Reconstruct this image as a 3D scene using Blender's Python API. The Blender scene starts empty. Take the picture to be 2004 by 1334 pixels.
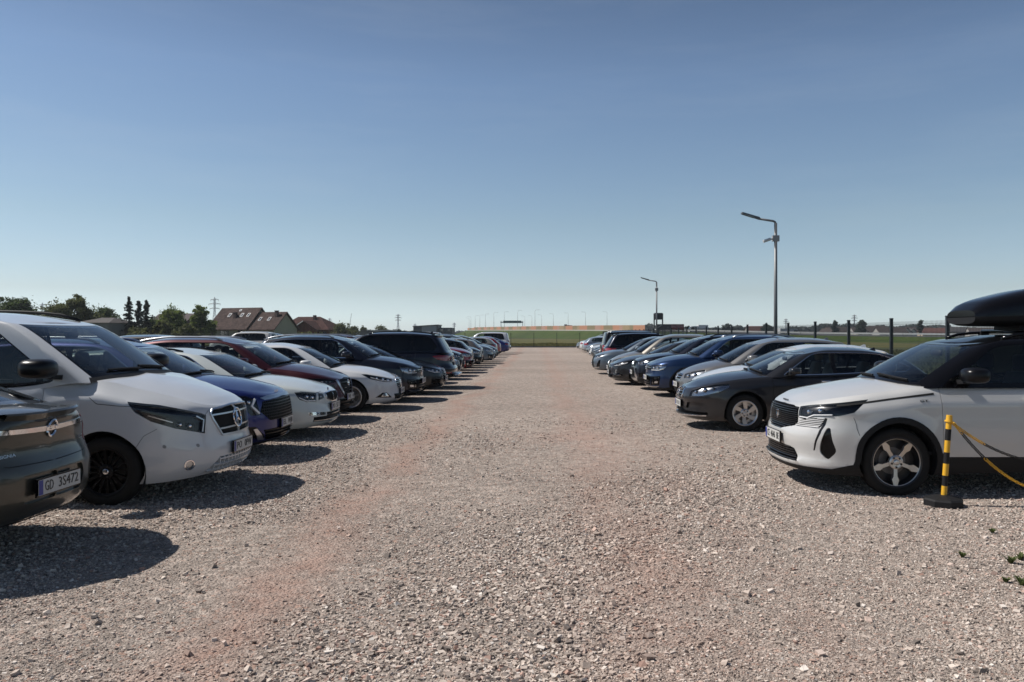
import bpy, math, random
import numpy as np
from mathutils import Vector, Matrix
from mathutils.geometry import delaunay_2d_cdt

PI = math.pi
R = math.radians
scene = bpy.context.scene
COL = scene.collection

# ------------------------------------------------------------------ small maths
def pch(pts):
    """monotone cubic through (x, y) points, flat outside"""
    x = np.array([p[0] for p in pts], float); y = np.array([p[1] for p in pts], float)
    if len(x) == 1:
        return lambda q: np.full(np.shape(q), y[0])
    h = np.diff(x); d = np.diff(y) / h
    m = np.zeros(len(x)); m[0] = d[0]; m[-1] = d[-1]
    for i in range(1, len(x) - 1):
        if d[i - 1] * d[i] > 0:
            w1 = 2 * h[i] + h[i - 1]; w2 = h[i] + 2 * h[i - 1]
            m[i] = (w1 + w2) / (w1 / d[i - 1] + w2 / d[i])
    def f(q):
        q = np.clip(np.asarray(q, float), x[0], x[-1])
        i = np.clip(np.searchsorted(x, q, side='right') - 1, 0, len(x) - 2)
        t = (q - x[i]) / h[i]
        return ((1 + 2 * t) * (1 - t) ** 2 * y[i] + t * (1 - t) ** 2 * h[i] * m[i]
                + t * t * (3 - 2 * t) * y[i + 1] + t * t * (t - 1) * h[i] * m[i + 1])
    return f

def smooth(a, b, x):
    t = np.clip((np.asarray(x, float) - a) / (b - a), 0, 1)
    return t * t * (3 - 2 * t)

def lerp(a, b, t):
    return a + (b - a) * t

def in_poly(px, py, poly):
    c = np.zeros(px.shape, bool)
    n = len(poly); j = n - 1
    for i in range(n):
        xi, yi = poly[i]; xj, yj = poly[j]
        if yi != yj:
            c ^= ((yi > py) != (yj > py)) & (px < (xj - xi) * (py - yi) / (yj - yi) + xi)
        j = i
    return c

def subdiv(poly, step, closed=True):
    out = []; n = len(poly)
    for i in range(n if closed else n - 1):
        a = np.array(poly[i], float); b = np.array(poly[(i + 1) % n], float)
        k = max(1, int(math.ceil(np.linalg.norm(b - a) / step)))
        for t in range(k):
            out.append(tuple(a + (b - a) * t / k))
    if not closed:
        out.append(tuple(poly[-1]))
    return out

def round_poly(poly, r, k=4):
    """corners of a polygon rounded with arcs of about radius r"""
    out = []; n = len(poly)
    for i in range(n):
        p0 = np.array(poly[i - 1], float); p1 = np.array(poly[i], float); p2 = np.array(poly[(i + 1) % n], float)
        a = p0 - p1; b = p2 - p1; la = np.linalg.norm(a); lb = np.linalg.norm(b)
        q = min(r, la * .45, lb * .45)
        s = p1 + a / la * q; e = p1 + b / lb * q
        for t in np.linspace(0, 1, k + 1):
            out.append(tuple((1 - t) ** 2 * s + 2 * t * (1 - t) * p1 + t * t * e))
    return out

def grow_poly(poly, d):
    """polygon offset outward by d"""
    P = [np.array(p, float) for p in poly]; n = len(P)
    area = sum(P[i - 1][0] * P[i][1] - P[i][0] * P[i - 1][1] for i in range(n))
    sg = 1 if area > 0 else -1
    out = []
    for i in range(n):
        a = P[i] - P[i - 1]; b = P[(i + 1) % n] - P[i]
        a = a / (np.linalg.norm(a) + 1e-9); b = b / (np.linalg.norm(b) + 1e-9)
        na = np.array([a[1], -a[0]]) * sg; nb = np.array([b[1], -b[0]]) * sg
        m = na + nb; m = m / (np.linalg.norm(m) + 1e-9)
        out.append(tuple(P[i] + m * d / max(.4, float(np.dot(m, na)))))
    return out

def circle_poly(cx, cz, r, n=36):
    return [(cx + r * math.cos(2 * PI * i / n), cz + r * math.sin(2 * PI * i / n)) for i in range(n)]

# ------------------------------------------------------------------ objects
def mesh_data(name, V, F, mat=None, N=None, smooth_=True, mats=None, fmat=None):
    me = bpy.data.meshes.new(name)
    V = np.asarray(V, float)
    if isinstance(F, np.ndarray):
        k = F.shape[1]
        me.vertices.add(len(V)); me.vertices.foreach_set('co', V.ravel())
        me.loops.add(F.size); me.loops.foreach_set('vertex_index', F.astype(np.int32).ravel())
        me.polygons.add(len(F))
        me.polygons.foreach_set('loop_start', np.arange(0, F.size, k, dtype=np.int32))
        me.polygons.foreach_set('loop_total', np.full(len(F), k, np.int32))
        me.update(calc_edges=True)
    else:
        me.from_pydata([tuple(v) for v in V], [], [tuple(int(i) for i in f) for f in F])
    for m in (mats or ([mat] if mat else [])):
        me.materials.append(m)
    if fmat is not None:
        me.polygons.foreach_set('material_index', np.asarray(fmat, np.int32))
    me.polygons.foreach_set('use_smooth', np.full(len(me.polygons), bool(smooth_)))
    me.validate()
    if N is not None and smooth_ and len(me.vertices) == len(N):
        me.normals_split_custom_set_from_vertices([tuple(n) for n in N])
    me.update()
    return me

def link(name, me, parent=None, loc=None, rot=None, label=None):
    o = bpy.data.objects.new(name, me); COL.objects.link(o)
    if parent is not None:
        o.parent = parent
    if loc is not None:
        o.location = loc
    if rot is not None:
        o.rotation_euler = rot
    if label:
        o['label'] = label
    return o

def tag(o, label=None, cat=None, group=None, kind=None):
    if label: o['label'] = label
    if cat: o['category'] = cat
    if group: o['group'] = group
    if kind: o['kind'] = kind
    return o

def thing(name, label, cat, loc=(0, 0, 0), rotz=0, group=None):
    o = bpy.data.objects.new(name, None); COL.objects.link(o)
    o.location = loc; o.rotation_euler = (0, 0, rotz); o.empty_display_size = .2
    return tag(o, label, cat, group)

def copy_tree(o, parent=None):
    c = o.copy(); COL.objects.link(c)
    if parent is not None:
        c.parent = parent
    for ch in list(o.children):
        copy_tree(ch, c)
    return c

class MB:
    """collects vertices and faces for one mesh"""
    def __init__(s):
        s.V = []; s.F = []; s.M = []; s.cur = 0
    def add(s, V, F):
        b = len(s.V)
        s.V.extend([tuple(v) for v in V]); s.F.extend([tuple(i + b for i in f) for f in F]); s.M.extend([s.cur] * len(F))
        return s
    def box(s, x0, x1, y0, y1, z0, z1):
        V = [(x, y, z) for x in (x0, x1) for y in (y0, y1) for z in (z0, z1)]
        return s.add(V, [(0, 1, 3, 2), (4, 6, 7, 5), (0, 4, 5, 1), (2, 3, 7, 6), (0, 2, 6, 4), (1, 5, 7, 3)])
    def hexa(s, P):
        """8 corners: bottom ring of four, top ring of four"""
        return s.add(P, [(3, 2, 1, 0), (4, 5, 6, 7), (0, 1, 5, 4), (1, 2, 6, 5), (2, 3, 7, 6), (3, 0, 4, 7)])
    def cyl(s, a, b, r0, r1=None, n=12, cap=True):
        a = np.array(a, float); b = np.array(b, float); r1 = r0 if r1 is None else r1
        d = b - a; d = d / np.linalg.norm(d)
        t = np.array([1, 0, 0]) if abs(d[0]) < .9 else np.array([0, 1, 0])
        u = np.cross(d, t); u /= np.linalg.norm(u); w = np.cross(d, u)
        V = []
        for c, r in ((a, r0), (b, r1)):
            for i in range(n):
                q = 2 * PI * i / n
                V.append(c + r * (u * math.cos(q) + w * math.sin(q)))
        F = [(i, (i + 1) % n, n + (i + 1) % n, n + i) for i in range(n)]
        if cap:
            F += [tuple(range(n - 1, -1, -1)), tuple(range(n, 2 * n))]
        return s.add(V, F)
    def tube(s, pts, r, n=8, closed=False):
        P = [np.array(p, float) for p in pts]; V = []; k = len(P)
        rs = r if hasattr(r, '__len__') else [r] * k
        up = np.array([0, 0, 1.])
        for i in range(k):
            if closed:
                d = P[(i + 1) % k] - P[i - 1]
            else:
                d = P[min(i + 1, k - 1)] - P[max(i - 1, 0)]
            d = d / (np.linalg.norm(d) + 1e-9)
            t = up if abs(d[2]) < .95 else np.array([1., 0, 0])
            u = np.cross(d, t); u /= np.linalg.norm(u); w = np.cross(u, d)
            for j in range(n):
                q = 2 * PI * j / n
                V.append(P[i] + rs[i] * (u * math.cos(q) + w * math.sin(q)))
        F = []
        for i in range(k if closed else k - 1):
            for j in range(n):
                a = i * n + j; b = i * n + (j + 1) % n; i2 = (i + 1) % k
                F.append((a, b, i2 * n + (j + 1) % n, i2 * n + j))
        if not closed:
            F += [tuple(range(n - 1, -1, -1)), tuple(range((k - 1) * n, k * n))]
        return s.add(V, F)
    def lathe_y(s, prof, n=32, cx=0, cz=0):
        """prof: list of (radius, y) turned about the y axis"""
        V = []
        for r, y in prof:
            for i in range(n):
                q = 2 * PI * i / n
                V.append((cx + r * math.cos(q), y, cz + r * math.sin(q)))
        F = []
        for k in range(len(prof) - 1):
            for i in range(n):
                j = (i + 1) % n
                F.append((k * n + i, k * n + j, (k + 1) * n + j, (k + 1) * n + i))
        return s.add(V, F)
    def blob(s, c, rad, e1=.6, e2=.6, n=16, m=9):
        """superellipsoid"""
        def pw(v, e): return math.copysign(abs(v) ** e, v)
        V = []
        for i in range(m + 1):
            ph = -PI / 2 + PI * i / m
            for j in range(n):
                th = 2 * PI * j / n
                V.append((c[0] + rad[0] * pw(math.cos(ph), e1) * pw(math.cos(th), e2),
                          c[1] + rad[1] * pw(math.cos(ph), e1) * pw(math.sin(th), e2),
                          c[2] + rad[2] * pw(math.sin(ph), e1)))
        F = []
        for i in range(m):
            for j in range(n):
                k = (j + 1) % n
                F.append((i * n + j, i * n + k, (i + 1) * n + k, (i + 1) * n + j))
        return s.add(V, F)
    def prism(s, poly, y0, y1):
        """polygon in x-z extruded along y"""
        n = len(poly)
        V = [(x, y0, z) for x, z in poly] + [(x, y1, z) for x, z in poly]
        return s.add(V, [(i, (i + 1) % n, n + (i + 1) % n, n + i) for i in range(n)] + [tuple(range(n - 1, -1, -1)), tuple(range(n, 2 * n))])
    def grid(s, G):
        """G[i][j] points"""
        a = len(G); b = len(G[0])
        V = [p for row in G for p in row]
        return s.add(V, [(i * b + j, i * b + j + 1, (i + 1) * b + j + 1, (i + 1) * b + j) for i in range(a - 1) for j in range(b - 1)])
    def data(s, name, mat=None, smooth_=False, mats=None):
        return mesh_data(name, s.V, s.F, mat, None, smooth_, mats, s.M if mats else None)
    def build(s, name, mat=None, parent=None, smooth_=False, mats=None, loc=None, rot=None, label=None):
        return link(name, s.data(name, mat, smooth_, mats), parent, loc, rot, label)

def autosmooth(me, ang=.6):
    """smooth shading with edges sharper than ang kept hard"""
    import bmesh
    bm = bmesh.new(); bm.from_mesh(me)
    bmesh.ops.recalc_face_normals(bm, faces=bm.faces[:])
    for e in bm.edges:
        e.smooth = len(e.link_faces) == 2 and e.calc_face_angle(0) < ang
    for f in bm.faces:
        f.smooth = True
    bm.to_mesh(me); bm.free(); me.update()
    return me

_text_cache = {}
def text_geo(s, size, depth=.002):
    key = (s, size, depth)
    if key not in _text_cache:
        cu = bpy.data.curves.new('text', 'FONT'); cu.body = s; cu.size = size
        cu.align_x = 'CENTER'; cu.align_y = 'CENTER'; cu.extrude = depth; cu.resolution_u = 2
        o = bpy.data.objects.new('text', cu); COL.objects.link(o)
        dg = bpy.context.evaluated_depsgraph_get(); dg.update()
        me = o.evaluated_get(dg).to_mesh()
        V = [tuple(v.co) for v in me.vertices]; F = [tuple(p.vertices) for p in me.polygons]
        o.evaluated_get(dg).to_mesh_clear()
        bpy.data.objects.remove(o); bpy.data.curves.remove(cu)
        _text_cache[key] = (V, F)
    return _text_cache[key]

def text_obj(name, s, size, mat, parent, origin, right, up, sx=1, depth=.002, width=None):
    """lettering lying in the plane spanned by right and up; width squeezes it to that breadth"""
    V, F = text_geo(s, size, depth)
    r = np.array(right, float); u = np.array(up, float); n = np.cross(r, u)
    A = np.array(V)
    if width:
        w = A[:, 0].max() - A[:, 0].min(); sx = width / w
    P = np.array(origin) + A[:, :1] * sx * r + A[:, 1:2] * u + A[:, 2:] * n
    return link(name, mesh_data(name, P, F, mat, None, False), parent)

# ------------------------------------------------------------------ materials
MATS = {}
def newmat(name):
    m = bpy.data.materials.new(name); m.use_nodes = True
    nt = m.node_tree; b = nt.nodes['Principled BSDF']
    return m, nt, b

def simple(name, rgb, rough=.5, metal=0., coat=0., spec=.5, noise=0., scale=30., bump=0.):
    if name in MATS:
        return MATS[name]
    m, nt, b = newmat(name)
    b.inputs['Base Color'].default_value = (*rgb, 1); b.inputs['Roughness'].default_value = rough
    b.inputs['Metallic'].default_value = metal; b.inputs['Coat Weight'].default_value = coat
    b.inputs['Coat Roughness'].default_value = .04; b.inputs['Specular IOR Level'].default_value = spec
    if noise or bump:
        tc = nt.nodes.new('ShaderNodeTexCoord'); nz = nt.nodes.new('ShaderNodeTexNoise')
        nz.inputs['Scale'].default_value = scale; nz.inputs['Detail'].default_value = 5
        nt.links.new(tc.outputs['Object'], nz.inputs['Vector'])
        if noise:
            mr = nt.nodes.new('ShaderNodeMapRange'); mr.inputs['To Min'].default_value = 1 - noise; mr.inputs['To Max'].default_value = 1 + noise
            mx = nt.nodes.new('ShaderNodeMix'); mx.data_type = 'RGBA'; mx.blend_type = 'MULTIPLY'; mx.inputs[0].default_value = 1
            mx.inputs[6].default_value = (*rgb, 1)
            nt.links.new(nz.outputs['Fac'], mr.inputs['Value']); nt.links.new(mr.outputs['Result'], mx.inputs[7])
            nt.links.new(mx.outputs[2], b.inputs['Base Color'])
        if bump:
            bp = nt.nodes.new('ShaderNodeBump'); bp.inputs['Strength'].default_value = bump; bp.inputs['Distance'].default_value = .02
            nt.links.new(nz.outputs['Fac'], bp.inputs['Height']); nt.links.new(bp.outputs['Normal'], b.inputs['Normal'])
    MATS[name] = m
    return m

def paint(name, rgb, metal=.35, rough=.32):
    """car paint: flakes under a clear coat, a film of dust that is thicker low on the body"""
    key = 'paint_' + name
    if key in MATS:
        return MATS[key]
    m, nt, b = newmat(key)
    b.inputs['Metallic'].default_value = metal; b.inputs['Roughness'].default_value = rough
    b.inputs['Coat Weight'].default_value = 1.; b.inputs['Coat Roughness'].default_value = .035; 
    if max(rgb) < .2:
        b.inputs['Coat IOR'].default_value = 1.38; b.inputs['Specular IOR Level'].default_value = .25
    tc = nt.nodes.new('ShaderNodeTexCoord'); sp = nt.nodes.new('ShaderNodeSeparateXYZ')
    nt.links.new(tc.outputs['Object'], sp.inputs[0])
    nz = nt.nodes.new('ShaderNodeTexNoise'); nz.inputs['Scale'].default_value = 3.5; nz.inputs['Detail'].default_value = 8
    nz.inputs['Roughness'].default_value = .65
    nt.links.new(tc.outputs['Object'], nz.inputs['Vector'])
    lo = nt.nodes.new('ShaderNodeMapRange'); lo.inputs['From Min'].default_value = .75; lo.inputs['From Max'].default_value = .15
    lo.inputs['To Min'].default_value = .0; lo.inputs['To Max'].default_value = .16
    nt.links.new(sp.outputs['Z'], lo.inputs['Value'])
    mu = nt.nodes.new('ShaderNodeMath'); mu.operation = 'MULTIPLY'
    nt.links.new(nz.outputs['Fac'], mu.inputs[0]); nt.links.new(lo.outputs['Result'], mu.inputs[1])
    mx = nt.nodes.new('ShaderNodeMix'); mx.data_type = 'RGBA'
    mx.inputs[6].default_value = (*rgb, 1); mx.inputs[7].default_value = (.24, .205, .175, 1)
    nt.links.new(mu.outputs[0], mx.inputs[0]); nt.links.new(mx.outputs[2], b.inputs['Base Color'])
    rr = nt.nodes.new('ShaderNodeMapRange'); rr.inputs['To Min'].default_value = .015; rr.inputs['To Max'].default_value = .07
    nt.links.new(nz.outputs['Fac'], rr.inputs['Value']); nt.links.new(rr.outputs['Result'], b.inputs['Coat Roughness'])
    MATS[key] = m
    return m

def glass(name, tint, ior=1.5):
    if name in MATS:
        return MATS[name]
    m = bpy.data.materials.new(name); m.use_nodes = True; nt = m.node_tree; nt.nodes.clear()
    out = nt.nodes.new('ShaderNodeOutputMaterial'); mix = nt.nodes.new('ShaderNodeMixShader')
    tr = nt.nodes.new('ShaderNodeBsdfTransparent'); tr.inputs[0].default_value = (*tint, 1)
    gl = nt.nodes.new('ShaderNodeBsdfGlossy'); gl.inputs['Roughness'].default_value = .015; gl.inputs[0].default_value = (.95, .95, .95, 1)
    fr = nt.nodes.new('ShaderNodeFresnel'); fr.inputs['IOR'].default_value = ior
    nt.links.new(fr.outputs[0], mix.inputs[0]); nt.links.new(tr.outputs[0], mix.inputs[1]); nt.links.new(gl.outputs[0], mix.inputs[2])
    nt.links.new(mix.outputs[0], out.inputs[0])
    MATS[name] = m
    return m

def M(key):
    return {
        'black_plastic': lambda: simple('black_plastic', (.011, .011, .012), .6, spec=.25, noise=.25, scale=60),
        'gloss_black': lambda: simple('gloss_black', (.004, .004, .005), .10, spec=.3),
        'sensor_grey': lambda: simple('sensor_grey', (.22, .22, .22), .5),
        'mirror_black': lambda: simple('mirror_black', (.005, .005, .006), .3, spec=.25),
        'dark': lambda: simple('dark_void', (.006, .006, .006), .8),
        'chrome': lambda: simple('chrome', (.75, .75, .77), .09, 1),
        'satin': lambda: simple('satin_metal', (.55, .56, .58), .28, 1),
        'alloy': lambda: simple('alloy', (.52, .51, .50), .30, .85),
        'alloy_dark': lambda: simple('alloy_dark', (.035, .035, .038), .3, .5),
        'alloy_black': lambda: simple('alloy_black', (.004, .004, .0045), .4, spec=.2),
        'tyre': lambda: simple('tyre_rubber', (.013, .0125, .012), .8, spec=.25, noise=.3, scale=25),
        'disc': lambda: simple('brake_disc', (.16, .15, .145), .5, .7),
        'grille_black': lambda: simple('grille_black', (.005, .005, .006), .6, spec=.12),
        'housing': lambda: simple('lamp_housing', (.40, .41, .43), .22, .9),
        'housing_dark': lambda: simple('lamp_housing_dark', (.015, .015, .018), .25, .2),
        'reflector': lambda: simple('lamp_reflector', (.82, .83, .85), .07, 1),
        'drl': lambda: simple('lamp_light_guide', (.78, .79, .80), .3),
        'lens': lambda: glass('lamp_lens', (.90, .91, .92), 1.36),
        'glass': lambda: glass('car_glass', (.70, .745, .73), 1.52),
        'glass_dark': lambda: glass('car_glass_privacy', (.06, .065, .07), 1.45),
        'red': lambda: simple('red_lamp_lens', (.22, .008, .010), .12, coat=1, noise=.5, scale=40),
        'plate': lambda: simple('plate_white', (.46, .46, .44), .45, noise=.08),
        'plate_blue': lambda: simple('plate_blue', (.012, .03, .22), .4),
        'ink': lambda: simple('black_ink', (.012, .012, .012), .5),
        'seat': lambda: simple('seat_cloth', (.030, .030, .033), .85, noise=.3),
        'seat_light': lambda: simple('seat_leather_light', (.30, .28, .25), .6, noise=.15),
        'trim': lambda: simple('cabin_trim', (.022, .022, .024), .6),
        'mirror': lambda: simple('mirror_glass', (.8, .8, .82), .02, 1),
        'white_plastic': lambda: simple('white_plastic', (.6, .6, .6), .4),
        'blue_enamel': lambda: simple('blue_enamel', (.01, .035, .16), .2, coat=1),
    }[key]()

# ------------------------------------------------------------------ surface patches that parts are cut from
class Patch:
    def __init__(s, S, us, vs):
        s.S = S; s.us = np.asarray(us, float); s.vs = np.asarray(vs, float)
    def cut(s, polys, step=.05):
        """polys: list of (key, polygon in the patch's domain); later ones win"""
        U, Vv = np.meshgrid(s.us, s.vs, indexing='ij')
        pts = list(zip(U.ravel(), Vv.ravel())); edges = []; s.polys = []
        nu, nv = U.shape
        for i in range(nu - 1):
            edges.append((i * nv, (i + 1) * nv)); edges.append((i * nv + nv - 1, (i + 1) * nv + nv - 1))
        for j in range(nv - 1):
            edges.append((j, j + 1)); edges.append(((nu - 1) * nv + j, (nu - 1) * nv + j + 1))
        for key, poly in polys:
            q = subdiv(poly, step); b = len(pts)
            pts += q; edges += [(b + i, b + (i + 1) % len(q)) for i in range(len(q))]
            s.polys.append((key, q))
        r = delaunay_2d_cdt([Vector(p) for p in pts], edges, [], 0, 1e-6)
        uv = np.array([tuple(v) for v in r[0]]); T = np.array(r[2])
        c = uv[T].mean(1)
        ok = (c[:, 0] > s.us[0]) & (c[:, 0] < s.us[-1]) & (c[:, 1] > s.vs[0]) & (c[:, 1] < s.vs[-1])
        T = T[ok]; c = c[ok]
        cls = np.zeros(len(T), int); s.keys = ['body'] + [k for k, _ in polys]
        for i, (key, q) in enumerate(s.polys):
            cls[in_poly(c[:, 0], c[:, 1], q)] = i + 1
        s.cls = np.array([s.keys[i] for i in cls]) if len(cls) else cls
        uvc = np.clip(uv, [s.us[0], s.vs[0]], [s.us[-1], s.vs[-1]])
        P = s.S(uvc[:, 0], uvc[:, 1])
        n = np.cross(P[T[:, 1]] - P[T[:, 0]], P[T[:, 2]] - P[T[:, 0]])
        N = np.zeros_like(P)
        for k in range(3):
            np.add.at(N, T[:, k], n)
        if s.out is not None:
            cen = P[T].mean(1) - np.array(s.out)
            if np.sum(np.einsum('ij,ij->i', n, cen)) < 0:
                N = -N; T = T[:, ::-1].copy()
        N[np.abs(P[:, 1]) < 1e-5, 1] = 0
        N /= np.linalg.norm(N, axis=1)[:, None] + 1e-12
        s.uv, s.T, s.P, s.N = uv, T, P, N
        return s
    out = None
    def geo(s, mask, off=0., skirt=0., sides=(1, -1)):
        T = s.T[mask]
        if len(T) == 0:
            return None
        ids, inv = np.unique(T, return_inverse=True)
        F = inv.reshape(T.shape); P = s.P[ids] + s.N[ids] * off; N = s.N[ids]
        if off:
            P[np.abs(s.P[ids][:, 1]) < 1e-5, 1] = 0
        if skirt:
            E = np.concatenate([F[:, [0, 1]], F[:, [1, 2]], F[:, [2, 0]]])
            key = np.sort(E, 1); _, idx, cnt = np.unique(key, axis=0, return_index=True, return_counts=True)
            B = E[idx[cnt == 1]]
            B = B[~((np.abs(P[B[:, 0], 1]) < 1e-4) & (np.abs(P[B[:, 1], 1]) < 1e-4))]
            if len(B):
                a, b = B[:, 0], B[:, 1]; k = len(B); base = len(P)
                A0, B0 = P[a], P[b]; A1, B1 = A0 - N[a] * skirt, B0 - N[b] * skirt
                fn = np.cross(A1 - A0, B0 - A0); fn /= np.linalg.norm(fn, axis=1)[:, None] + 1e-12
                P = np.concatenate([P, A0, B0, B1, A1]); N = np.concatenate([N, fn, fn, fn, fn])
                r = np.arange(k) + base
                F = np.concatenate([F, np.stack([r, r + 3 * k, r + k], 1), np.stack([r + k, r + 3 * k, r + 2 * k], 1)])
        Vs, Fs, Ns = [], [], []; base = 0
        for sd in sides:
            m = np.array([1, sd, 1])
            Vs.append(P * m); Ns.append(N * m); Fs.append((F if sd > 0 else F[:, ::-1]) + base); base += len(P)
        return np.concatenate(Vs), np.concatenate(Fs), np.concatenate(Ns)
    def frame(s, u, v, side=1):
        e = 2e-3
        p = s.S(np.array([u, u + e, u]), np.array([v, v, v + e]))
        du = p[1] - p[0]; dv = p[2] - p[0]
        n = np.cross(du, dv); n /= np.linalg.norm(n)
        if s.out is not None and np.dot(n, p[0] - np.array(s.out)) < 0:
            n = -n
        m = np.array([1, side, 1])
        return p[0] * m, n * m, dv / np.linalg.norm(dv) * m
    def ribbon(s, mb, path, width, height, side=1, base=-.002, closed=False, mirror_join=False):
        """a moulding of rectangular section that follows the surface along a path of (u, v)"""
        q = np.array(subdiv(path, .05, closed)); 
        if closed: q = np.concatenate([q, q[:1]])
        e = 2e-3
        P = s.S(q[:, 0], q[:, 1]); Pu = s.S(q[:, 0] + e, q[:, 1]); Pv = s.S(q[:, 0], q[:, 1] + e)
        n = np.cross(Pu - P, Pv - P); n /= np.linalg.norm(n, axis=1)[:, None] + 1e-12
        if s.out is not None:
            sg = np.sign(np.einsum('ij,ij->i', n, P - np.array(s.out))); sg[sg == 0] = 1
            n = n * sg[:, None]
        t = np.gradient(P, axis=0); w = np.cross(n, t); w /= np.linalg.norm(w, axis=1)[:, None] + 1e-12
        h = width / 2
        rows = [P + w * h + n * base, P + w * h * .8 + n * height, P - w * h * .8 + n * height, P - w * h + n * base]
        for sd in ((1, -1) if side == 0 else (side,)):
            m = np.array([1, sd, 1])
            k = len(P); V = np.concatenate(rows) * m
            F = []
            for i in range(k - 1):
                for j in range(3):
                    F.append((j * k + i, j * k + i + 1, (j + 1) * k + i + 1, (j + 1) * k + i))
            F += [(0, k, 2 * k, 3 * k), (k - 1, 4 * k - 1, 3 * k - 1, 2 * k - 1)]
            mb.add(V, F)
        return mb

# ------------------------------------------------------------------ wheels
_wheels = {}
def spoke_geo(mb, n, r0, r1, wf, yf, depth, twist=0., a0=0.):
    for k in range(n):
        a = a0 + 2 * PI * k / n; top = []; bot = []
        for i in range(7):
            t = i / 6; r = lerp(r0, r1, t); w = wf(t); y = yf(t); aa = a + twist * t
            c, s_ = math.cos(aa), math.sin(aa)
            for sg in (-1, 1):
                x = c * r - s_ * sg * w; z = s_ * r + c * sg * w
                top.append((x, y, z)); bot.append((x, y + depth, z))
        V = top + bot; F = []
        for i in range(6):
            a_, b_, c_, d_ = 2 * i, 2 * i + 1, 2 * i + 3, 2 * i + 2
            F += [(a_, b_, c_, d_), (14 + d_, 14 + c_, 14 + b_, 14 + a_), (a_, d_, 14 + d_, 14 + a_), (c_, b_, 14 + b_, 14 + c_)]
        mb.add(V, F)

def wheel_data(Rt, Rr, w, style):
    """meshes of a wheel whose outer face looks towards -y"""
    key = (Rt, Rr, w, style)
    if key in _wheels:
        return _wheels[key]
    h = w / 2
    t = MB(); t.lathe_y([(Rr - .012, h * .80), (Rr + .004, h * .92), (lerp(Rr, Rt, .45), h * 1.02), (Rt - .022, h * .93), (Rt - .004, h * .78), (Rt, h * .5), (Rt, .012), (Rt - .008, .008), (Rt - .008, -.008), (Rt, -.012), (Rt, -h * .5),
                         (Rt - .004, -h * .78), (Rt - .022, -h * .93), (lerp(Rr, Rt, .45), -h * 1.02), (Rr + .004, -h * .92), (Rr - .012, -h * .80)], 48)
    tyre = t.data('tyre', M('tyre'), True)
    rb = MB(); rb.lathe_y([(Rr + .004, -h * .90), (Rr - .004, -h * .93), (Rr - .016, -h * .88), (Rr - .026, -h * .70), (Rr - .03, h * .7)], 48)
    rb.lathe_y([(Rr - .03, h * .2), (.05, h * .2)], 24)
    sp = MB(); y0 = -h * .62; met = {'star': 'alloy', 'six': 'alloy', 'ten': 'alloy', 'dark': 'alloy_dark', 'multi_black': 'alloy_black', 'five': 'alloy'}[style]
    rim_m = {'star': 'alloy', 'multi_black': 'alloy_black', 'dark': 'alloy_dark'}.get(style, 'alloy')
    r1 = Rr - .012
    if style == 'star':
        spoke_geo(sp, 5, .04, r1, lambda t: lerp(.020, .015, t) + .019 * smooth(.46, .66, t) * (1 - .85 * smooth(.66, 1, t)), lambda t: y0 - .035 * (1 - t) * 0 - .02 * t, .035, a0=PI / 2)
    elif style == 'six':
        spoke_geo(sp, 6, .05, r1, lambda t: lerp(.026, .040, t), lambda t: y0 - .02 * t, .03, .22, .25)
    elif style == 'five':
        spoke_geo(sp, 5, .04, r1, lambda t: lerp(.035, .030, t), lambda t: y0 - .02 * t, .03, 0, PI / 2)
    elif style == 'multi_black':
        spoke_geo(sp, 16, .05, r1, lambda t: lerp(.010, .013, t), lambda t: y0 - .015 * t, .03)
    else:
        spoke_geo(sp, 5, .04, r1, lambda t: .012, lambda t: y0 - .02 * t, .03, .12, PI / 2)
        spoke_geo(sp, 5, .04, r1, lambda t: .012, lambda t: y0 - .02 * t, .03, -.12, PI / 2)
    sp.cur = 1
    for k in range(5):
        a = 2 * PI * k / 5 + .3
        sp.cyl((.05 * math.cos(a), y0 - .024, .05 * math.sin(a)), (.05 * math.cos(a), y0, .05 * math.sin(a)), .011, n=8)
    sp.cur = 0
    sp.lathe_y([(.075, y0 + .02), (.072, y0 - .012), (.055, y0 - .02), (.03, y0 - .016), (.001, y0 - .016)], 20)
    sp.lathe_y([(r1 + .004, y0 - .012), (r1 - .002, y0 - .026), (r1 - .012, y0 - .022), (r1 - .014, y0 + .01)], 48)
    spokes = autosmooth(sp.data('spokes', None, False, [M(met), M('alloy_dark')]), .5)
    rim = autosmooth(rb.data('rim', M(rim_m if style != 'star' else 'alloy_dark')), .7)
    nuts = None
    cp = MB(); cp.lathe_y([(.030, y0 - .016), (.029, y0 - .024), (.02, y0 - .027), (.001, y0 - .027)], 16)
    capd = cp.data('hub_cap', M('satin' if style != 'multi_black' else 'chrome'), True)
    db = MB(); db.lathe_y([(.14, h * .3), (.14, h * .18), (.06, h * .18)], 32)
    disc = db.data('brake_disc', M('disc'), False)
    _wheels[key] = (tyre, rim, spokes, nuts, capd, disc)
    return _wheels[key]

def add_wheel(parent, x, y, Rt, Rr, w, style, side, lod):
    tyre, rim, spokes, nuts, capd, disc = wheel_data(Rt, Rr, w, style)
    e = bpy.data.objects.new('wheel', None); COL.objects.link(e); e.parent = parent; e.empty_display_size = .1
    e.location = (x, y, Rt - .012); e.rotation_euler = (0, (x * 7.3) % 1.2, PI if side > 0 else 0)
    link('tyre', tyre, e); link('rim', rim, e); link('spokes', spokes, e)
    if lod < 2:
        link('brake_disc', disc, e); link('hub_cap', capd, e)
    return e
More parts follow.
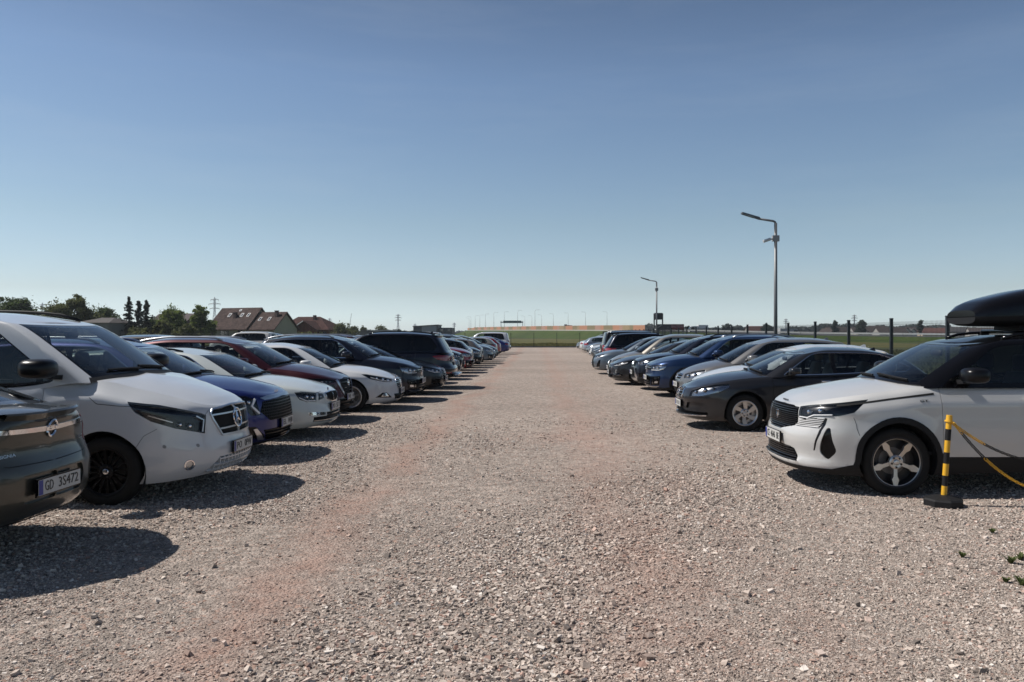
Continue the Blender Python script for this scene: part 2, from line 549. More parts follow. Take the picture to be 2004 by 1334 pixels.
# ------------------------------------------------------------------ cars
class Car:
    D = dict(L=4.4, W=1.82, wb=2.66, oh=.92, Rt=.335, Rr=.225, tw=.215, wheel='ten', arch=.045, arch_front=None,
             Lf=.85, nf=2.7, Lr=.70, nr=3.2,
             bot=[(0, .22), (.5, .20), (2.2, .20), (4.4, .28)],
             top=[(0, .78), (.3, .86), (.9, .93), (2., .97), (3.6, 1.02), (4.4, .98)],
             crown=[(0, 0), (.25, .05), (.8, .075), (1.3, .075), (3.9, .03), (4.4, 0)],
             fdx=[(0, .12), (.12, .04), (.35, .0), (.65, .02), (.88, .07), (1, .16)],
             rdx=[(0, .14), (.12, .05), (.35, .0), (.6, .02), (.9, .05), (1, .10)],
             wv=[(0, .945), (.1, .975), (.3, .995), (.5, 1.), (.75, .988), (.88, .965), (.95, .94), (1, .895)],
             flare=.012, creases=[(.80, .010, .05)],
             xw0=1.05, xh=1.95, xr1=3.9, xr0=4.2, W0=.885, W1=.62, lf0=.42, lf1=.22, ng=2.6, lr0=.25, lr1=.2, nrg=3.0,
             roofz=[(1.9, 1.36), (2.4, 1.41), (3.1, 1.40), (3.9, 1.31)], rcrown=.055, bulge=.02,
             tA=.70, tD=1.0, vlo=.07, vhi=.86, dlo_end=[(3.75, .25), (3.62, .8)], pillars=[2.55, 3.4], privacy=(0, 0, 0),
             rear_t=.62, rear_v=(.12, .88), doors=[(1.42, 1.40, 2.53, 2.55), (2.56, 2.58, 3.38, 3.45)], sill=.30,
             handle_v=.86, body='white', roof=None, clad=None, rails=None, mirror='body', trim=None, seat='seat', feats=(), front_v=(.05, .90),
             mirror_s=1., mirror_dt=.035, hoodin=.035, tailin=.02, hood_ch=None, hood_v=.85, fin=True, wipers=True, hood_line=True, spoiler=None)
    def __init__(s, **k):
        d = dict(Car.D); d.update(k); s.__dict__.update(d)
        s.setup()
    def X(s, x):
        return x - s.L / 2
    def setup(c):
        W = c.W / 2; c.hw = W; c.top_f = pch(c.top); c.bot_f = pch(c.bot); c.crown_f = pch(c.crown)
        c.fdx_f = pch(c.fdx); c.rdx_f = pch(c.rdx); c.wv_f = pch(c.wv); c.roof_f = pch(c.roofz)
        th = np.linspace(0, PI / 2, 2500)
        th = PI / 2 * (1 - np.cos(np.linspace(0, PI, 2500))) / 2
        fx = c.Lf * (1 - np.maximum(np.cos(th), 0) ** (2 / c.nf)); fy = W * np.maximum(np.sin(th), 0) ** (2 / c.nf)
        rx = c.L - c.Lr * (1 - np.maximum(np.cos(th[::-1]), 0) ** (2 / c.nr)); ry = W * np.maximum(np.sin(th[::-1]), 0) ** (2 / c.nr)
        ox = np.concatenate([fx, np.linspace(c.Lf, c.L - c.Lr, 60)[1:-1], rx]); oy = np.concatenate([fy, np.full(58, W), ry])
        op = np.concatenate([[0], np.cumsum(np.hypot(np.diff(ox), np.diff(oy)))])
        keep = np.concatenate([[True], np.diff(op) > 1e-9]); c.ox, c.oy, c.op = ox[keep], oy[keep], op[keep]; c.P = c.op[-1]
        c.wx = (c.oh, c.oh + c.wb)
        e = c.low(c.op, np.ones_like(c.op)); c.ex = np.maximum.accumulate(e[:, 0] + c.L / 2); c.ez = e[:, 2]; c.ey = e[:, 1]
        # greenhouse quarter tables (arc-length spaced)
        def tab(a, b, n):
            x = a * (1 - np.maximum(np.cos(th), 0) ** (2 / n)); y = b * np.maximum(np.sin(th), 0) ** (2 / n)
            s_ = np.concatenate([[0], np.cumsum(np.hypot(np.diff(x), np.diff(y)))]); return s_ / s_[-1], x / a, y / b
        c.tf = tab((c.lf0 + c.lf1) / 2, (c.W0 + c.W1) / 2 * .9, c.ng); c.tr = tab((c.lr0 + c.lr1) / 2, (c.W0 + c.W1) / 2 * .9, c.nrg)
        c.hv = pch([(0, 0), (.55, .60), (.8, .845), (.92, .955), (1, 1)]); c.iv = pch([(0, 0), (.55, .52), (.8, .755), (.92, .89), (1, 1)])
    # --- lower body
    def x_of_p(c, p):
        return np.interp(p, c.op, c.ox)
    def p_of_x(c, x):
        return np.interp(x, c.ox, c.op)
    def low(c, p, v):
        p = np.clip(p, 0, c.P)
        x0 = np.interp(p, c.op, c.ox); y0 = np.interp(p, c.op, c.oy)
        zt = c.top_f(x0); zb = c.bot_f(x0); z = zb + (zt - zb) * v
        bf = 1 - smooth(0, c.Lf + .45, x0); br = smooth(c.L - c.Lr - .35, c.L, x0)
        x = x0 + bf * c.fdx_f(v) - br * c.rdx_f(v)
        y = y0 * c.wv_f(v)
        y = y * (1 - smooth(.78, 1.06, v) * (c.hoodin * 1.2 * (1 - smooth(c.xw0 - .15, c.xw0 + .30, x0)) + c.tailin * 1.2 * smooth(c.xr0 - .25, c.xr0 + .1, x0)))
        if c.hood_ch:
            y = y * (1 - np.clip((v - c.hood_v) / (1 - c.hood_v), 0, 1.1) * pch(c.hood_ch)(x0))
        side = smooth(.80, .97, y0 / c.hw)
        for xw in c.wx:
            r = np.hypot(x0 - xw, z - c.Rt); ra = c.Rt + c.arch
            y = y + side * c.flare * np.exp(-(np.maximum(r - ra - .02, 0) / .07) ** 2) * (z < c.Rt + ra + .15)
        for vc, am, sg in c.creases:
            y = y + side * am * np.exp(-((v - vc) / sg) ** 2)
        return np.stack([x - c.L / 2, y, z], -1)
    def v_of(c, p, z):
        x0 = c.x_of_p(p); zt = c.top_f(x0); zb = c.bot_f(x0)
        return np.clip((z - zb) / (zt - zb), -.06, 1.06)
    def dom(c, d, pts, closed=True, step=.04):
        q = np.array(subdiv(pts, step, closed))
        if d == 'x': p = c.p_of_x(q[:, 0])
        elif d == 'r': p = c.P - q[:, 0]
        else: p = q[:, 0]
        return list(zip(p, c.v_of(p, q[:, 1])))
    # --- top of the lower body: bonnet, ledge under the glass, boot
    def slant(c, u, n0, n1, D):
        return D * smooth(0, 1, np.clip(u / n0, 0, 1)) * (1 - 2 * smooth(n0, n1, u)) * smooth(0, 1, np.clip((n1 + n0 - u) / n0, 0, 1))
    def cap(c, p, q):
        e = c.low(p, np.ones_like(p)); ex = e[:, 0] + c.L / 2
        pc = c.p_of_x(c.Lf * .6); D = .32
        pe = c.p_of_x(c.Lf + .42)
        cx = ex + D * smooth(0, pc, p) * (1 - smooth(pc, pe, p)) - D * smooth(0, pc, c.P - p) * (1 - smooth(pc, pe, c.P - p))
        x = lerp(ex, cx, q); y = e[:, 1] * (1 - q)
        ez = lerp(e[:, 2], c.edge_z(cx), q)
        z = ez + c.crown_f(x - c.ex[0]) * (1 - (1 - q) ** 2.2)
        return np.stack([x - c.L / 2, y, z], -1)
    def edge_z(c, x):
        return np.interp(x, c.ex, c.ez)
    def capz(c, x, y):
        ye = np.interp(x, c.ex, c.ey) + 1e-6
        return c.edge_z(x) + c.crown_f(x - c.ex[0]) * (1 - np.clip(np.abs(y) / ye, 0, 1) ** 2.2)
    # --- greenhouse
    def ring(c, t, v):
        i = c.iv(v)
        xf = lerp(c.xw0, c.xh, i); xr = lerp(c.xr0, c.xr1, i); Wd = lerp(c.W0, c.W1, i) + c.bulge * np.sin(PI * np.clip(v, 0, 1))
        lf = lerp(c.lf0, c.lf1, i); lr = lerp(c.lr0, c.lr1, i)
        a = np.clip(t, 0, 1); b = np.clip(3 - t, 0, 1)
        fx = np.interp(a, c.tf[0], c.tf[1]); fy = np.interp(a, c.tf[0], c.tf[2])
        rx = np.interp(b, c.tr[0], c.tr[1]); ry = np.interp(b, c.tr[0], c.tr[2])
        mid = np.clip(t - 1, 0, 1)
        x = np.where(t <= 1, xf + lf * fx, np.where(t >= 2, xr - lr * rx, lerp(xf + lf, xr - lr, mid)))
        y = np.where(t <= 1, Wd * fy, np.where(t >= 2, Wd * ry, Wd))
        return x, y
    def gh(c, t, v):
        t = np.clip(t, 0, 3); v = np.asarray(v, float)
        x, y = c.ring(t, v)
        x0, y0 = c.ring(t, np.zeros_like(t)); x1, _ = c.ring(t, np.ones_like(t))
        z = lerp(c.capz(x0, y0) - .012, c.roof_f(x1), c.hv(v))
        return np.stack([x - c.L / 2, y, z], -1)
    def t_of(c, x, v):
        i = float(c.iv(v)); a = lerp(c.xw0, c.xh, i) + lerp(c.lf0, c.lf1, i); b = lerp(c.xr0, c.xr1, i) - lerp(c.lr0, c.lr1, i)
        return 1 + (x - a) / (b - a)
    def roofcap(c, t, q):
        e = c.gh(t, np.ones_like(t)); ex = e[:, 0]; D = .22
        cx = ex + D * smooth(0, 1, t) * (1 - 2 * smooth(1, 2, t)) * smooth(0, 1, 3 - t)
        x = lerp(ex, cx, q); y = e[:, 1] * (1 - q)
        f = smooth(0, .55, x - (c.xh - c.L / 2)) * smooth(0, .5, (c.xr1 - c.L / 2) - x)
        ez = lerp(e[:, 2], c.roof_f(cx + c.L / 2), q)
        z = ez + c.rcrown * (.25 + .75 * f) * (1 - (1 - q) ** 2.4) * smooth(0, .25, np.minimum(t, 3 - t) + .0 + q * 0)
        return np.stack([x, y, z], -1)

def build_car(c, lod, name, label, cat='car', group=None):
    root = thing(name, label, cat, group=group)
    bm = paint(*c.body) if isinstance(c.body, tuple) else c.body
    rm = M(c.roof) if c.roof else bm
    us_n = {0: .045, 1: .07, 2: .11}[lod]
    pf = c.p_of_x(c.Lf)
    us = np.linspace(0, c.P, int(c.P / us_n)); vs = np.array({0: [0, .03, .07, .12, .18, .25, .32, .4, .48, .56, .63, .70, .76, .81, .85, .89, .92, .945, .965, .985, 1],
        1: [0, .05, .12, .22, .32, .42, .52, .62, .70, .77, .83, .88, .92, .95, .975, 1], 2: [0, .08, .2, .35, .5, .65, .78, .87, .94, 1]}[lod])
    out_c = (0., 0., .55)
    lowp = Patch(c.low, us, vs); lowp.out = out_c
    polys = []; feats = []
    # doors
    gapw = .005
    if lod < 2:
        for (x0b, x0t, x1b, x1t) in c.doors:
            zt = 1.3
            # a door's rear edge follows the wheel arch when it meets it
            pts = [(x0b, c.sill), (x1b, c.sill)]
            aw = c.wx[1]; ra = c.Rt + c.arch + .07
            arc = [(aw + ra * math.cos(a), c.Rt + ra * math.sin(a)) for a in np.linspace(PI, PI * .45, 14)]
            if x1b > aw - ra - .02:
                arc = [(x, z) for x, z in arc if z > c.sill and x < x1t]
                pts = [(x0b, c.sill), (arc[0][0], c.sill)] + arc + [(x1t, arc[-1][1] + .05)] if arc else pts
            pts += [(x1t, zt), (x0t, zt)]
            pts = round_poly(pts, .03, 2)
            feats.append(dict(n='door', pts=pts, d='x', m=bm, pair=True, gap=gapw, door=(x0t, x1t)))
    for f in c.feats:
        f = dict(f); f.setdefault('d', 'p'); f.setdefault('off', -.004); f.setdefault('pair', min(p[0] for p in f['pts']) > 1e-3)
        if f.get('lod', 9) >= lod:
            feats.append(f)
    if c.clad:
        ca, cz = c.clad[:2]
        cp = [('x', circle_poly(xw, c.Rt, c.Rt + c.arch + ca, 44)) for xw in c.wx]
        fz, rz = (c.clad[2], c.clad[3]) if len(c.clad) > 2 else (cz, cz)
        pp = c.dom('p', [(-.1, fz), (c.p_of_x(.35), fz), (c.p_of_x(c.oh), cz), (c.p_of_x(c.oh + c.wb), cz), (c.p_of_x(c.L - .3), rz), (c.P + .1, rz)], False)
        polys.append(('clad', [(pp[0][0], -.06)] + pp + [(pp[-1][0], -.06)]))
    for i, f in enumerate(feats):
        if f.get('gap'):
            polys.append(('gap', c.dom(f['d'], grow_poly(f['pts'], f['gap']))))
        q = f['pts'] if not f.get('round') else round_poly(f['pts'], f['round'])
        f['dom'] = c.dom(f['d'], q)
        polys.append(('F%d' % i, f['dom']))
    if c.clad:
        for d, q in cp:
            polys.append(('clad', c.dom(d, q)))
    for xw in c.wx:
        polys.append(('arch', c.dom('x', circle_poly(xw, c.Rt, c.Rt + c.arch, 48 if lod < 2 else 28))))
    lowp.cut(polys, .045 if lod < 2 else .09)
    capp = Patch(c.cap, us, np.linspace(0, 1, {0: 15, 1: 10, 2: 7}[lod])); capp.out = (0, 0, .3)
    hood_feats = [f for f in feats if f['d'] == 'cap']
    capp.cut([])
    cen = capp.P[capp.T].mean(1); cx = cen[:, 0] + c.L / 2
    tq = np.linspace(0, 3, 200); rx, ry = c.ring(tq, np.full(200, .02))
    foot = np.interp(np.clip(cx, rx[0], rx[-1]), np.maximum.accumulate(rx), ry)
    inside = (cx > c.xw0 + .10) & (cx < c.xr0 - .10) & (np.abs(cen[:, 1]) < foot - .035)
    # body
    g = [lowp.geo(lowp.cls == 'body', 0, .028), capp.geo(~inside & (cx > (c.xw0 + .30 if c.hood_line else -1)), 0, 0.)]
    def cat_geo(gs):
        gs = [x for x in gs if x is not None]; V = []; F = []; N = []; b = 0
        for v, f, n in gs:
            V.append(v); F.append(f + b); N.append(n); b += len(v)
        return np.concatenate(V), np.concatenate(F), np.concatenate(N)
    V, F, N = cat_geo(g)
    link('body', mesh_data('body', V, F, bm, N), root)
    if c.hood_line:
        V, F, N = capp.geo(~inside & (cx <= c.xw0 + .30), 0, .0)
        hood = link('bonnet', mesh_data('bonnet', V, F, bm, N), root)
    gc = lowp.geo(lowp.cls == 'clad', .006, .03)
    if gc:
        link('lower_cladding', mesh_data('lower_cladding', gc[0], gc[1], M('black_plastic'), gc[2]), root)
    # cut features
    for i, f in enumerate(feats):
        mask = lowp.cls == 'F%d' % i
        sides = [(1, -1)] if not f['pair'] else [(1,), (-1,)]
        mt = f.get('m', 'gloss_black'); mt = bm if mt == 'body' else (M(mt) if isinstance(mt, str) else mt)
        for sd in sides:
            g = lowp.geo(mask, f.get('off', 0), f.get('skirt', .022 if f['n'] == 'door' else 0), sd)
            if g is None:
                continue
            o = link(f['n'], mesh_data(f['n'], g[0], g[1], mt, g[2]), root, label=f.get('label'))
            sg = sd[0] if len(sd) == 1 else 0
            if f['n'] == 'door' and lod < 2:
                x0, x1 = f['door']; xx = x1 - .17
                p = float(c.p_of_x(xx)); v = c.handle_v
                P, n, up = lowp.frame(p, v, sd[0])
                hb = MB(); hb.blob(P + n * .022, (.095, .012, .016), .5, .7, 10, 6)
                hb.cyl(P + np.array([.07, 0, 0]), P + np.array([.07, 0, 0]) + n * .02, .010, n=6); hb.cyl(P - np.array([.07, 0, 0]), P - np.array([.07, 0, 0]) + n * .02, .010, n=6)
                hb.build('handle', M('chrome') if c.trim == 'chrome' else bm, o, True)
            if f.get('bars') and lod < 2:
                nb, bw, bmat = f['bars'][:3]; mb = MB()
                zs = [p[1] for p in f['pts']]; z0, z1 = min(zs), max(zs)
                for k in range(nb):
                    z = lerp(z0, z1, (k + .5) / nb)
                    xs = sorted(crossings(f['pts'], z))
                    if len(xs) >= 2:
                        a, b = xs[0] + .012, xs[-1] - .012
                        if not f['pair']: a = 0.
                        if b - a > .03:
                            path = c.dom(f['d'], [(a, z), (b, z)], False)
                            lowp.ribbon(mb, path, bw, .012, sg, f.get('off', 0) - .002)
                if f.get('vbars'):
                    nv = f['vbars']; xs_ = [p[0] for p in f['pts']]; x0, x1 = min(xs_), max(xs_)
                    for k in range(nv):
                        xx = lerp(x0, x1, (k + .5) / nv); zz = sorted(crossings([(b_, a_) for a_, b_ in f['pts']], xx))
                        if len(zz) >= 2 and zz[-1] - zz[0] > .03:
                            lowp.ribbon(mb, c.dom(f['d'], [(xx, zz[0]), (xx, zz[-1])], False), bw, .010, sg, f.get('off', 0) - .002)
                if mb.V:
                    mb.build('grille_bars' if 'grille' in f['n'] or 'intake' in f['n'] else 'bars', bm if bmat == 'body' else M(bmat), o)
            if f.get('frame') and lod < 2:
                fw, fh, fm = f['frame']; mb = MB()
                if f['pair']:
                    lowp.ribbon(mb, f['dom'], fw, fh, sg, closed=True)
                else:
                    q = f['dom']; k = max(range(len(q)), key=lambda j: (q[j][0] < 1e-4) * 1)
                    lowp.ribbon(mb, f['dom'], fw, fh, 0, closed=True)
                mb.build('surround', bm if fm == 'body' else M(fm), o)
            if f.get('lamps') and lod < 2:
                for (lp, lz, lr) in f['lamps']:
                    p = float(c.p_of_x(lp)) if f['d'] == 'x' else (c.P - lp if f['d'] == 'r' else lp)
                    P, n, up = lowp.frame(p, float(c.v_of(p, lz)), sg)
                    ax = np.array([-1 if f['d'] != 'r' else 1, n[1] * .4, 0.]); ax /= np.linalg.norm(ax)
                    b0 = P + n * (f.get('off', 0) - .01)
                    lb = MB(); lb.cyl(b0, b0 + ax * .035, lr, lr * .98, 14, False); lb.blob(b0 + ax * .028, (lr * .75, lr * .85, lr * .85), 1, 1, 12, 8)
                    lb.build('lamp', M('reflector'), o, True)
            if f.get('drl') and lod < 2:
                for path, w in f['drl']:
                    mb = MB(); lowp.ribbon(mb, c.dom(f['d'], path, False), w, .012, sg, f.get('off', 0) - .002)
                    mb.build('light_guide', M(f.get('drlm', 'drl')), o)
            if f.get('cover') and lod < 2:
                g = lowp.geo(mask, .001, 0, sd)
                link('lens_cover', mesh_data('lens_cover', g[0], g[1], M('lens'), g[2]), o)
    # wheel arches, floor
    for xw in c.wx:
        ra = c.Rt + c.arch + .004
        for sd in (1, -1):
            mb = MB()
            y0 = sd * (c.hw - .035); y1 = sd * (c.hw - .36); k = 18
            G = []
            for j in range(k + 1):
                a = PI * (-.12 + 1.24 * j / k)
                G.append([(c.X(xw) + ra * math.cos(a), y0, c.Rt + ra * math.sin(a)), (c.X(xw) + ra * math.cos(a), y1, c.Rt + ra * math.sin(a))])
            mb.grid(G)
            mb.add([(c.X(xw) - ra, y1, .16), (c.X(xw) + ra, y1, .16), (c.X(xw) + ra, y1, c.Rt + ra), (c.X(xw) - ra, y1, c.Rt + ra)], [(0, 1, 2, 3)])
            mb.build('wheel_liner', M('dark'), root)
    mb = MB(); zb = c.bot_f(2.2) + .01
    mb.box(c.X(.35), c.X(c.L - .4), -(c.hw - .38), c.hw - .38, zb, zb + .25)
    ra = c.Rt + c.arch + .01
    mb.box(c.X(c.wx[0] + ra), c.X(c.wx[1] - ra), -(c.hw - .075), c.hw - .075, zb - .003, zb + .16)
    mb.box(c.X(.30), c.X(.62), -(c.hw - .28), c.hw - .28, zb + .03, .62)
    mb.box(c.X(c.wx[1] + ra), c.X(c.L - .30), -(c.hw - .16), c.hw - .16, zb + .08, zb + .30)
    mb.build('underbody', M('dark'), root)
    for xw in c.wx:
        for sd in (1, -1):
            add_wheel(root, c.X(xw), sd * (c.hw - c.tw / 2 - .022), c.Rt, c.Rr, c.tw, c.wheel, sd, lod)
    # greenhouse
    nt = {0: 16, 1: 10, 2: 7}[lod]
    ts = np.concatenate([np.linspace(0, 1, nt + 6), np.linspace(1, 2, nt * 2)[1:], np.linspace(2, 3, nt + 6)[1:]])
    gp = Patch(c.gh, ts, np.array([0, .06, .14, .24, .34, .45, .56, .66, .75, .82, .88, .92, .95, .975, 1.]) if lod < 2 else np.array([0, .1, .3, .5, .7, .84, .93, 1.])); gp.out = (c.X((c.xw0 + c.xr0) / 2), 0, .8)
    gpol = []
    v0, v1 = c.front_v
    gpol.append(('cowl', [(0, 0), (c.tA + .10, 0), (c.tA + .06, v0), (0, v0)]))
    gpol.append(('frit', [(0, v0), (c.tA + .03, v0), (c.tA + .02, v1 + .03), (0, v1 + .03)]))
    gpol.append(('screen', [(0, v0 + .05), (c.tA - .005, v0 + .05), (c.tA - .02, v1 - .01), (0, v1 - .01)]))
    if c.rear_t:
        r0, r1 = c.rear_v; tr = 3 - c.rear_t
        gpol.append(('rfrit', round_poly([(3.2, r0), (tr, r0), (tr + .06, r1), (3.2, r1)], .06, 3)))
        gpol.append(('rear', round_poly([(3.2, r0 + .05), (tr + .05, r0 + .05), (tr + .11, r1 - .05), (3.2, r1 - .05)], .06, 3)))
    dl = [(c.tD, c.vlo)]
    x_end = c.dlo_end
    dl.append((c.t_of(x_end[0][0] - .12, c.vlo), c.vlo))
    dl += [(c.t_of(x, v), v) for x, v in x_end]
    dl.append((c.t_of(x_end[-1][0] - .18, c.vhi), c.vhi))
    dl.append((c.tD + .10, c.vhi)); dl.append((c.tD + .03, c.vhi - .05))
    sc = lambda q, a, b: [(x * a, y * b) for x, y in q]
    dlo = sc(round_poly(sc(dl, 2.2, .5), .05, 3), 1 / 2.2, 2)
    win = sc(grow_poly(sc(dlo, 2.2, .5), -.014), 1 / 2.2, 2)
    gpol.append(('dlo', dlo)); gpol.append(('win', win))
    for xp in c.pillars:
        hw = .035 if xp == c.pillars[0] else .022
        gpol.append(('pil', [(c.t_of(xp - hw, c.vlo), c.vlo), (c.t_of(xp + hw, c.vlo), c.vlo), (c.t_of(xp + hw + .02, c.vhi), c.vhi), (c.t_of(xp - hw + .02, c.vhi), c.vhi)]))
    gp.cut(gpol, .08)
    gc_ = gp.uv[gp.T].mean(1); pm_ = gp.cls == 'pil'; ins = in_poly(gc_[:, 0], gc_[:, 1], dlo)
    gp.cls = np.where(pm_ & ins, 'dlo', np.where(pm_, 'body', gp.cls))
    rp = Patch(c.roofcap, ts, np.linspace(0, 1, {0: 9, 1: 7, 2: 5}[lod])); rp.out = (c.X((c.xw0 + c.xr0) / 2), 0, .9); rp.cut([])
    am = M(c.roof) if c.roof == 'gloss_black' else bm
    V, F, N = cat_geo([gp.geo(gp.cls == 'body', 0, .02), rp.geo(np.ones(len(rp.T), bool))] if am is rm else [gp.geo(gp.cls == 'body', 0, .02)])
    link('roof', mesh_data('roof', V, F, rm, N), root)
    for key, nm, mt, off, sds in (('cowl', 'cowl', 'black_plastic', 0, ((1, -1),)), ('frit', 'screen_border', 'gloss_black', -.003, ((1, -1),)), ('rfrit', 'screen_border', 'gloss_black', -.003, ((1, -1),)), ('dlo', 'window_surround', 'gloss_black', -.003, ((1,), (-1,)))):
        for sd in sds:
            g = gp.geo(gp.cls == key, off, 0, sd)
            if g: link(nm, mesh_data(nm, g[0], g[1], M(mt), g[2]), root)
    g = gp.geo(gp.cls == 'screen', -.003); ws = link('windscreen', mesh_data('windscreen', g[0], g[1], M('glass'), g[2]), root)
    if c.rear_t:
        g = gp.geo(gp.cls == 'rear', -.003); link('rear_window', mesh_data('rear_window', g[0], g[1], M('glass_dark' if c.privacy[-1] else 'glass'), g[2]), root)
    cenx = gp.P[gp.T].mean(1)[:, 0] + c.L / 2; edges = [-9] + list(c.pillars) + [99]
    for k in range(len(edges) - 1):
        mask = (gp.cls == 'win') & (cenx > edges[k]) & (cenx <= edges[k + 1])
        for sd in (1, -1):
            g = gp.geo(mask, -.005, 0, (sd,))
            if g: link('side_window', mesh_data('side_window', g[0], g[1], M('glass_dark' if c.privacy[min(k, len(c.privacy) - 1)] else 'glass'), g[2]), root)
    if c.trim and lod < 2:
        for sd in (1, -1):
            mb = MB(); gp.ribbon(mb, dlo, .016, .005, sd, closed=True); mb.build('window_trim', M(c.trim), root)
    # cabin
    mb = MB(); zf = zb + .16
    mb.box(c.X(c.xw0 + .25), c.X(c.xr0 - .15), -(c.hw - .10), c.hw - .10, zf, zf + .03)
    zd = float(c.top_f(c.xw0 + .5)) - .05
    k0, k1 = c.xw0 + .22, c.xw0 + .75
    mb.hexa([(c.X(k0), -.62, zf), (c.X(k1), -.62, zf), (c.X(k1), .62, zf), (c.X(k0), .62, zf), (c.X(k0), -.62, zd - .03), (c.X(k1 - .06), -.66, zd + .02), (c.X(k1 - .06), .66, zd + .02), (c.X(k0), .62, zd - .03)])
    mb.build('dashboard', M('trim'), root)
    for sd in (1, -1):   # inner door panels close the sides below the glass
        y = sd * (c.hw - .085); mb = MB()
        mb.box(c.X(c.xw0 + .35), c.X(c.xr0 - .3), min(y, y - sd * .03), max(y, y - sd * .03), zf, float(c.top_f(c.xw0 + 1.)) - .035)
        mb.build('inner_panel', M('trim'), root)
    sx = c.xh - .02 if not hasattr(c, 'seat_x') else c.seat_x
    hs = float(c.roof_f(c.xh + .3)) + c.rcrown
    for row, (x, ys) in enumerate(((sx + .25, (.36, -.36)), (sx + 1.12, (.36, 0, -.36)))):
        if lod == 2 and row: continue
        for y in ys:
            zs = zf + .26; mb = MB(); xx = c.X(x)
            mb.blob((xx - .05, y, zs - .08), (.27, .25 if len(ys) == 2 else .19, .10), .5, .5, 12, 6)
            mb.hexa([(xx + .13, y - .23, zs), (xx + .25, y - .23, zs), (xx + .25, y + .23, zs), (xx + .13, y + .23, zs), (xx + .30, y - .17, min(zs + .58, hs - .28)), (xx + .38, y - .17, min(zs + .58, hs - .28)), (xx + .38, y + .17, min(zs + .58, hs - .28)), (xx + .30, y + .17, min(zs + .58, hs - .28))] if y or len(ys) == 2 else
                    [(xx + .15, y - .14, zs), (xx + .25, y - .14, zs), (xx + .25, y + .14, zs), (xx + .15, y + .14, zs), (xx + .30, y - .12, zs + .45), (xx + .38, y - .12, zs + .45), (xx + .38, y + .12, zs + .45), (xx + .30, y + .12, zs + .45)])
            so = mb.build('seat', M(c.seat), root, True)
            if y:
                hb = MB(); hb.blob((xx + .37, y, min(zs + .68, hs - .17)), (.05, .13, .09), .5, .5, 12, 6); hb.build('headrest', M(c.seat), so, True)
    if lod < 2:
        cx_, cy_, cz_ = c.X(k1 + .10), -.36, zd - .02
        mb = MB(); ring = [(cx_ + .10 * math.sin(a) * .5, cy_ + .185 * math.cos(a), cz_ + .185 * math.sin(a) * .9) for a in np.linspace(0, 2 * PI, 25)[:-1]]
        mb.tube(ring, .014, 6, True); mb.cyl((cx_, cy_, cz_), (cx_ - .16, cy_, cz_ - .06), .05, .05, 10); mb.box(cx_ - .012, cx_ + .012, cy_ - .17, cy_ + .17, cz_ - .02, cz_ + .02)
        mb.build('steering_wheel', M('trim'), root)
        mb = MB(); P, n, up = gp.frame(.02, v1 - .08); mb.blob((P[0] + .06, 0, P[2] - .05), (.02, .12, .035), .5, .6, 12, 6); mb.build('rear_view_mirror', M('trim'), root, True)
    # mirrors
    if lod < 2:
        for sd in (1, -1):
            tm = c.tD + c.mirror_dt; P, n, up = gp.frame(tm, c.vlo + .03, sd)
            ms = c.mirror_s; y = P[1] + sd * .165 * ms; mb = MB(); mm = {'body': bm, 'black': M('mirror_black'), 'chrome': M('chrome')}[c.mirror]
            mb.blob((P[0] + .08 * ms, y, P[2] + .075 * ms), (.115 * ms, .125 * ms, .072 * ms), .65, .75, 20, 12)
            mo = mb.build('door_mirror', mm, root, True)
            sb = MB(); sb.hexa([(P[0] - .0, P[1] - sd * .03, P[2] - .02), (P[0] + .11, P[1] - sd * .03, P[2] - .02), (P[0] + .11, y, P[2] + .01), (P[0] + .02, y, P[2] + .01),
                                (P[0] - .0, P[1] - sd * .03, P[2] + .03), (P[0] + .11, P[1] - sd * .03, P[2] + .03), (P[0] + .11, y, P[2] + .035), (P[0] + .02, y, P[2] + .035)])
            sb.build('mirror_foot', M('black_plastic'), mo)
            gb = MB(); gb.box(P[0] + .165 * ms, P[0] + .192 * ms, y - .055 * ms, y + .055 * ms, P[2] + .045 * ms, P[2] + .105 * ms); gb.build('mirror_glass', M('mirror'), mo)
    if c.wipers and lod < 2:
        for (ta, tb, va, vb) in ((-.05, .55, .10, .13), (-.60, -.02, .11, .14)):
            sg = 1 if ta >= -.1 else -1
            path = [(abs(ta) if sg < 0 else max(ta, .02), va), (tb if sg > 0 else abs(tb), vb)]
            mb = MB(); gp.ribbon(mb, path, .018, .022, sg, .002)
            mb.build('wiper', M('black_plastic'), root)
    # roof furniture
    if c.rails:
        xa, xb, mt = c.rails[:3]; h = c.rails[3] if len(c.rails) > 3 else .05
        for sd in (1, -1):
            pts = []
            for k in range(13):
                f = k / 12; x = lerp(xa, xb, f); y = (c.W1 - .055); zr = float(c.roof_f(x)) + .018
                pts.append((c.X(x), sd * y, zr + h * (1 - abs(2 * f - 1) ** 6) - .005))
            mb = MB(); mb.tube(pts, .017, 8)
            mb.build('roof_rail', M(mt) if isinstance(mt, str) else mt, root, True)
    if c.fin and lod < 2:
        x = c.xr1 - .25; mb = MB(); z = float(c.roof_f(x)) + c.rcrown * .8
        mb.hexa([(c.X(x - .09), -.028, z - .01), (c.X(x + .07), -.03, z - .012), (c.X(x + .07), .03, z - .012), (c.X(x - .09), .028, z - .01), (c.X(x + .035), -.006, z + .055), (c.X(x + .065), -.006, z + .05), (c.X(x + .065), .006, z + .05), (c.X(x + .035), .006, z + .055)])
        mb.build('aerial', bm, root)
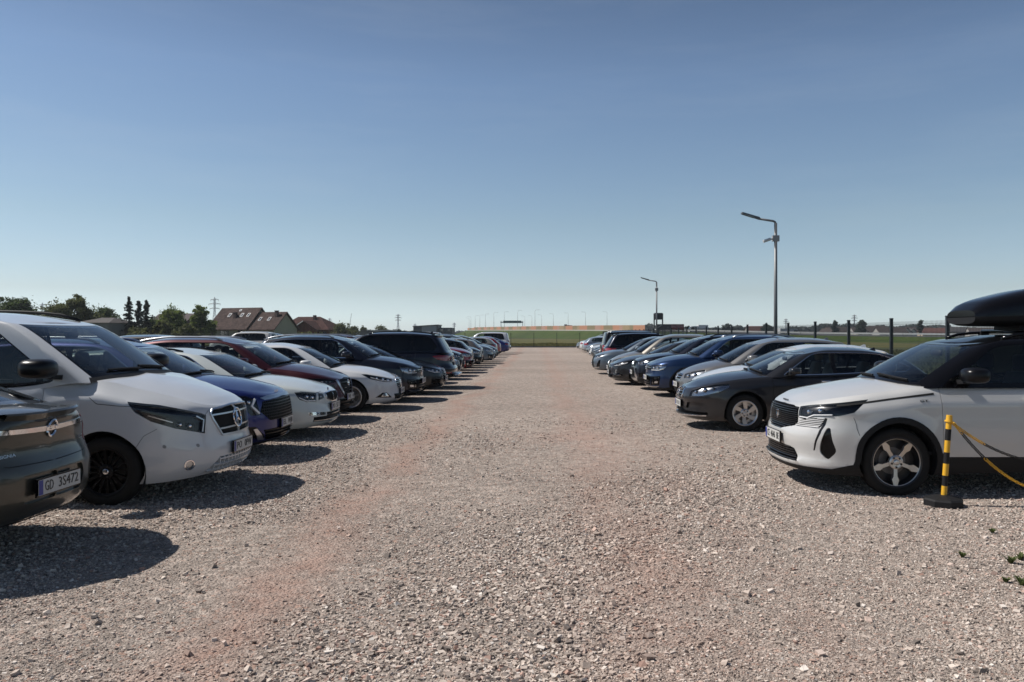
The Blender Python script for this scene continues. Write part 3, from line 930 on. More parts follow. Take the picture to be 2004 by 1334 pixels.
    if c.spoiler:
        ln, th_, mt = c.spoiler; mb = MB(); G = []
        for t in np.linspace(2.15, 3, 14):
            P, n, up = gp.frame(t, .98)
            G.append((P[0], P[1], P[2]))
        rows = []
        for (dx, dz) in ((-.12, .012), (ln, .0), (ln, -.03), (-.04, -th_)):
            rows.append([(x + dx, y, z + dz) for x, y, z in G] + [(x + dx, -y, z + dz) for x, y, z in G[::-1]])
        mb.grid(rows + [rows[0]]); o = mb.build('spoiler', bm if mt == 'body' else M(mt), root); autosmooth(o.data, .5)
    c.lowp, c.gp, c.rp, c.bm = lowp, gp, rp, bm
    return root

def crossings(poly, z):
    xs = []; n = len(poly)
    for i in range(n):
        (x0, z0), (x1, z1) = poly[i], poly[(i + 1) % n]
        if (z0 > z) != (z1 > z):
            xs.append(x0 + (x1 - x0) * (z - z0) / (z1 - z0))
    return xs

def add_plate(c, root, text, z, rear=False, lod=0, tilt=0., blue=True, proud=.012, w=.52, y=0., bg='plate'):
    """number plate standing on the bumper"""
    p = c.P - abs(y) if rear else abs(y)
    P, n, up = c.lowp.frame(p, float(c.v_of(p, z)))
    sx = 1 if rear else -1
    o = thing_plate(root, (P[0] + sx * proud, y, z), sx, text, lod, blue, w, bg)
    return o

def thing_plate(root, pos, sx, text, lod, blue, w, bg):
    x, y, z = pos; h = .112
    mb = MB(); mb.box(x - .010, x + .004, y - w / 2 - .008, y + w / 2 + .008, z - h / 2 - .012, z + h / 2 + .008)
    o = mb.build('number_plate', M('gloss_black'), root)
    xf = x + sx * .010 if sx > 0 else x - .012
    mb = MB(); mb.box(min(xf, xf + sx * .003), max(xf, xf + sx * .003), y - w / 2, y + w / 2, z - h / 2, z + h / 2); mb.build('plate_face', M(bg), o)
    if lod < 2:
        xt = xf + sx * .005
        if blue:
            ys = y + (w / 2 - .025) * (-sx)
            mb = MB(); mb.box(min(xf, xt), max(xf, xt), ys - .023, ys + .023, z - h / 2 + .003, z + h / 2 - .003); mb.build('country_band', M('plate_blue'), o)
        if text == '':
            mb = MB()
            for k, (a_, h_) in enumerate(((-.40, .7), (-.30, .7), (-.14, .7), (-.02, .66), (.10, .7), (.22, .64), (.34, .7))):
                yy = y + sx * (w * a_ * .92 + .012); mb.box(min(xf, xt), max(xf, xt), yy - .012, yy + .012, z - .036 * h_ / .7, z + .036 * h_ / .7)
            mb.build('lettering', simple('plate_ink_worn', (.10, .10, .10), .6), o)
        elif text:
            u_ = w * .82 / len(text); k_ = 0
            for word_ in text.split(' '):
                mid = (k_ + len(word_) / 2 - len(text) / 2) * u_ + .022; k_ += len(word_) + 1
                text_obj('lettering', word_, .105, M('ink'), o, (xt, y + sx * mid, z), (0, sx, 0), (0, 0, 1), depth=.001, width=u_ * len(word_) * .94)
    return o
# ------------------------------------------------------------------ front and rear details as cut-out shapes, in metres
def mir(p):
    return p
def headlight(pts, m='housing', lamps=(), drl=(), off=-.03, d='p', cover=True, **k):
    return dict(n='headlight', d=d, pts=pts, m=m, off=off, skirt=0, cover=cover, lamps=lamps, drl=drl, **k)
def intake(pts, nb=4, bm='black_plastic', bw=.012, m='grille_black', off=-.03, n='air_intake', **k):
    return dict(n=n, pts=pts, m=m, off=off, bars=(nb, bw, bm), **k)
def patch(n, pts, m, off=.002, **k):
    return dict(n=n, pts=pts, m=m, off=off, **k)
def tail(pts, d='r', **k):
    return dict(n='tail_light', d=d, pts=pts, m='red', off=.003, skirt=.02, **k)
def line(n, pts, d, w=.007, m='dark'):
    return dict(line=True, n=n, pts=pts, d=d, w=w, m=m)

def rear_kit(c, z0=.78, z1=.98, p0=.46, xin=.30, bumper=.42):
    L = c.L
    pr = c.P - float(c.p_of_x(L - xin))
    return [tail([(p0, z0), (p0 + .12, z0 - .03), (pr, z0 + .06), (pr + .02, z1 - .02), (p0 + .1, z1), (p0, z1 - .03)], round=.03),
            intake([(0, .30), (.62, .30), (.58, bumper), (0, bumper)], 0, m='black_plastic', off=.003, d='r', n='rear_skirt', lod=1)]

# emblem builders work in the plane of the grille: origin, right, up
def emb_frame(c, z, rear=False, p=.0):
    P, n, up = c.lowp.frame(c.P - .004 if rear else .004, float(c.v_of(c.P if rear else 0., z)))
    P = np.array([P[0], 0., P[2]]); n = np.array([n[0], 0, n[2]]); n /= np.linalg.norm(n)
    r = np.array([0., 1 if rear else -1, 0]); u = np.cross(n, r)
    return P, r, u, n

def emblem(c, root, kind, z, rad, rear=False, proud=.012):
    P, r, u, n = emb_frame(c, z, rear); O = P + n * proud
    pt = lambda a, b, h=0: O + r * a + u * b + n * h
    mb = MB(); mats = [M('chrome'), M('blue_enamel'), M('gloss_black')]
    ring = lambda ra, rb, t: mb.tube([pt(ra * math.cos(q), rb * math.sin(q)) for q in np.linspace(0, 2 * PI, 29)[:-1]], t, 6, True)
    disc = lambda ra, rb, h=-.004: mb.add([pt(ra * math.cos(q), rb * math.sin(q), h) for q in np.linspace(0, 2 * PI, 25)[:-1]], [tuple(range(24))])
    bar = lambda a, b, t=.006: mb.cyl(pt(*a), pt(*b), t, n=6)
    if kind == 'star':
        ring(rad, rad, .008)
        for k in range(3):
            q = PI / 2 + k * 2 * PI / 3; e = pt(rad * math.cos(q), rad * math.sin(q)); q2 = q + PI / 3
            a = pt(.022 * math.cos(q2), .022 * math.sin(q2)); b = pt(.022 * math.cos(q2 - 2 * PI / 3), .022 * math.sin(q2 - 2 * PI / 3)); t = pt(0, 0, .014)
            mb.add([a, e, b, t], [(0, 1, 3), (1, 2, 3)])
    elif kind == 'bolt':
        ring(rad, rad * 1.15, .010); mb.cur = 2; disc(rad, rad * 1.15); mb.cur = 0
        mb.add([pt(-rad * 1.2, .012, .004), pt(.02, .012, .004), pt(-.005, -.002, .004), pt(rad * 1.2, -.012, .004), pt(-.02, -.012, .004), pt(.005, .002, .004)], [(0, 1, 2), (3, 4, 5), (1, 2, 4, 5)])
    elif kind == 'oval':
        ring(rad, rad * .42, .005); mb.cur = 1; disc(rad, rad * .42); mb.cur = 0
        bar((-rad * .5, 0), (rad * .5, 0), .004)
    elif kind == 'vw':
        ring(rad, rad, .007); mb.cur = 2; disc(rad, rad); mb.cur = 0
        k = rad
        for a, b in (((-.42, .85), (0, .1)), ((.42, .85), (0, .1)), ((-.85, .35), (-.38, -.85)), ((.85, .35), (.38, -.85)), ((-.38, -.85), (0, -.02)), ((.38, -.85), (0, -.02))):
            bar((a[0] * k, a[1] * k), (b[0] * k, b[1] * k), .006)
    elif kind == 'rings':
        for k in range(4):
            mb.tube([pt((k - 1.5) * rad * 1.35 + rad * math.cos(q), rad * math.sin(q)) for q in np.linspace(0, 2 * PI, 21)[:-1]], .006, 6, True)
    elif kind == 'ellipses':
        ring(rad, rad * .68, .006); ring(rad * .38, rad * .66, .005)
        mb.tube([pt(rad * .78 * math.cos(q), rad * .30 + rad * .34 * math.sin(q)) for q in np.linspace(0, 2 * PI, 21)[:-1]], .005, 6, True)
    elif kind == 'diagonal':
        ring(rad, rad, .008); mb.cur = 1; disc(rad * .9, rad * .35, .004); mb.cur = 0
        bar((-rad * 2.6, -rad * 2.), (rad * 2.6, rad * 2.), .010)
    elif kind == 'roundel':
        ring(rad, rad, .006); mb.cur = 2; disc(rad, rad); mb.cur = 0
        bar((-rad * .4, -rad * .3), (rad * .5, rad * .4), .006); bar((-rad * .2, rad * .1), (rad * .5, rad * .4), .006)
    elif kind == 'band':
        ring(rad, rad, .007); mb.add([pt(-rad * 1.25, -.014, .004), pt(rad * 1.25, -.014, .004), pt(rad * 1.25, .014, .004), pt(-rad * 1.25, .014, .004)], [(0, 1, 2, 3)])
    elif kind == 'shield':
        mb.cur = 2
        q = [(-rad * .8, rad), (rad * .8, rad), (rad * .75, -rad * .2), (0, -rad * 1.1), (-rad * .75, -rad * .2)]
        mb.add([pt(a, b, .0) for a, b in q], [(0, 1, 2, 3, 4)]); mb.cur = 0
        mb.tube([pt(a, b) for a, b in q], .004, 5, True); bar((-rad * .2, -rad * .5), (rad * .25, rad * .5), .006)
    elif kind == 'slant':
        ring(rad, rad * .72, .006); bar((-rad * .4, rad * .4), (-rad * .1, -rad * .4), .006); bar((-rad * .1, -rad * .4), (rad * .5, -rad * .3), .006)
    elif kind == 'chevron':
        ring(rad, rad * .75, .006); bar((-rad * .8, .01), (0, -.02), .005); bar((rad * .8, .01), (0, -.02), .005)
    return mb.build('emblem', None, root, False, mats)

def word(c, root, text, p, z, size, mat, width, d='x', side=-1, off=.004):
    """lettering standing on the surface; p is x on a flank, or the lateral place on the nose (d = 'p') or tail (d = 'r')"""
    pp = float(c.p_of_x(p)) if d == 'x' else (c.P - abs(p) if d == 'r' else abs(p))
    if d != 'x': side = (-1 if p < 0 else 1)
    P, n, up = c.lowp.frame(max(pp, .002), float(c.v_of(pp, z)), side)
    if abs(p) < .01: P[1] = 0; n[1] = 0
    n = n / np.linalg.norm(n); u = up - n * np.dot(up, n); u /= np.linalg.norm(u)
    r = np.cross(u, n)
    return text_obj('badge', text, size, M(mat), root, P + n * off, r, u, depth=.002, width=width)

def finish(c, root, lod, plate=None, zf=.5, rplate=None, zr=.6, emb=None, remb=None, letters=(), blue=True, bg='plate', lines=()):
    if lod < 2:
        if plate is not None: add_plate(c, root, plate, zf, False, lod, blue=blue, bg=bg)
        if rplate is not None: add_plate(c, root, rplate, zr, True, lod, blue=blue)
        for e in (emb or []): emblem(c, root, *e)
        for e in (remb or []): emblem(c, root, *e, rear=True)
        for a in letters: word(c, root, *a)
        for d, pts, w in lines:
            for sd in (1, -1):
                mb = MB(); c.lowp.ribbon(mb, c.dom(d, pts, False), w, .0015, sd, -.004); mb.build('panel_gap', M('dark'), root)
    return root

def circ(p, z, r, n=16):
    return [(p + r * math.cos(2 * PI * i / n), z + r * math.sin(2 * PI * i / n)) for i in range(n)]

WHITE = ('white', (.50, .51, .52), .0, .4); SILVER = ('silver', (.30, .31, .32), .75, .35); GREY = ('grey', (.055, .058, .064), .55, .35)
BLACK = ('black', (.004, .004, .005), .3, .3); NAVY = ('navy', (.005, .007, .016), .4, .3); GRAPH = ('graphite', (.022, .0225, .026), .5, .32)
BLUE = ('blue', (.011, .030, .085), .55, .35); RED = ('red', (.20, .006, .016), .5, .35); WINE = ('wine', (.045, .005, .009), .5, .35)
KIABLUE = ('royal_blue', (.010, .018, .12), .5, .35); OLIVE = ('olive_grey', (.058, .057, .047), .55, .35); CHAMP = ('champagne', (.26, .245, .215), .65, .38)
TAUPE = ('taupe', (.15, .135, .125), .6, .35); PEARL = ('pearl', (.51, .505, .49), .05, .36); MILK = ('milk', (.47, .505, .49), 0, .4); SAND = ('blue_grey', (.13, .16, .19), .6, .35)

# ------------------------------------------------------------------ the cars of the photograph
def white_crossover(lod, name, label, group):
    c = Car(L=4.447, W=1.841, wb=2.675, oh=1.0, Rt=.352, Rr=.262, tw=.225, wheel='star', mirror_s=1.1, body=PEARL,
        bot=[(0, .22), (.35, .20), (2.2, .24), (4.45, .32)],
        top=[(0, .90), (.25, .975), (.9, 1.065), (1.35, 1.115), (2.2, 1.115), (3.6, 1.15), (4.45, 1.10)],
        crown=[(0, 0), (.2, .03), (.8, .065), (1.2, .06), (4.0, .03), (4.45, 0)],
        fdx=[(0, .05), (.12, .0), (.2, .035), (.3, .03), (.45, .01), (.58, .02), (.66, .05), (.85, .06), (.94, .085), (1, .15)],
        xw0=1.05, xh=2.0, xr1=4.05, xr0=4.33, W0=.87, W1=.635, roofz=[(1.9, 1.535), (2.3, 1.60), (3., 1.615), (4.05, 1.54)], rcrown=.045,
        tA=.72, dlo_end=[(3.95, .35), (3.72, .80)], pillars=[2.55, 3.42], doors=[(1.47, 1.44, 2.52, 2.55), (2.55, 2.58, 3.3, 3.55)], sill=.40,
        privacy=(0, 1, 1), roof='gloss_black', clad=(.060, .44, .26, .40), rails=(2.25, 3.95, 'gloss_black'), mirror='black')
    c.feats = [
        intake([(0, .61), (.20, .62), (.44, .67), (.50, .71), (.50, .80), (.50, .872), (0, .885)], 13, 'alloy_dark', .008, n='grille', off=-.018),
        dict(n='grille_fins', pts=[(.45, .675), (.80, .68), (.86, .785), (.74, .775), (.53, .745), (.505, .71)], m='grille_black', off=-.012, bars=(6, .011, 'white_plastic')),
        headlight([(.505, .765), (.62, .75), (.72, .79), (.98, .81), (1.14, .85), (1.30, .985), (1.0, .945), (.66, .905), (.51, .88)],
                  lamps=[(.66, .845, .032), (.80, .865, .032)], drl=[([(.53, .775), (.64, .772), (.72, .805), (.92, .82)], .012)], m='housing_dark'),
        patch('daytime_light', [(.835, .78), (.87, .78), (.83, .62), (.755, .44), (.735, .435), (.80, .62)], 'housing_dark', -.006),
        patch('corner_vent', round_poly([(.885, .69), (.925, .68), (.985, .44), (.885, .345), (.80, .43)], .04), 'gloss_black', -.02, skirt=.0),
        intake([(0, .30), (.56, .30), (.47, .43), (.40, .44), (0, .45)], 6, 'alloy_dark', .010),
    ] + rear_kit(c, .86, .99)
    r = build_car(c, lod, name, label, group=group)
    finish(c, r, lod, 'CE 4646 BE', .525, emb=[('shield', .755, .045)], letters=[('PEUGEOT', .001, .915, .028, 'ink', .19, 'p', 1, .012), ('GT', 1.27, .97, .036, 'ink', .085), ('GT', 1.27, .97, .036, 'ink', .085, 'x', 1)],
           lines=[('p', [(.0, .452), (.40, .442)], .006), ('x', [(.52, .80), (.60, .62)], .005), ('x', [(.36, .915), (.9, .985), (1.38, 1.045)], .026)])
    return c, r

def white_van(lod, name, label, group):
    c = Car(L=5.14, W=1.928, wb=3.2, oh=.97, Rt=.337, Rr=.235, tw=.225, wheel='multi_black', body=WHITE, arch=.05,
        Lf=.95, nf=2.5, Lr=.35, nr=4,
        bot=[(0, .24), (.5, .20), (4, .22), (5.14, .32)],
        top=[(0, .905), (.3, 1.01), (.7, 1.12), (1.08, 1.20), (1.25, 1.195), (1.75, 1.115), (2.4, 1.09), (5.14, 1.08)],
        crown=[(0, 0), (.15, .03), (.5, .045), (1.1, .045), (1.4, .06), (4.8, .02), (5.14, 0)],
        fdx=[(0, .08), (.10, .02), (.2, .0), (.35, .0), (.5, .025), (.8, .055), (.94, .075), (1, .12)],
        rdx=[(0, .04), (.12, 0), (.35, 0), (.45, .05), (1, .06)], flare=.008,
        wv=[(0, .945), (.1, .975), (.3, .995), (.5, 1.), (.75, .995), (.88, .988), (.95, .98), (1, .968)],
        hoodin=0., hood_ch=[(0, 0), (.12, .10), (.35, .24), (.8, .19), (1.15, .10), (1.6, .0)], hood_v=.86, xw0=1.0, xh=2.0, xr1=4.98, xr0=5.08, W0=.932, W1=.765, lf0=.22, lf1=.14, lr0=.15, lr1=.12, roofz=[(1.9, 1.755), (2.4, 1.83), (3.4, 1.85), (4.98, 1.82)], rcrown=.05, bulge=.015, mirror_s=1.3, mirror_dt=-.02,
        tA=.80, tD=1.045, front_v=(.07, .90), vlo=.05, vhi=.88, dlo_end=[(4.78, .08), (4.74, .8)], pillars=[1.62, 2.62, 3.85], privacy=(0, 0, 1, 1, 1), rear_t=.7,
        doors=[(1.56, 1.56, 2.58, 2.60), (2.63, 2.63, 3.75, 3.75)], sill=.30, mirror='black', rails=(2.15, 4.8, 'black_plastic', .06), fin=False, handle_v=.80)
    c.feats = [
        intake([(0, .605), (.36, .615), (.47, .78), (.50, .85), (.47, .885), (0, .902)], 2, 'satin', .020, n='grille', off=-.02, m='grille_black', frame=(.022, .012, 'satin')),
        headlight([(.60, .655), (.555, .835), (.62, .86), (.80, .905), (1.06, .965), (1.34, 1.005), (1.26, .90), (1.12, .81), (.90, .73)], lamps=[(.76, .745, .026), (.86, .765, .026)], drl=[([(.63, .675), (.60, .79), (.68, .835)], .016), ([(.92, .79), (1.14, .87)], .010)], m='housing_dark', drlm='satin'),
        intake([(0, .245), (.62, .255), (.44, .40), (0, .405)], 3, 'body', .016, vbars=9),
        patch('fog_lamp', circ(.80, .36, .046), 'satin', -.012, frame=(.014, .008, 'chrome'), cover=True),
        tail([(.74, .75), (.92, .75), (.92, 1.07), (.74, 1.07)]),
        patch('parking_sensor', circ(.70, .545, .018, 10), 'sensor_grey', .002), patch('parking_sensor', circ(1.02, .56, .018, 10), 'sensor_grey', .002),
    ]
    r = build_car(c, lod, name, label, 'van', group=group)
    finish(c, r, lod, 'PO 0PW', .475, emb=[('star', .76, .10)], lines=[('x', [(1.10, 1.048), (1.02, .985), (.80, .965), (.55, .952), (.3, .92)], .006), ('p', [(.60, .66), (.565, .84), (.52, .885)], .004),
           ('x', [(.46, .735), (.58, .67), (.66, .56)], .004)])
    for p in (.62, .88, .30):
        pass
    return c, r

def saloon_rear(lod, name, label, group):
    c = Car(L=4.83, W=1.856, wb=2.737, oh=.98, Rt=.335, body=OLIVE, Lf=.95, nf=2.5, Lr=.75, nr=2.8,
        bot=[(0, .20), (.5, .18), (2.2, .20), (4.83, .30)],
        tailin=.17, top=[(0, .72), (.3, .82), (1., .93), (2., .99), (3.7, 1.07), (4.4, 1.08), (4.83, 1.055)],
        crown=[(0, 0), (.25, .05), (.8, .075), (1.3, .075), (3.9, .05), (4.5, .035), (4.73, .02), (4.83, 0)],
        rdx=[(0, .12), (.12, .03), (.3, .0), (.5, .0), (.58, .035), (.7, .06), (.86, .05), (.95, .035), (1, .04)],
        xw0=1.2, xh=2.1, xr1=3.55, xr0=4.42, W0=.875, W1=.60, lr0=.30, lr1=.22, roofz=[(2., 1.34), (2.5, 1.41), (3.1, 1.40), (3.55, 1.34)],
        dlo_end=[(4.0, .25), (3.72, .72)], pillars=[2.65, 3.5], doors=[(1.5, 1.48, 2.62, 2.65), (2.66, 2.68, 3.6, 3.75)], rear_t=.62, privacy=(0, 0, 0), trim='chrome', fin=False)
    c.feats = [
        headlight([(.55, .62), (.95, .68), (1.2, .76), (.9, .75), (.5, .70)]),
        intake([(0, .45), (.4, .5), (.45, .68), (0, .69)], 3, 'chrome', n='grille'),
        tail([(.57, .86), (.59, .79), (.90, .76), (1.16, .88), (1.06, .98), (.76, 1.02), (.64, .97)], round=.03),
        patch('rear_skirt', [(0, .22), (.60, .25), (.50, .31), (0, .32)], 'black_plastic', .002, d='r'),
        patch('plate_recess', round_poly([(0, .44), (.34, .44), (.40, .56), (.36, .64), (0, .64)], .03), 'body', -.022, d='r', skirt=0),
        patch('chrome_strip', [(0, .935), (.62, .955), (.67, .975), (.62, .985), (0, .975)], 'chrome', .008, d='r', skirt=.01),
        patch('brake_light', [(0, 1.012), (.20, 1.012), (.26, 1.03), (0, 1.034)], 'housing_dark', .002, d='r'),
    ]
    r = build_car(c, lod, name, label, group=group)
    finish(c, r, lod, '', .5, 'GD 3S472', .545, remb=[('bolt', .955, .052)], letters=[('INSIGNIA', -.46, .80, .032, 'satin', .17, 'r'), ('CDTI', .48, .83, .03, 'satin', .10, 'r')],
           lines=[('r', [(0, .715), (.45, .725), (.66, .77), (.63, .86), (.60, 1.0)], .007), ('r', [(.66, .77), (.92, .73), (1.2, .72)], .006)])
    # lip of the boot lid
    mb = MB(); pp = np.linspace(c.P - .60, c.P, 16); G = [[], [], [], []]
    E = c.low(pp, np.ones_like(pp))
    rows = []
    for dx, dz in ((-.16, .018), (.02, .035), (.035, .022), (.0, -.03)):
        rows.append([(x + dx, y, z + dz) for x, y, z in E] + [(x + dx, -y, z + dz) for x, y, z in E[::-1]])
    mb.grid(rows); o = mb.build('boot_lip', c.bm, r); autosmooth(o.data, .7)
    return c, r

def blue_crossover(lod, name, label, group):
    c = Car(L=4.515, W=1.865, wb=2.68, oh=.93, Rt=.35, Rr=.235, wheel='dark', body=KIABLUE,
        bot=[(0, .22), (.35, .20), (2.2, .22), (4.5, .30)],
        top=[(0, .86), (.25, .92), (.9, 1.0), (1.4, 1.03), (2.2, 1.05), (3.6, 1.08), (4.5, 1.05)],
        crown=[(0, 0), (.2, .05), (.7, .08), (1.2, .085), (4., .03), (4.5, 0)],
        fdx=[(0, .10), (.12, .02), (.25, .0), (.45, .0), (.6, .01), (.85, .04), (.94, .07), (1, .14)],
        xw0=1.06, xh=2.0, xr1=4.1, xr0=4.38, W0=.88, W1=.635, roofz=[(1.9, 1.46), (2.4, 1.54), (3.1, 1.55), (4.1, 1.47)], clad=(.05, .36, .24, .36), rails=(2.25, 4., 'satin'), trim='chrome',
        dlo_end=[(4.0, .4), (3.72, .8)], doors=[(1.47, 1.44, 2.52, 2.55), (2.55, 2.58, 3.3, 3.55)], sill=.36)
    c.feats = [
        intake([(0, .50), (.50, .52), (.66, .64), (.60, .77), (0, .80)], 8, 'alloy_dark', .008, n='grille', vbars=16),
        patch('grille_strip', [(0, .805), (.56, .785), (.64, .815), (.50, .835), (0, .84)], 'satin', .008),
        headlight([(.66, .60), (.70, .80), (.86, .86), (1.02, .85), (.92, .74), (.80, .60)], m='housing_dark', drl=[([(.68, .62), (.78, .72), (.72, .81)], .03)], lamps=[(.82, .78, .03)]),
        patch('corner_vent', [(.55, .28), (.86, .30), (.90, .46), (.74, .45)], 'gloss_black', -.015),
        patch('skid_blade', [(.60, .28), (.70, .28), (.78, .42), (.73, .43)], 'satin', .012, skirt=.02),
        intake([(0, .25), (.55, .26), (.62, .40), (0, .41)], 4, 'gloss_black', .012),
    ] + rear_kit(c, .86, .99)
    r = build_car(c, lod, name, label, group=group)
    finish(c, r, lod, 'EL WJ8', .455, letters=[('KIA', .001, .872, .05, 'chrome', .15, 'p', 1, .010)])
    return c, r

def white_estate(lod, name, label, group):
    c = Car(L=4.67, W=1.814, wb=2.686, oh=.91, Rt=.325, Rr=.215, body=MILK, Lf=.85, nf=2.7,
        bot=[(0, .19), (.5, .17), (2.2, .20), (4.67, .28)],
        top=[(0, .735), (.25, .80), (.9, .89), (1.5, .93), (2.2, .95), (3.9, .98), (4.67, .97)],
        crown=[(0, 0), (.2, .04), (.7, .065), (1.2, .07), (4.2, .02), (4.67, 0)],
        fdx=[(0, .10), (.10, .02), (.2, .0), (.4, .01), (.6, .04), (.85, .055), (.94, .085), (1, .15)],
        xw0=1.13, xh=2.05, xr1=4.33, xr0=4.55, W0=.86, W1=.61, roofz=[(1.9, 1.31), (2.5, 1.375), (3.2, 1.375), (4.33, 1.32)], trim='chrome', rails=(2.3, 4.2, 'gloss_black', .035),
        dlo_end=[(4.25, .3), (4.12, .8)], pillars=[2.62, 3.55], doors=[(1.45, 1.42, 2.6, 2.62), (2.63, 2.65, 3.45, 3.6)])
    c.feats = [
        intake([(0, .555), (.12, .555), (.33, .615), (.37, .70), (0, .71)], 0, n='grille', m='grille_black', frame=(.018, .012, 'chrome'), vbars=13, bw=.008),
        headlight([(.41, .63), (.44, .70), (.56, .71), (.575, .60)], m='housing_dark', lamps=[(.50, .66, .02)]),
        headlight([(.62, .585), (.61, .715), (.86, .745), (1.0, .745), (.92, .63), (.80, .59)], m='housing_dark', lamps=[(.70, .66, .03), (.80, .68, .03)], drl=[([(.64, .60), (.80, .605), (.92, .66)], .014)]),
        patch('fog_strip', [(.44, .36), (.80, .375), (.80, .43), (.44, .405)], 'reflector', -.008, cover=True),
        intake([(0, .25), (.74, .265), (.72, .345), (.42, .345), (.40, .40), (0, .40)], 2, 'chrome', .008),
    ] + rear_kit(c, .74, .92)
    r = build_car(c, lod, name, label, group=group)
    finish(c, r, lod, 'PO 5LT', .475, emb=[('roundel', .735, .04)], lines=[('p', [(.38, .735), (.62, .72), (.9, .755)], .005)])
    return c, r

def wine_crossover(lod, name, label, group):
    c = Car(L=4.425, W=1.835, wb=2.665, oh=.93, Rt=.35, Rr=.235, wheel='ten', body=WINE,
        bot=[(0, .22), (.35, .20), (2.2, .22), (4.4, .30)],
        top=[(0, .83), (.25, .90), (.9, .99), (1.4, 1.03), (2.2, 1.05), (3.6, 1.09), (4.4, 1.06)],
        crown=[(0, 0), (.2, .04), (.7, .08), (1.2, .085), (4., .03), (4.4, 0)],
        fdx=[(0, .08), (.12, .02), (.25, .0), (.45, .02), (.6, .03), (.85, .05), (.94, .08), (1, .15)],
        xw0=1.06, xh=1.98, xr1=4.0, xr0=4.3, W0=.87, W1=.635, roofz=[(1.9, 1.46), (2.4, 1.545), (3.1, 1.55), (4.0, 1.46)], clad=(.05, .36, .30, .38), rails=(2.25, 3.95, 'satin', .04),
        dlo_end=[(3.95, .4), (3.7, .8)], doors=[(1.47, 1.44, 2.52, 2.55), (2.55, 2.58, 3.3, 3.55)], sill=.36)
    c.feats = [
        intake([(0, .50), (.22, .50), (.40, .70), (.40, .80), (0, .82)], 6, 'gloss_black', .012, n='grille', m='grille_black'),
        patch('grille_blade', [(.235, .47), (.30, .48), (.50, .70), (.56, .79), (.50, .80), (.44, .70)], 'satin', .010, skirt=.02),
        headlight([(.56, .76), (.60, .80), (.88, .83), (1.16, .845), (1.02, .765), (.80, .73)], m='housing_dark', lamps=[(.72, .78, .02), (.80, .785, .02), (.88, .79, .02)]),
        headlight([(.58, .60), (.62, .72), (.84, .71), (.88, .61)], m='housing_dark', lamps=[(.72, .66, .03)]),
        intake([(0, .30), (.60, .30), (.50, .44), (0, .46)], 3, 'gloss_black', .012),
    ] + rear_kit(c, .86, .99)
    r = build_car(c, lod, name, label, group=group)
    finish(c, r, lod, 'WE 4', .46, emb=[('band', .72, .055)])
    return c, r

def fastback(lod, name, label, group, body=WHITE, plate='', wheel='ten'):
    c = Car(L=4.87, W=1.852, wb=2.85, oh=.96, Rt=.335, Rr=.228, body=body, Lf=1.0, nf=2.45, wheel=wheel,
        bot=[(0, .19), (.5, .17), (2.2, .20), (4.87, .28)],
        top=[(0, .70), (.25, .78), (.9, .875), (1.5, .91), (2.4, .93), (3.9, .98), (4.87, .965)],
        crown=[(0, 0), (.2, .045), (.7, .075), (1.2, .08), (4.2, .04), (4.7, .02), (4.87, 0)],
        fdx=[(0, .10), (.10, .02), (.2, .0), (.4, .02), (.6, .03), (.85, .055), (.94, .09), (1, .17)],
        xw0=1.22, xh=2.2, xr1=3.65, xr0=4.55, W0=.865, W1=.60, roofz=[(2., 1.33), (2.6, 1.41), (3.1, 1.40), (3.65, 1.34)], trim='satin',
        dlo_end=[(4.15, .25), (3.85, .70)], pillars=[2.72, 3.6], doors=[(1.5, 1.48, 2.7, 2.73), (2.74, 2.76, 3.65, 3.85)])
    c.feats = [
        intake([(0, .46), (.30, .47), (.42, .60), (.34, .675), (0, .69)], 6, 'chrome', .010, n='grille', frame=(.016, .010, 'chrome')),
        headlight([(.54, .615), (.52, .675), (.80, .735), (1.16, .80), (1.28, .80), (1.10, .70), (.80, .63)], m='housing_dark', lamps=[(.66, .665, .03), (.80, .695, .03), (.95, .725, .025)], drl=[([(.56, .63), (.82, .655), (1.08, .73)], .012)], off=-.02),
        patch('fog_pod', [(.60, .28), (1.02, .30), (.84, .40), (.72, .40)], 'gloss_black', -.015),
        patch('fog_lamp', [(.68, .31), (.88, .32), (.80, .385), (.73, .385)], 'reflector', -.008, cover=True),
        intake([(0, .24), (.50, .25), (.52, .36), (0, .37)], 3, 'gloss_black', .012),
    ] + rear_kit(c, .74, .90)
    r = build_car(c, lod, name, label, group=group)
    finish(c, r, lod, plate, .41, emb=[('oval', .725, .065)])
    return c, r

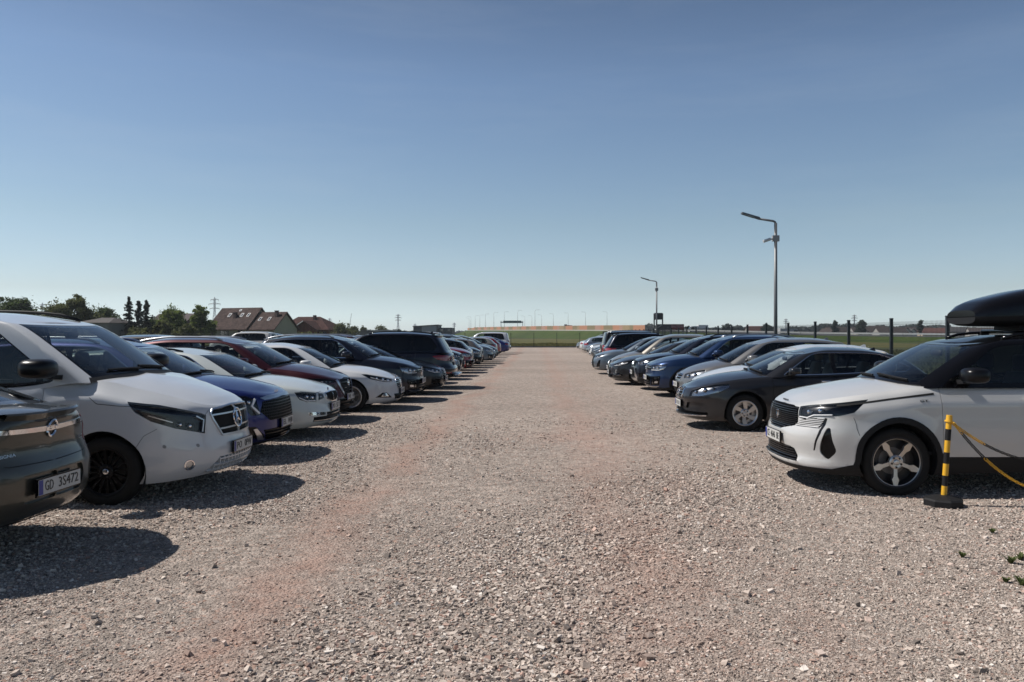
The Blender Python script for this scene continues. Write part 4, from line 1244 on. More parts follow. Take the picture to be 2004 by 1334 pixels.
def band_suv(lod, name, label, group, body=BLUE, plate='', sc=1., rails='satin', skid=True, privacy=(0, 1, 1)):
    """SUV with a wide grille joined to rectangular headlights"""
    c = Car(L=4.486 * sc, W=1.839, wb=2.68 * sc, oh=.92 * sc, Rt=.35, Rr=.238, body=body, Lf=.80, nf=2.9,
        bot=[(0, .22), (.35, .20), (2.2, .22), (4.5, .30)],
        top=[(0, .87), (.25, .94), (.9, 1.02), (1.4, 1.05), (2.2, 1.06), (3.6, 1.09), (4.5, 1.07)],
        crown=[(0, 0), (.2, .04), (.7, .075), (1.2, .08), (4., .03), (4.5, 0)],
        fdx=[(0, .10), (.10, .02), (.2, .0), (.42, .005), (.55, .03), (.85, .05), (.94, .08), (1, .14)],
        xw0=1.08 * sc, xh=1.95 * sc, xr1=4.05 * sc, xr0=4.36 * sc, W0=.87, W1=.64, roofz=[(1.85 * sc, 1.48), (2.35 * sc, 1.57), (3.1 * sc, 1.58), (4.05 * sc, 1.50)], clad=(.05, .34, .25, .36), rails=(2.2 * sc, 4.0 * sc, rails) if rails else None, trim='chrome',
        dlo_end=[(3.95 * sc, .3), (3.75 * sc, .8)], pillars=[2.52 * sc, 3.40 * sc], doors=[(1.45 * sc, 1.42 * sc, 2.5 * sc, 2.52 * sc), (2.53 * sc, 2.55 * sc, 3.3 * sc, 3.5 * sc)], sill=.36, privacy=privacy)
    c.feats = [
        intake([(0, .70), (.46, .70), (.46, .83), (0, .835)], 3, 'chrome', .012, n='grille', m='grille_black'),
        headlight([(.48, .69), (.47, .83), (.80, .855), (1.05, .87), (.97, .74), (.82, .69)], m='housing', lamps=[(.60, .77, .04), (.76, .78, .04)], drl=[([(.50, .705), (.80, .71), (.94, .75)], .014)]),
        patch('corner_vent', [(.52, .30), (.86, .32), (.88, .56), (.52, .54)], 'gloss_black', -.015),
        patch('fog_lamp', [(.60, .36), (.80, .37), (.80, .42), (.60, .41)], 'reflector', -.004, cover=True),
        intake([(0, .29), (.50, .30), (.52, .54), (0, .56)], 5, 'gloss_black', .014),
        patch('lip_strip', [(0, .245), (.74, .262), (.86, .30), (.74, .285), (0, .27)], 'satin' if skid else 'gloss_black', .008),
    ] + rear_kit(c, .86, 1.0)
    r = build_car(c, lod, name, label, group=group)
    finish(c, r, lod, plate, .50, emb=[('vw', .77, .06)])
    return c, r

def dark_saloon(lod, name, label, group, body=BLACK, plate=''):
    c = Car(L=4.46, W=1.796, wb=2.637, oh=.88, Rt=.325, Rr=.22, body=body, Lf=.9, nf=2.6,
        bot=[(0, .18), (.5, .17), (2.2, .19), (4.46, .27)],
        top=[(0, .72), (.25, .79), (.9, .88), (1.5, .91), (2.4, .93), (3.6, .98), (4.46, .96)],
        crown=[(0, 0), (.2, .035), (.7, .065), (1.2, .07), (3.9, .04), (4.3, .02), (4.46, 0)],
        xw0=1.14, xh=2.05, xr1=3.35, xr0=4.1, W0=.845, W1=.585, roofz=[(1.95, 1.29), (2.45, 1.36), (2.9, 1.355), (3.35, 1.30)], trim='satin', fin=True,
        dlo_end=[(3.72, .25), (3.5, .70)], pillars=[2.52, 3.3], doors=[(1.42, 1.40, 2.5, 2.53), (2.54, 2.56, 3.3, 3.48)])
    c.feats = [
        intake([(0, .32), (.30, .33), (.40, .56), (.36, .685), (0, .69)], 8, 'satin', .008, n='grille', frame=(.014, .01, 'satin')),
        headlight([(.46, .60), (.46, .685), (.75, .735), (1.05, .755), (.94, .66), (.70, .595)], m='housing', lamps=[(.60, .66, .04), (.76, .69, .035)], drl=[([(.49, .61), (.72, .61), (.90, .66)], .016)]),
        intake([(.50, .26), (.85, .30), (.84, .44), (.52, .42)], 3, 'gloss_black', .012),
    ] + rear_kit(c, .72, .88)
    r = build_car(c, lod, name, label, group=group)
    finish(c, r, lod, plate, .43, emb=[('rings', .625, .035)])
    return c, r

def big_suv_rear(lod, name, label, group, body=NAVY, plate='', step=True):
    c = Car(L=4.90, W=1.938, wb=2.933, oh=.87, Rt=.375, Rr=.255, tw=.26, body=body, wheel='five', Lf=.8, nf=2.9, Lr=.7, nr=2.9,
        bot=[(0, .24), (.4, .22), (2.2, .24), (4.9, .34)],
        top=[(0, .88), (.25, .96), (.9, 1.05), (1.5, 1.09), (2.4, 1.10), (4.0, 1.12), (4.9, 1.10)],
        crown=[(0, 0), (.2, .04), (.7, .07), (1.2, .07), (4.4, .02), (4.9, 0)],
        rdx=[(0, .10), (.12, .02), (.3, .0), (.42, .01), (.5, .08), (.7, .10), (.88, .11), (1, .20)],
        xw0=1.15, xh=2.05, xr1=4.35, xr0=4.72, W0=.915, W1=.68, roofz=[(1.95, 1.58), (2.5, 1.665), (3.3, 1.675), (4.35, 1.62)], clad=(.05, .38, .34, .46), trim='gloss_black', rails=(2.3, 4.3, 'gloss_black', .04),
        dlo_end=[(4.40, .3), (4.18, .8)], pillars=[2.7, 3.65], doors=[(1.5, 1.48, 2.68, 2.7), (2.71, 2.73, 3.55, 3.75)], sill=.40, privacy=(1, 1, 1), spoiler=(.10, .07, 'body'))
    c.feats = [
        headlight([(.50, .72), (.50, .83), (.85, .88), (1.05, .88), (.95, .76)], lamps=[(.62, .78, .04), (.78, .80, .04)]),
        intake([(.04, .62), (.40, .62), (.40, .82), (.04, .84)], 0, n='grille', vbars=8, bw=.01),
        tail([(.44, .93), (.46, .87), (.80, .84), (1.14, .90), (1.30, .99), (1.06, 1.02), (.72, 1.01), (.48, .98)], round=.03),
        patch('tailgate_trim', [(0, .875), (.44, .88), (.44, .915), (0, .91)], 'gloss_black', .004, d='r'),
        patch('reflector_strip', [(.62, .47), (.95, .47), (.95, .51), (.62, .51)], 'red', .003, d='r'),
    ]
    r = build_car(c, lod, name, label, group=group)
    finish(c, r, lod, '', .5, plate, .74, remb=[('roundel', .98, .045)], lines=[('r', [(0, .60), (.62, .60), (.72, .66), (.74, .84)], .008)])
    if step and lod < 2:
        mb = MB(); mb.blob((c.L / 2 + .02, 0, .42), (.10, .62, .05), .5, .4, 20, 8); mb.build('tow_step', M('satin'), r, True)
    return c, r

def dark_hatch(lod, name, label, group, body=GRAPH, plate='', front='shield'):
    c = Car(L=4.369, W=1.802, wb=2.647, oh=1.0, Rt=.322, Rr=.215, tw=.205, wheel='six', mirror_s=.82, body=body, Lf=.98, nf=2.5, Lr=.75,
        bot=[(0, .19), (.35, .17), (2.2, .19), (4.37, .28)],
        top=[(0, .72), (.25, .79), (.9, .885), (1.45, .925), (2.4, .95), (3.6, 1.0), (4.37, .98)],
        crown=[(0, 0), (.2, .05), (.7, .08), (1.3, .085), (3.9, .03), (4.37, 0)],
        fdx=[(0, .06), (.10, .0), (.22, .02), (.45, .03), (.62, .01), (.85, .045), (.94, .08), (1, .16)],
        xw0=1.18, xh=2.08, xr1=3.75, xr0=4.22, W0=.85, W1=.585, roofz=[(2., 1.30), (2.5, 1.375), (3.0, 1.37), (3.75, 1.28)], trim='chrome',
        dlo_end=[(3.85, .30), (3.55, .72)], pillars=[2.55, 3.38], doors=[(1.48, 1.46, 2.52, 2.55), (2.56, 2.58, 3.3, 3.52)], seat='seat_light')
    c.feats = [
        intake([(0, .52), (.24, .53), (.285, .60), (.27, .705), (0, .715)], 4, 'satin', .008, n='grille', m='dark', frame=(.018, .012, 'chrome')),
        headlight([(.52, .575), (.535, .665), (.74, .735), (1.02, .79), (1.25, .81), (1.29, .76), (1.10, .665), (.82, .595)], m='housing', lamps=[(.66, .67, .03), (.84, .71, .045), (1.0, .735, .03)], off=-.03),
        intake([(.40, .36), (.74, .38), (.84, .46), (.64, .49), (.44, .46)], 0, 'black_plastic', .012, m='body', off=-.03),
        intake([(0, .255), (.92, .275), (.90, .315), (.40, .32), (.30, .36), (0, .37)], 1, 'gloss_black', .012),
        patch('lip_strip', [(.02, .222), (.90, .248), (.90, .262), (.02, .240)], 'chrome', .008),
    ] + rear_kit(c, .74, .92)
    r = build_car(c, lod, name, label, group=group)
    finish(c, r, lod, plate, .43, emb=[('diagonal', .625, .045)], lines=[('x', [(.10, .745), (.3, .80)], .005), ('x', [(.52, .72), (.60, .60)], .004)])
    return c, r

def small_mpv(lod, name, label, group, body=TAUPE, plate='', tall=1.58, chrome=True):
    c = Car(L=4.25, W=1.76, wb=2.6, oh=.88, Rt=.318, Rr=.21, body=body, Lf=.88, nf=2.5,
        bot=[(0, .21), (.35, .19), (2.2, .20), (4.25, .28)],
        top=[(0, .76), (.25, .83), (.8, .93), (1.2, .98), (2.2, 1.0), (3.5, 1.03), (4.25, 1.0)],
        crown=[(0, 0), (.2, .05), (.6, .08), (1.1, .09), (3.8, .03), (4.25, 0)],
        xw0=.92, xh=1.85, xr1=3.85, xr0=4.12, W0=.84, W1=.60, roofz=[(1.75, tall - .17), (2.3, tall - .07), (3.0, tall - .065), (3.85, tall - .13)],
        dlo_end=[(3.82, .3), (3.62, .8)], pillars=[2.42, 3.3], doors=[(1.35, 1.32, 2.4, 2.42), (2.43, 2.45, 3.2, 3.4)], trim='satin')
    c.feats = [
        intake([(0, .56), (.30, .57), (.38, .67), (.36, .715), (0, .73)], 3, 'chrome' if chrome else 'gloss_black', .014, n='grille', frame=(.014, .01, 'chrome')),
        headlight([(.46, .63), (.45, .72), (.70, .79), (1.0, .835), (1.06, .80), (.90, .69), (.66, .625)], m='housing', lamps=[(.60, .70, .045), (.80, .74, .045)]),
        intake([(0, .27), (.62, .28), (.60, .42), (0, .43)], 4, 'black_plastic', .014),
    ] + rear_kit(c, .78, .98)
    r = build_car(c, lod, name, label, group=group)
    finish(c, r, lod, plate, .47, emb=[('vw', .645, .055)])
    return c, r

def rugged_suv(lod, name, label, group, body=BLACK, plate=''):
    c = Car(L=4.6, W=1.855, wb=2.69, oh=.92, Rt=.355, Rr=.235, body=body, Lf=.80, nf=2.8,
        bot=[(0, .23), (.35, .21), (2.2, .22), (4.6, .32)],
        top=[(0, .90), (.25, .96), (.9, 1.03), (1.4, 1.06), (2.2, 1.07), (3.7, 1.11), (4.6, 1.08)],
        crown=[(0, 0), (.2, .03), (.7, .06), (1.2, .065), (4., .03), (4.6, 0)],
        xw0=1.08, xh=1.98, xr1=4.15, xr0=4.45, W0=.875, W1=.64, roofz=[(1.9, 1.50), (2.4, 1.58), (3.1, 1.59), (4.15, 1.51)], clad=(.065, .40, .36, .44), rails=(2.25, 4.1, 'black_plastic'),
        dlo_end=[(4.05, .35), (3.8, .8)], pillars=[2.58, 3.46], doors=[(1.48, 1.46, 2.56, 2.58), (2.59, 2.61, 3.35, 3.55)], sill=.40)
    c.feats = [
        intake([(0, .70), (.40, .70), (.46, .80), (.44, .86), (0, .87)], 4, 'gloss_black', .012, n='grille', m='grille_black'),
        headlight([(.48, .74), (.47, .84), (.78, .885), (1.08, .90), (1.0, .80), (.80, .74)], m='housing', lamps=[(.62, .80, .04), (.78, .82, .04)]),
        intake([(0, .36), (.40, .38), (.55, .64), (0, .66)], 7, 'black_plastic', .014),
        patch('skid_blade', [(0, .27), (.52, .28), (.60, .40), (.40, .66), (.36, .62), (.50, .36), (0, .34)], 'satin', .010, skirt=.02),
        patch('fog_pod', [(.66, .36), (.88, .40), (.86, .52), (.68, .50)], 'gloss_black', -.01),
    ] + rear_kit(c, .88, 1.02)
    r = build_car(c, lod, name, label, group=group)
    finish(c, r, lod, plate, .52, emb=[('ellipses', .79, .06)])
    return c, r

def spindle_saloon(lod, name, label, group, body=GREY, plate=''):
    c = Car(L=4.85, W=1.85, wb=2.8, oh=.98, Rt=.34, Rr=.235, body=body, Lf=.9, nf=2.7,
        bot=[(0, .20), (.5, .18), (2.2, .20), (4.85, .28)],
        top=[(0, .80), (.25, .85), (.9, .94), (1.5, .97), (2.4, .98), (3.9, 1.02), (4.85, .99)],
        crown=[(0, 0), (.2, .035), (.7, .065), (1.2, .07), (4.2, .03), (4.85, 0)],
        xw0=1.15, xh=2.1, xr1=3.9, xr0=4.6, W0=.865, W1=.62, roofz=[(2., 1.42), (2.6, 1.50), (3.2, 1.50), (3.9, 1.43)], trim='satin', clad=(.04, .30, .22, .32),
        dlo_end=[(4.2, .25), (3.95, .75)], pillars=[2.7, 3.6], doors=[(1.5, 1.48, 2.68, 2.7), (2.71, 2.73, 3.55, 3.8)])
    c.feats = [
        intake([(0, .28), (.42, .28), (.36, .48), (.24, .56), (.36, .72), (.38, .765), (0, .775)], 9, 'gloss_black', .012, n='grille', frame=(.016, .012, 'gloss_black')),
        headlight([(.46, .70), (.46, .765), (.80, .815), (1.02, .82), (.92, .74), (.70, .70)], m='housing', lamps=[(.60, .735, .03), (.74, .75, .03)], drl=[([(.56, .66), (.74, .68), (.96, .76)], .012)]),
        patch('corner_vent', [(.62, .28), (.84, .34), (.88, .60), (.78, .60)], 'gloss_black', -.015),
        patch('lip_strip', [(.42, .26), (.80, .28), (.78, .31), (.42, .30)], 'satin', .008),
    ] + rear_kit(c, .80, .93)
    r = build_car(c, lod, name, label, group=group)
    finish(c, r, lod, plate, .47, emb=[('slant', .62, .06)])
    return c, r

def plain_hatch(lod, name, label, group, body=WHITE, plate='', roof=None):
    c = Car(body=body, roof=roof, xr1=3.85, xr0=4.25, roofz=[(1.9, 1.31), (2.4, 1.385), (3.1, 1.385), (3.85, 1.31)], trim=None,
            top=[(0, .74), (.25, .81), (.9, .91), (1.4, .945), (2.2, .96), (3.6, 1.0), (4.4, .97)])
    c.feats = [
        intake([(0, .55), (.40, .56), (.44, .66), (0, .68)], 3, 'gloss_black', .012, n='grille'),
        headlight([(.48, .62), (.48, .70), (.75, .755), (1.1, .80), (1.0, .70), (.72, .62)], m='housing', lamps=[(.62, .675, .04), (.80, .71, .04)]),
        intake([(0, .26), (.66, .27), (.62, .42), (0, .43)], 4, 'black_plastic', .014),
        tail([(.50, .80), (.60, .72), (.90, .74), (1.12, .82), (1.0, .92), (.62, .90)], round=.03),
        patch('rear_skirt', [(0, .24), (.75, .26), (.70, .38), (0, .38)], 'black_plastic', .003, d='r'),
    ]
    r = build_car(c, lod, name, label, group=group)
    finish(c, r, lod, plate, .46, plate, .70, emb=[('ellipses', .66, .05)])
    return c, r

def off_roader(lod, name, label, group, body=WHITE, plate=''):
    c = Car(L=4.85, W=1.885, wb=2.79, oh=.92, Rt=.38, Rr=.235, tw=.26, body=body, wheel='five', Lf=.7, nf=3.2, Lr=.45, nr=3.6,
        bot=[(0, .32), (.4, .28), (2.2, .30), (4.85, .38)],
        top=[(0, .98), (.25, 1.04), (.9, 1.09), (1.5, 1.12), (2.4, 1.12), (4.0, 1.14), (4.85, 1.12)],
        crown=[(0, 0), (.2, .03), (.7, .05), (1.2, .05), (4.4, .02), (4.85, 0)],
        rdx=[(0, .04), (.12, 0), (.3, 0), (.4, .07), (1, .08)],
        xw0=1.2, xh=1.95, xr1=4.55, xr0=4.70, W0=.875, W1=.69, lr0=.18, lr1=.15, roofz=[(1.85, 1.66), (2.4, 1.75), (3.4, 1.77), (4.55, 1.72)], rcrown=.05, clad=(.06, .42, .36, .46), rails=(2.3, 4.4, 'satin', .045), handle_v=.8,
        dlo_end=[(4.35, .12), (4.2, .8)], pillars=[2.6, 3.55], doors=[(1.52, 1.5, 2.58, 2.6), (2.61, 2.63, 3.45, 3.6)], sill=.44, privacy=(0, 1, 1))
    c.feats = [
        intake([(0, .70), (.40, .70), (.40, .92), (0, .93)], 4, 'chrome', .02, n='grille'),
        headlight([(.46, .72), (.46, .90), (.85, .93), (.95, .80), (.8, .72)], lamps=[(.62, .80, .05)]),
        tail([(.66, .70), (.88, .70), (.90, 1.10), (.70, 1.10)], round=.03),
        patch('rear_skirt', [(0, .40), (.8, .40), (.8, .52), (0, .52)], 'black_plastic', .004, d='r'),
    ]
    r = build_car(c, lod, name, label, group=group)
    finish(c, r, lod, plate, .56, plate, .74)
    return c, r

def plain_suv(lod, name, label, group, body=BLACK, plate=''):
    return rugged_suv(lod, name, label, group, body, plate)

KINDS_OF_CAR = dict(plain_suv=plain_suv, white_crossover=white_crossover, white_van=white_van, saloon_rear=saloon_rear, blue_crossover=blue_crossover, white_estate=white_estate, wine_crossover=wine_crossover,
    fastback=fastback, band_suv=band_suv, dark_saloon=dark_saloon, big_suv_rear=big_suv_rear, dark_hatch=dark_hatch, small_mpv=small_mpv, rugged_suv=rugged_suv, spindle_saloon=spindle_saloon, plain_hatch=plain_hatch, off_roader=off_roader)
# ------------------------------------------------------------------ camera: f in photo pixels, horizon and vanishing point measured from the photograph
F, HZ, VX, EYE = 1558., 653., 1052., 1.66
def gx(px, d): return (px - VX) / F * d
def gz(py, d): return EYE + (HZ - py) / F * d
def gd(py, z=0.): return (EYE - z) * F / (py - HZ)
cam = bpy.data.cameras.new('camera'); co = bpy.data.objects.new('camera', cam); COL.objects.link(co)
co.location = (0, 0, EYE); co.rotation_euler = (PI / 2, 0, 0)
cam.sensor_width = 36; cam.lens = F / 2004 * 36; cam.shift_x = -(VX - 1002) / 2004; cam.shift_y = (HZ - 667) / 2004
cam.clip_start = .1; cam.clip_end = 12000
scene.camera = co

# ------------------------------------------------------------------ light
SUN = Vector((-math.cos(R(11)) * math.cos(R(50)), math.sin(R(11)) * math.cos(R(50)), math.sin(R(50))))
sl = bpy.data.lights.new('sun', 'SUN'); sl.energy = 5.0; sl.angle = R(.55); sl.color = (1., .955, .90)
so = bpy.data.objects.new('sun', sl); COL.objects.link(so); so.rotation_euler = SUN.to_track_quat('Z', 'Y').to_euler()
world = bpy.data.worlds.new('World'); scene.world = world; world.use_nodes = True
wn = world.node_tree; bg = wn.nodes['Background']
sky = wn.nodes.new('ShaderNodeTexSky'); sky.sky_type = 'NISHITA'; sky.sun_disc = False
sky.sun_elevation = R(50); sky.sun_rotation = math.atan2(SUN.x, SUN.y); sky.altitude = 100
sky.air_density = .75; sky.dust_density = .1; sky.ozone_density = 5.
sky.air_density = 1.0; sky.dust_density = .4; sky.ozone_density = 2.2
def sky_tint():
    """spring haze pales the sky towards the horizon; overhead it is darkened to cut fill light"""
    tc = wn.nodes.new('ShaderNodeTexCoord'); sp = wn.nodes.new('ShaderNodeSeparateXYZ'); wn.links.new(tc.outputs['Generated'], sp.inputs[0])
    rp = wn.nodes.new('ShaderNodeValToRGB'); wn.links.new(sp.outputs['Z'], rp.inputs[0]); e = rp.color_ramp.elements
    e[0].position = 0; e[0].color = SKY_TINT[0]; e[1].position = 1; e[1].color = SKY_TINT[-1]
    for p_, c_ in zip((.02, .05, .135, .3, .44), SKY_TINT[1:-1]):
        k = e.new(p_); k.color = c_
    mx = wn.nodes.new('ShaderNodeMix'); mx.data_type = 'RGBA'; mx.blend_type = 'MULTIPLY'; mx.inputs[0].default_value = 1
    wn.links.new(sky.outputs[0], mx.inputs[6]); wn.links.new(rp.outputs[0], mx.inputs[7])
    mp = wn.nodes.new('ShaderNodeMapping'); mp.inputs['Scale'].default_value = (1.6, 1.6, 13); mp.inputs['Rotation'].default_value = (.10, .16, .3); wn.links.new(tc.outputs['Generated'], mp.inputs[0])
    nz = wn.nodes.new('ShaderNodeTexNoise'); nz.inputs['Scale'].default_value = 1.7; nz.inputs['Detail'].default_value = 7; nz.inputs['Roughness'].default_value = .6; wn.links.new(mp.outputs[0], nz.inputs['Vector'])
    mr = wn.nodes.new('ShaderNodeMapRange'); mr.inputs['From Min'].default_value = .46; mr.inputs['From Max'].default_value = .78; mr.inputs['To Max'].default_value = .08; wn.links.new(nz.outputs['Fac'], mr.inputs['Value'])
    cl = wn.nodes.new('ShaderNodeMix'); cl.data_type = 'RGBA'; wn.links.new(mr.outputs['Result'], cl.inputs[0]); wn.links.new(mx.outputs[2], cl.inputs[6]); cl.inputs[7].default_value = (9.5, 10.5, 11.0, 1)
    return cl.outputs[2]
SKY_TINT = [(1.9, 2.25, 2.9, 1), (1.85, 2.2, 2.75, 1), (1.47, 1.54, 1.70, 1), (1.43, 1.46, 1.43, 1), (1.33, 1.38, 1.43, 1), (.88, .92, .97, 1), (.50, .53, .60, 1)]  # last two tints darken the sky above the view to lower the fill
wn.links.new(sky_tint(), bg.inputs[0]); bg.inputs[1].default_value = .055
scene.view_settings.view_transform = 'Standard'; scene.view_settings.look = 'None'; scene.view_settings.exposure = .25; scene.view_settings.gamma = 1
scene.cycles.use_denoising = True; scene.cycles.filter_width = 1.55
scene.cycles.max_bounces = 8; scene.cycles.transparent_max_bounces = 16; scene.cycles.volume_bounces = 0
try: scene.cycles.denoiser = 'OPENIMAGEDENOISE'
except Exception: pass

# ------------------------------------------------------------------ thin spring haze
def haze():
    m = bpy.data.materials.new('haze'); m.use_nodes = True; nt = m.node_tree; nt.nodes.clear()
    out = nt.nodes.new('ShaderNodeOutputMaterial'); v = nt.nodes.new('ShaderNodeVolumePrincipled')
    v.inputs['Color'].default_value = (.86, .92, 1, 1); v.inputs['Density'].default_value = .00015; v.inputs['Anisotropy'].default_value = .2
    nt.links.new(v.outputs[0], out.inputs['Volume'])
    mb = MB(); mb.box(-2500, 2500, -280, 3300, -1.2, 110)
    tag(mb.build('haze', m), 'thin pale haze in the air over the fields', 'haze', kind='stuff')
haze()

# ------------------------------------------------------------------ node helpers
def node(nt, t, **k):
    n = nt.nodes.new(t)
    for a, v in k.items(): setattr(n, a, v)
    return n
def mth(nt, op, a, b=None, c=None, clamp=False):
    n = nt.nodes.new('ShaderNodeMath'); n.operation = op; n.use_clamp = clamp
    for i, v in enumerate((a, b, c)):
        if v is None: continue
        if isinstance(v, (int, float)): n.inputs[i].default_value = v
        else: nt.links.new(v, n.inputs[i])
    return n.outputs[0]
def mixc(nt, f, a, b, mode='MIX'):
    n = nt.nodes.new('ShaderNodeMix'); n.data_type = 'RGBA'; n.blend_type = mode
    for i, v in ((0, f), (6, a), (7, b)):
        if isinstance(v, (int, float)): n.inputs[i].default_value = v
        elif isinstance(v, tuple): n.inputs[i].default_value = (*v, 1)
        else: nt.links.new(v, n.inputs[i])
    return n.outputs[2]
def noise(nt, vec, scale, detail=4, rough=.55):
    n = nt.nodes.new('ShaderNodeTexNoise'); n.inputs['Scale'].default_value = scale; n.inputs['Detail'].default_value = detail; n.inputs['Roughness'].default_value = rough
    nt.links.new(vec, n.inputs['Vector']); return n.outputs['Fac']
def ramp(nt, v, a, b, lo=0., hi=1.):
    n = nt.nodes.new('ShaderNodeMapRange'); n.inputs['From Min'].default_value = a; n.inputs['From Max'].default_value = b
    n.inputs['To Min'].default_value = lo; n.inputs['To Max'].default_value = hi; nt.links.new(v, n.inputs['Value']); return n.outputs['Result']

# ------------------------------------------------------------------ ground
def track_mask(nt, vec):
    """wheel tracks where the red brick dust shows: two lines along the lane, broken up by noise"""
    sp = node(nt, 'ShaderNodeSeparateXYZ'); nt.links.new(vec, sp.inputs[0]); x, y = sp.outputs[0], sp.outputs[1]
    wob = mth(nt, 'MULTIPLY', mth(nt, 'SUBTRACT', noise(nt, vec, .35, 2), .5), 1.3)
    xw = mth(nt, 'ADD', x, wob)
    out = None
    for x0, w, s in ((-1.75, .27, 1.), (.75, .38, .7), (1.5, .22, .35)):
        g = mth(nt, 'EXPONENT', mth(nt, 'MULTIPLY', mth(nt, 'POWER', mth(nt, 'DIVIDE', mth(nt, 'ABSOLUTE', mth(nt, 'SUBTRACT', xw, x0)), w), 2.), -1.))
        g = mth(nt, 'MULTIPLY', g, s); out = g if out is None else mth(nt, 'MAXIMUM', out, g)
    gx_ = mth(nt, 'POWER', mth(nt, 'DIVIDE', mth(nt, 'SUBTRACT', x, .75), .75), 2.); gy_ = mth(nt, 'POWER', mth(nt, 'DIVIDE', mth(nt, 'SUBTRACT', y, 12.8), .9), 2.)
    out = mth(nt, 'MAXIMUM', out, mth(nt, 'MULTIPLY', mth(nt, 'EXPONENT', mth(nt, 'MULTIPLY', mth(nt, 'ADD', gx_, gy_), -1.)), .9))
    br = ramp(nt, noise(nt, vec, .5, 5, .6),  .31, .53)
    out = mth(nt, 'MULTIPLY', out, ramp(nt, noise(nt, vec, 4.5, 6, .7), .30, .62, .25, 1.1))
    return mth(nt, 'MULTIPLY', out, br, clamp=True)

def gravel_mat():
    m, nt, b = newmat('gravel'); tc = node(nt, 'ShaderNodeTexCoord'); vec = tc.outputs['Object']
    def vor(scale):
        v = node(nt, 'ShaderNodeTexVoronoi'); v.inputs['Scale'].default_value = scale; v.inputs['Randomness'].default_value = 1
        nt.links.new(vec, v.inputs['Vector']); return v
    v1, v2 = vor(42), vor(95)
    s1 = node(nt, 'ShaderNodeSeparateColor'); nt.links.new(v1.outputs['Color'], s1.inputs[0])
    s2 = node(nt, 'ShaderNodeSeparateColor'); nt.links.new(v2.outputs['Color'], s2.inputs[0])
    r1, r2 = s1.outputs[0], s2.outputs[0]
    big = noise(nt, vec, .45, 4); mid = noise(nt, vec, 2.2, 5, .65)
    tone = mth(nt, 'ADD', mth(nt, 'MULTIPLY', r1, .5), mth(nt, 'MULTIPLY', r2, .5))
    stone = mixc(nt, ramp(nt, tone, .15, .85), (.17, .145, .125), (.46, .395, .345))
    warm = mixc(nt, mth(nt, 'GREATER_THAN', s1.outputs[1], .88), stone, mixc(nt, s2.outputs[2], (.30, .16, .11), (.36, .24, .19)))
    dust = mixc(nt, mid, (.30, .245, .205), (.42, .355, .305))
    cover = ramp(nt, mth(nt, 'ADD', mth(nt, 'MULTIPLY', big, .6), mth(nt, 'MULTIPLY', mid, .4)), .36, .64, .15, .75)
    v3 = vor(17); s3 = node(nt, 'ShaderNodeSeparateColor'); nt.links.new(v3.outputs['Color'], s3.inputs[0])
    col = mixc(nt, cover, warm, dust)
    col = mixc(nt, 1., col, ramp(nt, s3.outputs[0], 0, 1, .72, 1.22), 'MULTIPLY')
    col = mixc(nt, 1., col, ramp(nt, noise(nt, vec, 9., 4, .7), .25, .75, .72, 1.25), 'MULTIPLY')
    tm = track_mask(nt, vec)
    col = mixc(nt, mth(nt, 'MULTIPLY', tm, .86), col, mixc(nt, mid, (.27, .165, .128), (.415, .288, .236)))
    damp = ramp(nt, noise(nt, vec, .12, 5, .6), .35, .65, .86, 1.10)
    col = mixc(nt, 1., col, damp, 'MULTIPLY')
    nt.links.new(col, b.inputs['Base Color']); b.inputs['Roughness'].default_value = .95; b.inputs['Specular IOR Level'].default_value = .15
    h = mth(nt, 'ADD', mth(nt, 'MULTIPLY', mth(nt, 'SUBTRACT', 1., v1.outputs['Distance']), 1.), mth(nt, 'MULTIPLY', mth(nt, 'SUBTRACT', 1., v2.outputs['Distance']), .5))
    h = mth(nt, 'ADD', h, mth(nt, 'MULTIPLY', r1, .8)); h = mth(nt, 'ADD', h, mth(nt, 'MULTIPLY', mid, 1.2))
    bp = node(nt, 'ShaderNodeBump'); bp.inputs['Strength'].default_value = .9; bp.inputs['Distance'].default_value = .014
    nt.links.new(h, bp.inputs['Height']); nt.links.new(bp.outputs[0], b.inputs['Normal'])
    return m

def grass_mat(name, a, b_, c_, s=.05):
    m, nt, b = newmat(name); tc = node(nt, 'ShaderNodeTexCoord'); vec = tc.outputs['Object']
    col = mixc(nt, ramp(nt, noise(nt, vec, s, 6, .6), .38, .62), a, b_)
    col = mixc(nt, ramp(nt, noise(nt, vec, s * 5.5, 6, .65), .50, .72), col, c_)
    col = mixc(nt, 1., col, ramp(nt, noise(nt, vec, 2.5, 6, .7), .2, .8, .6, 1.4), 'MULTIPLY')
    nt.links.new(col, b.inputs['Base Color']); b.inputs['Roughness'].default_value = .9; b.inputs['Specular IOR Level'].default_value = .2
    bp = node(nt, 'ShaderNodeBump'); bp.inputs['Strength'].default_value = .8; bp.inputs['Distance'].default_value = .3
    nt.links.new(noise(nt, vec, 1.4, 8, .7), bp.inputs['Height']); nt.links.new(bp.outputs[0], b.inputs['Normal'])
    return m

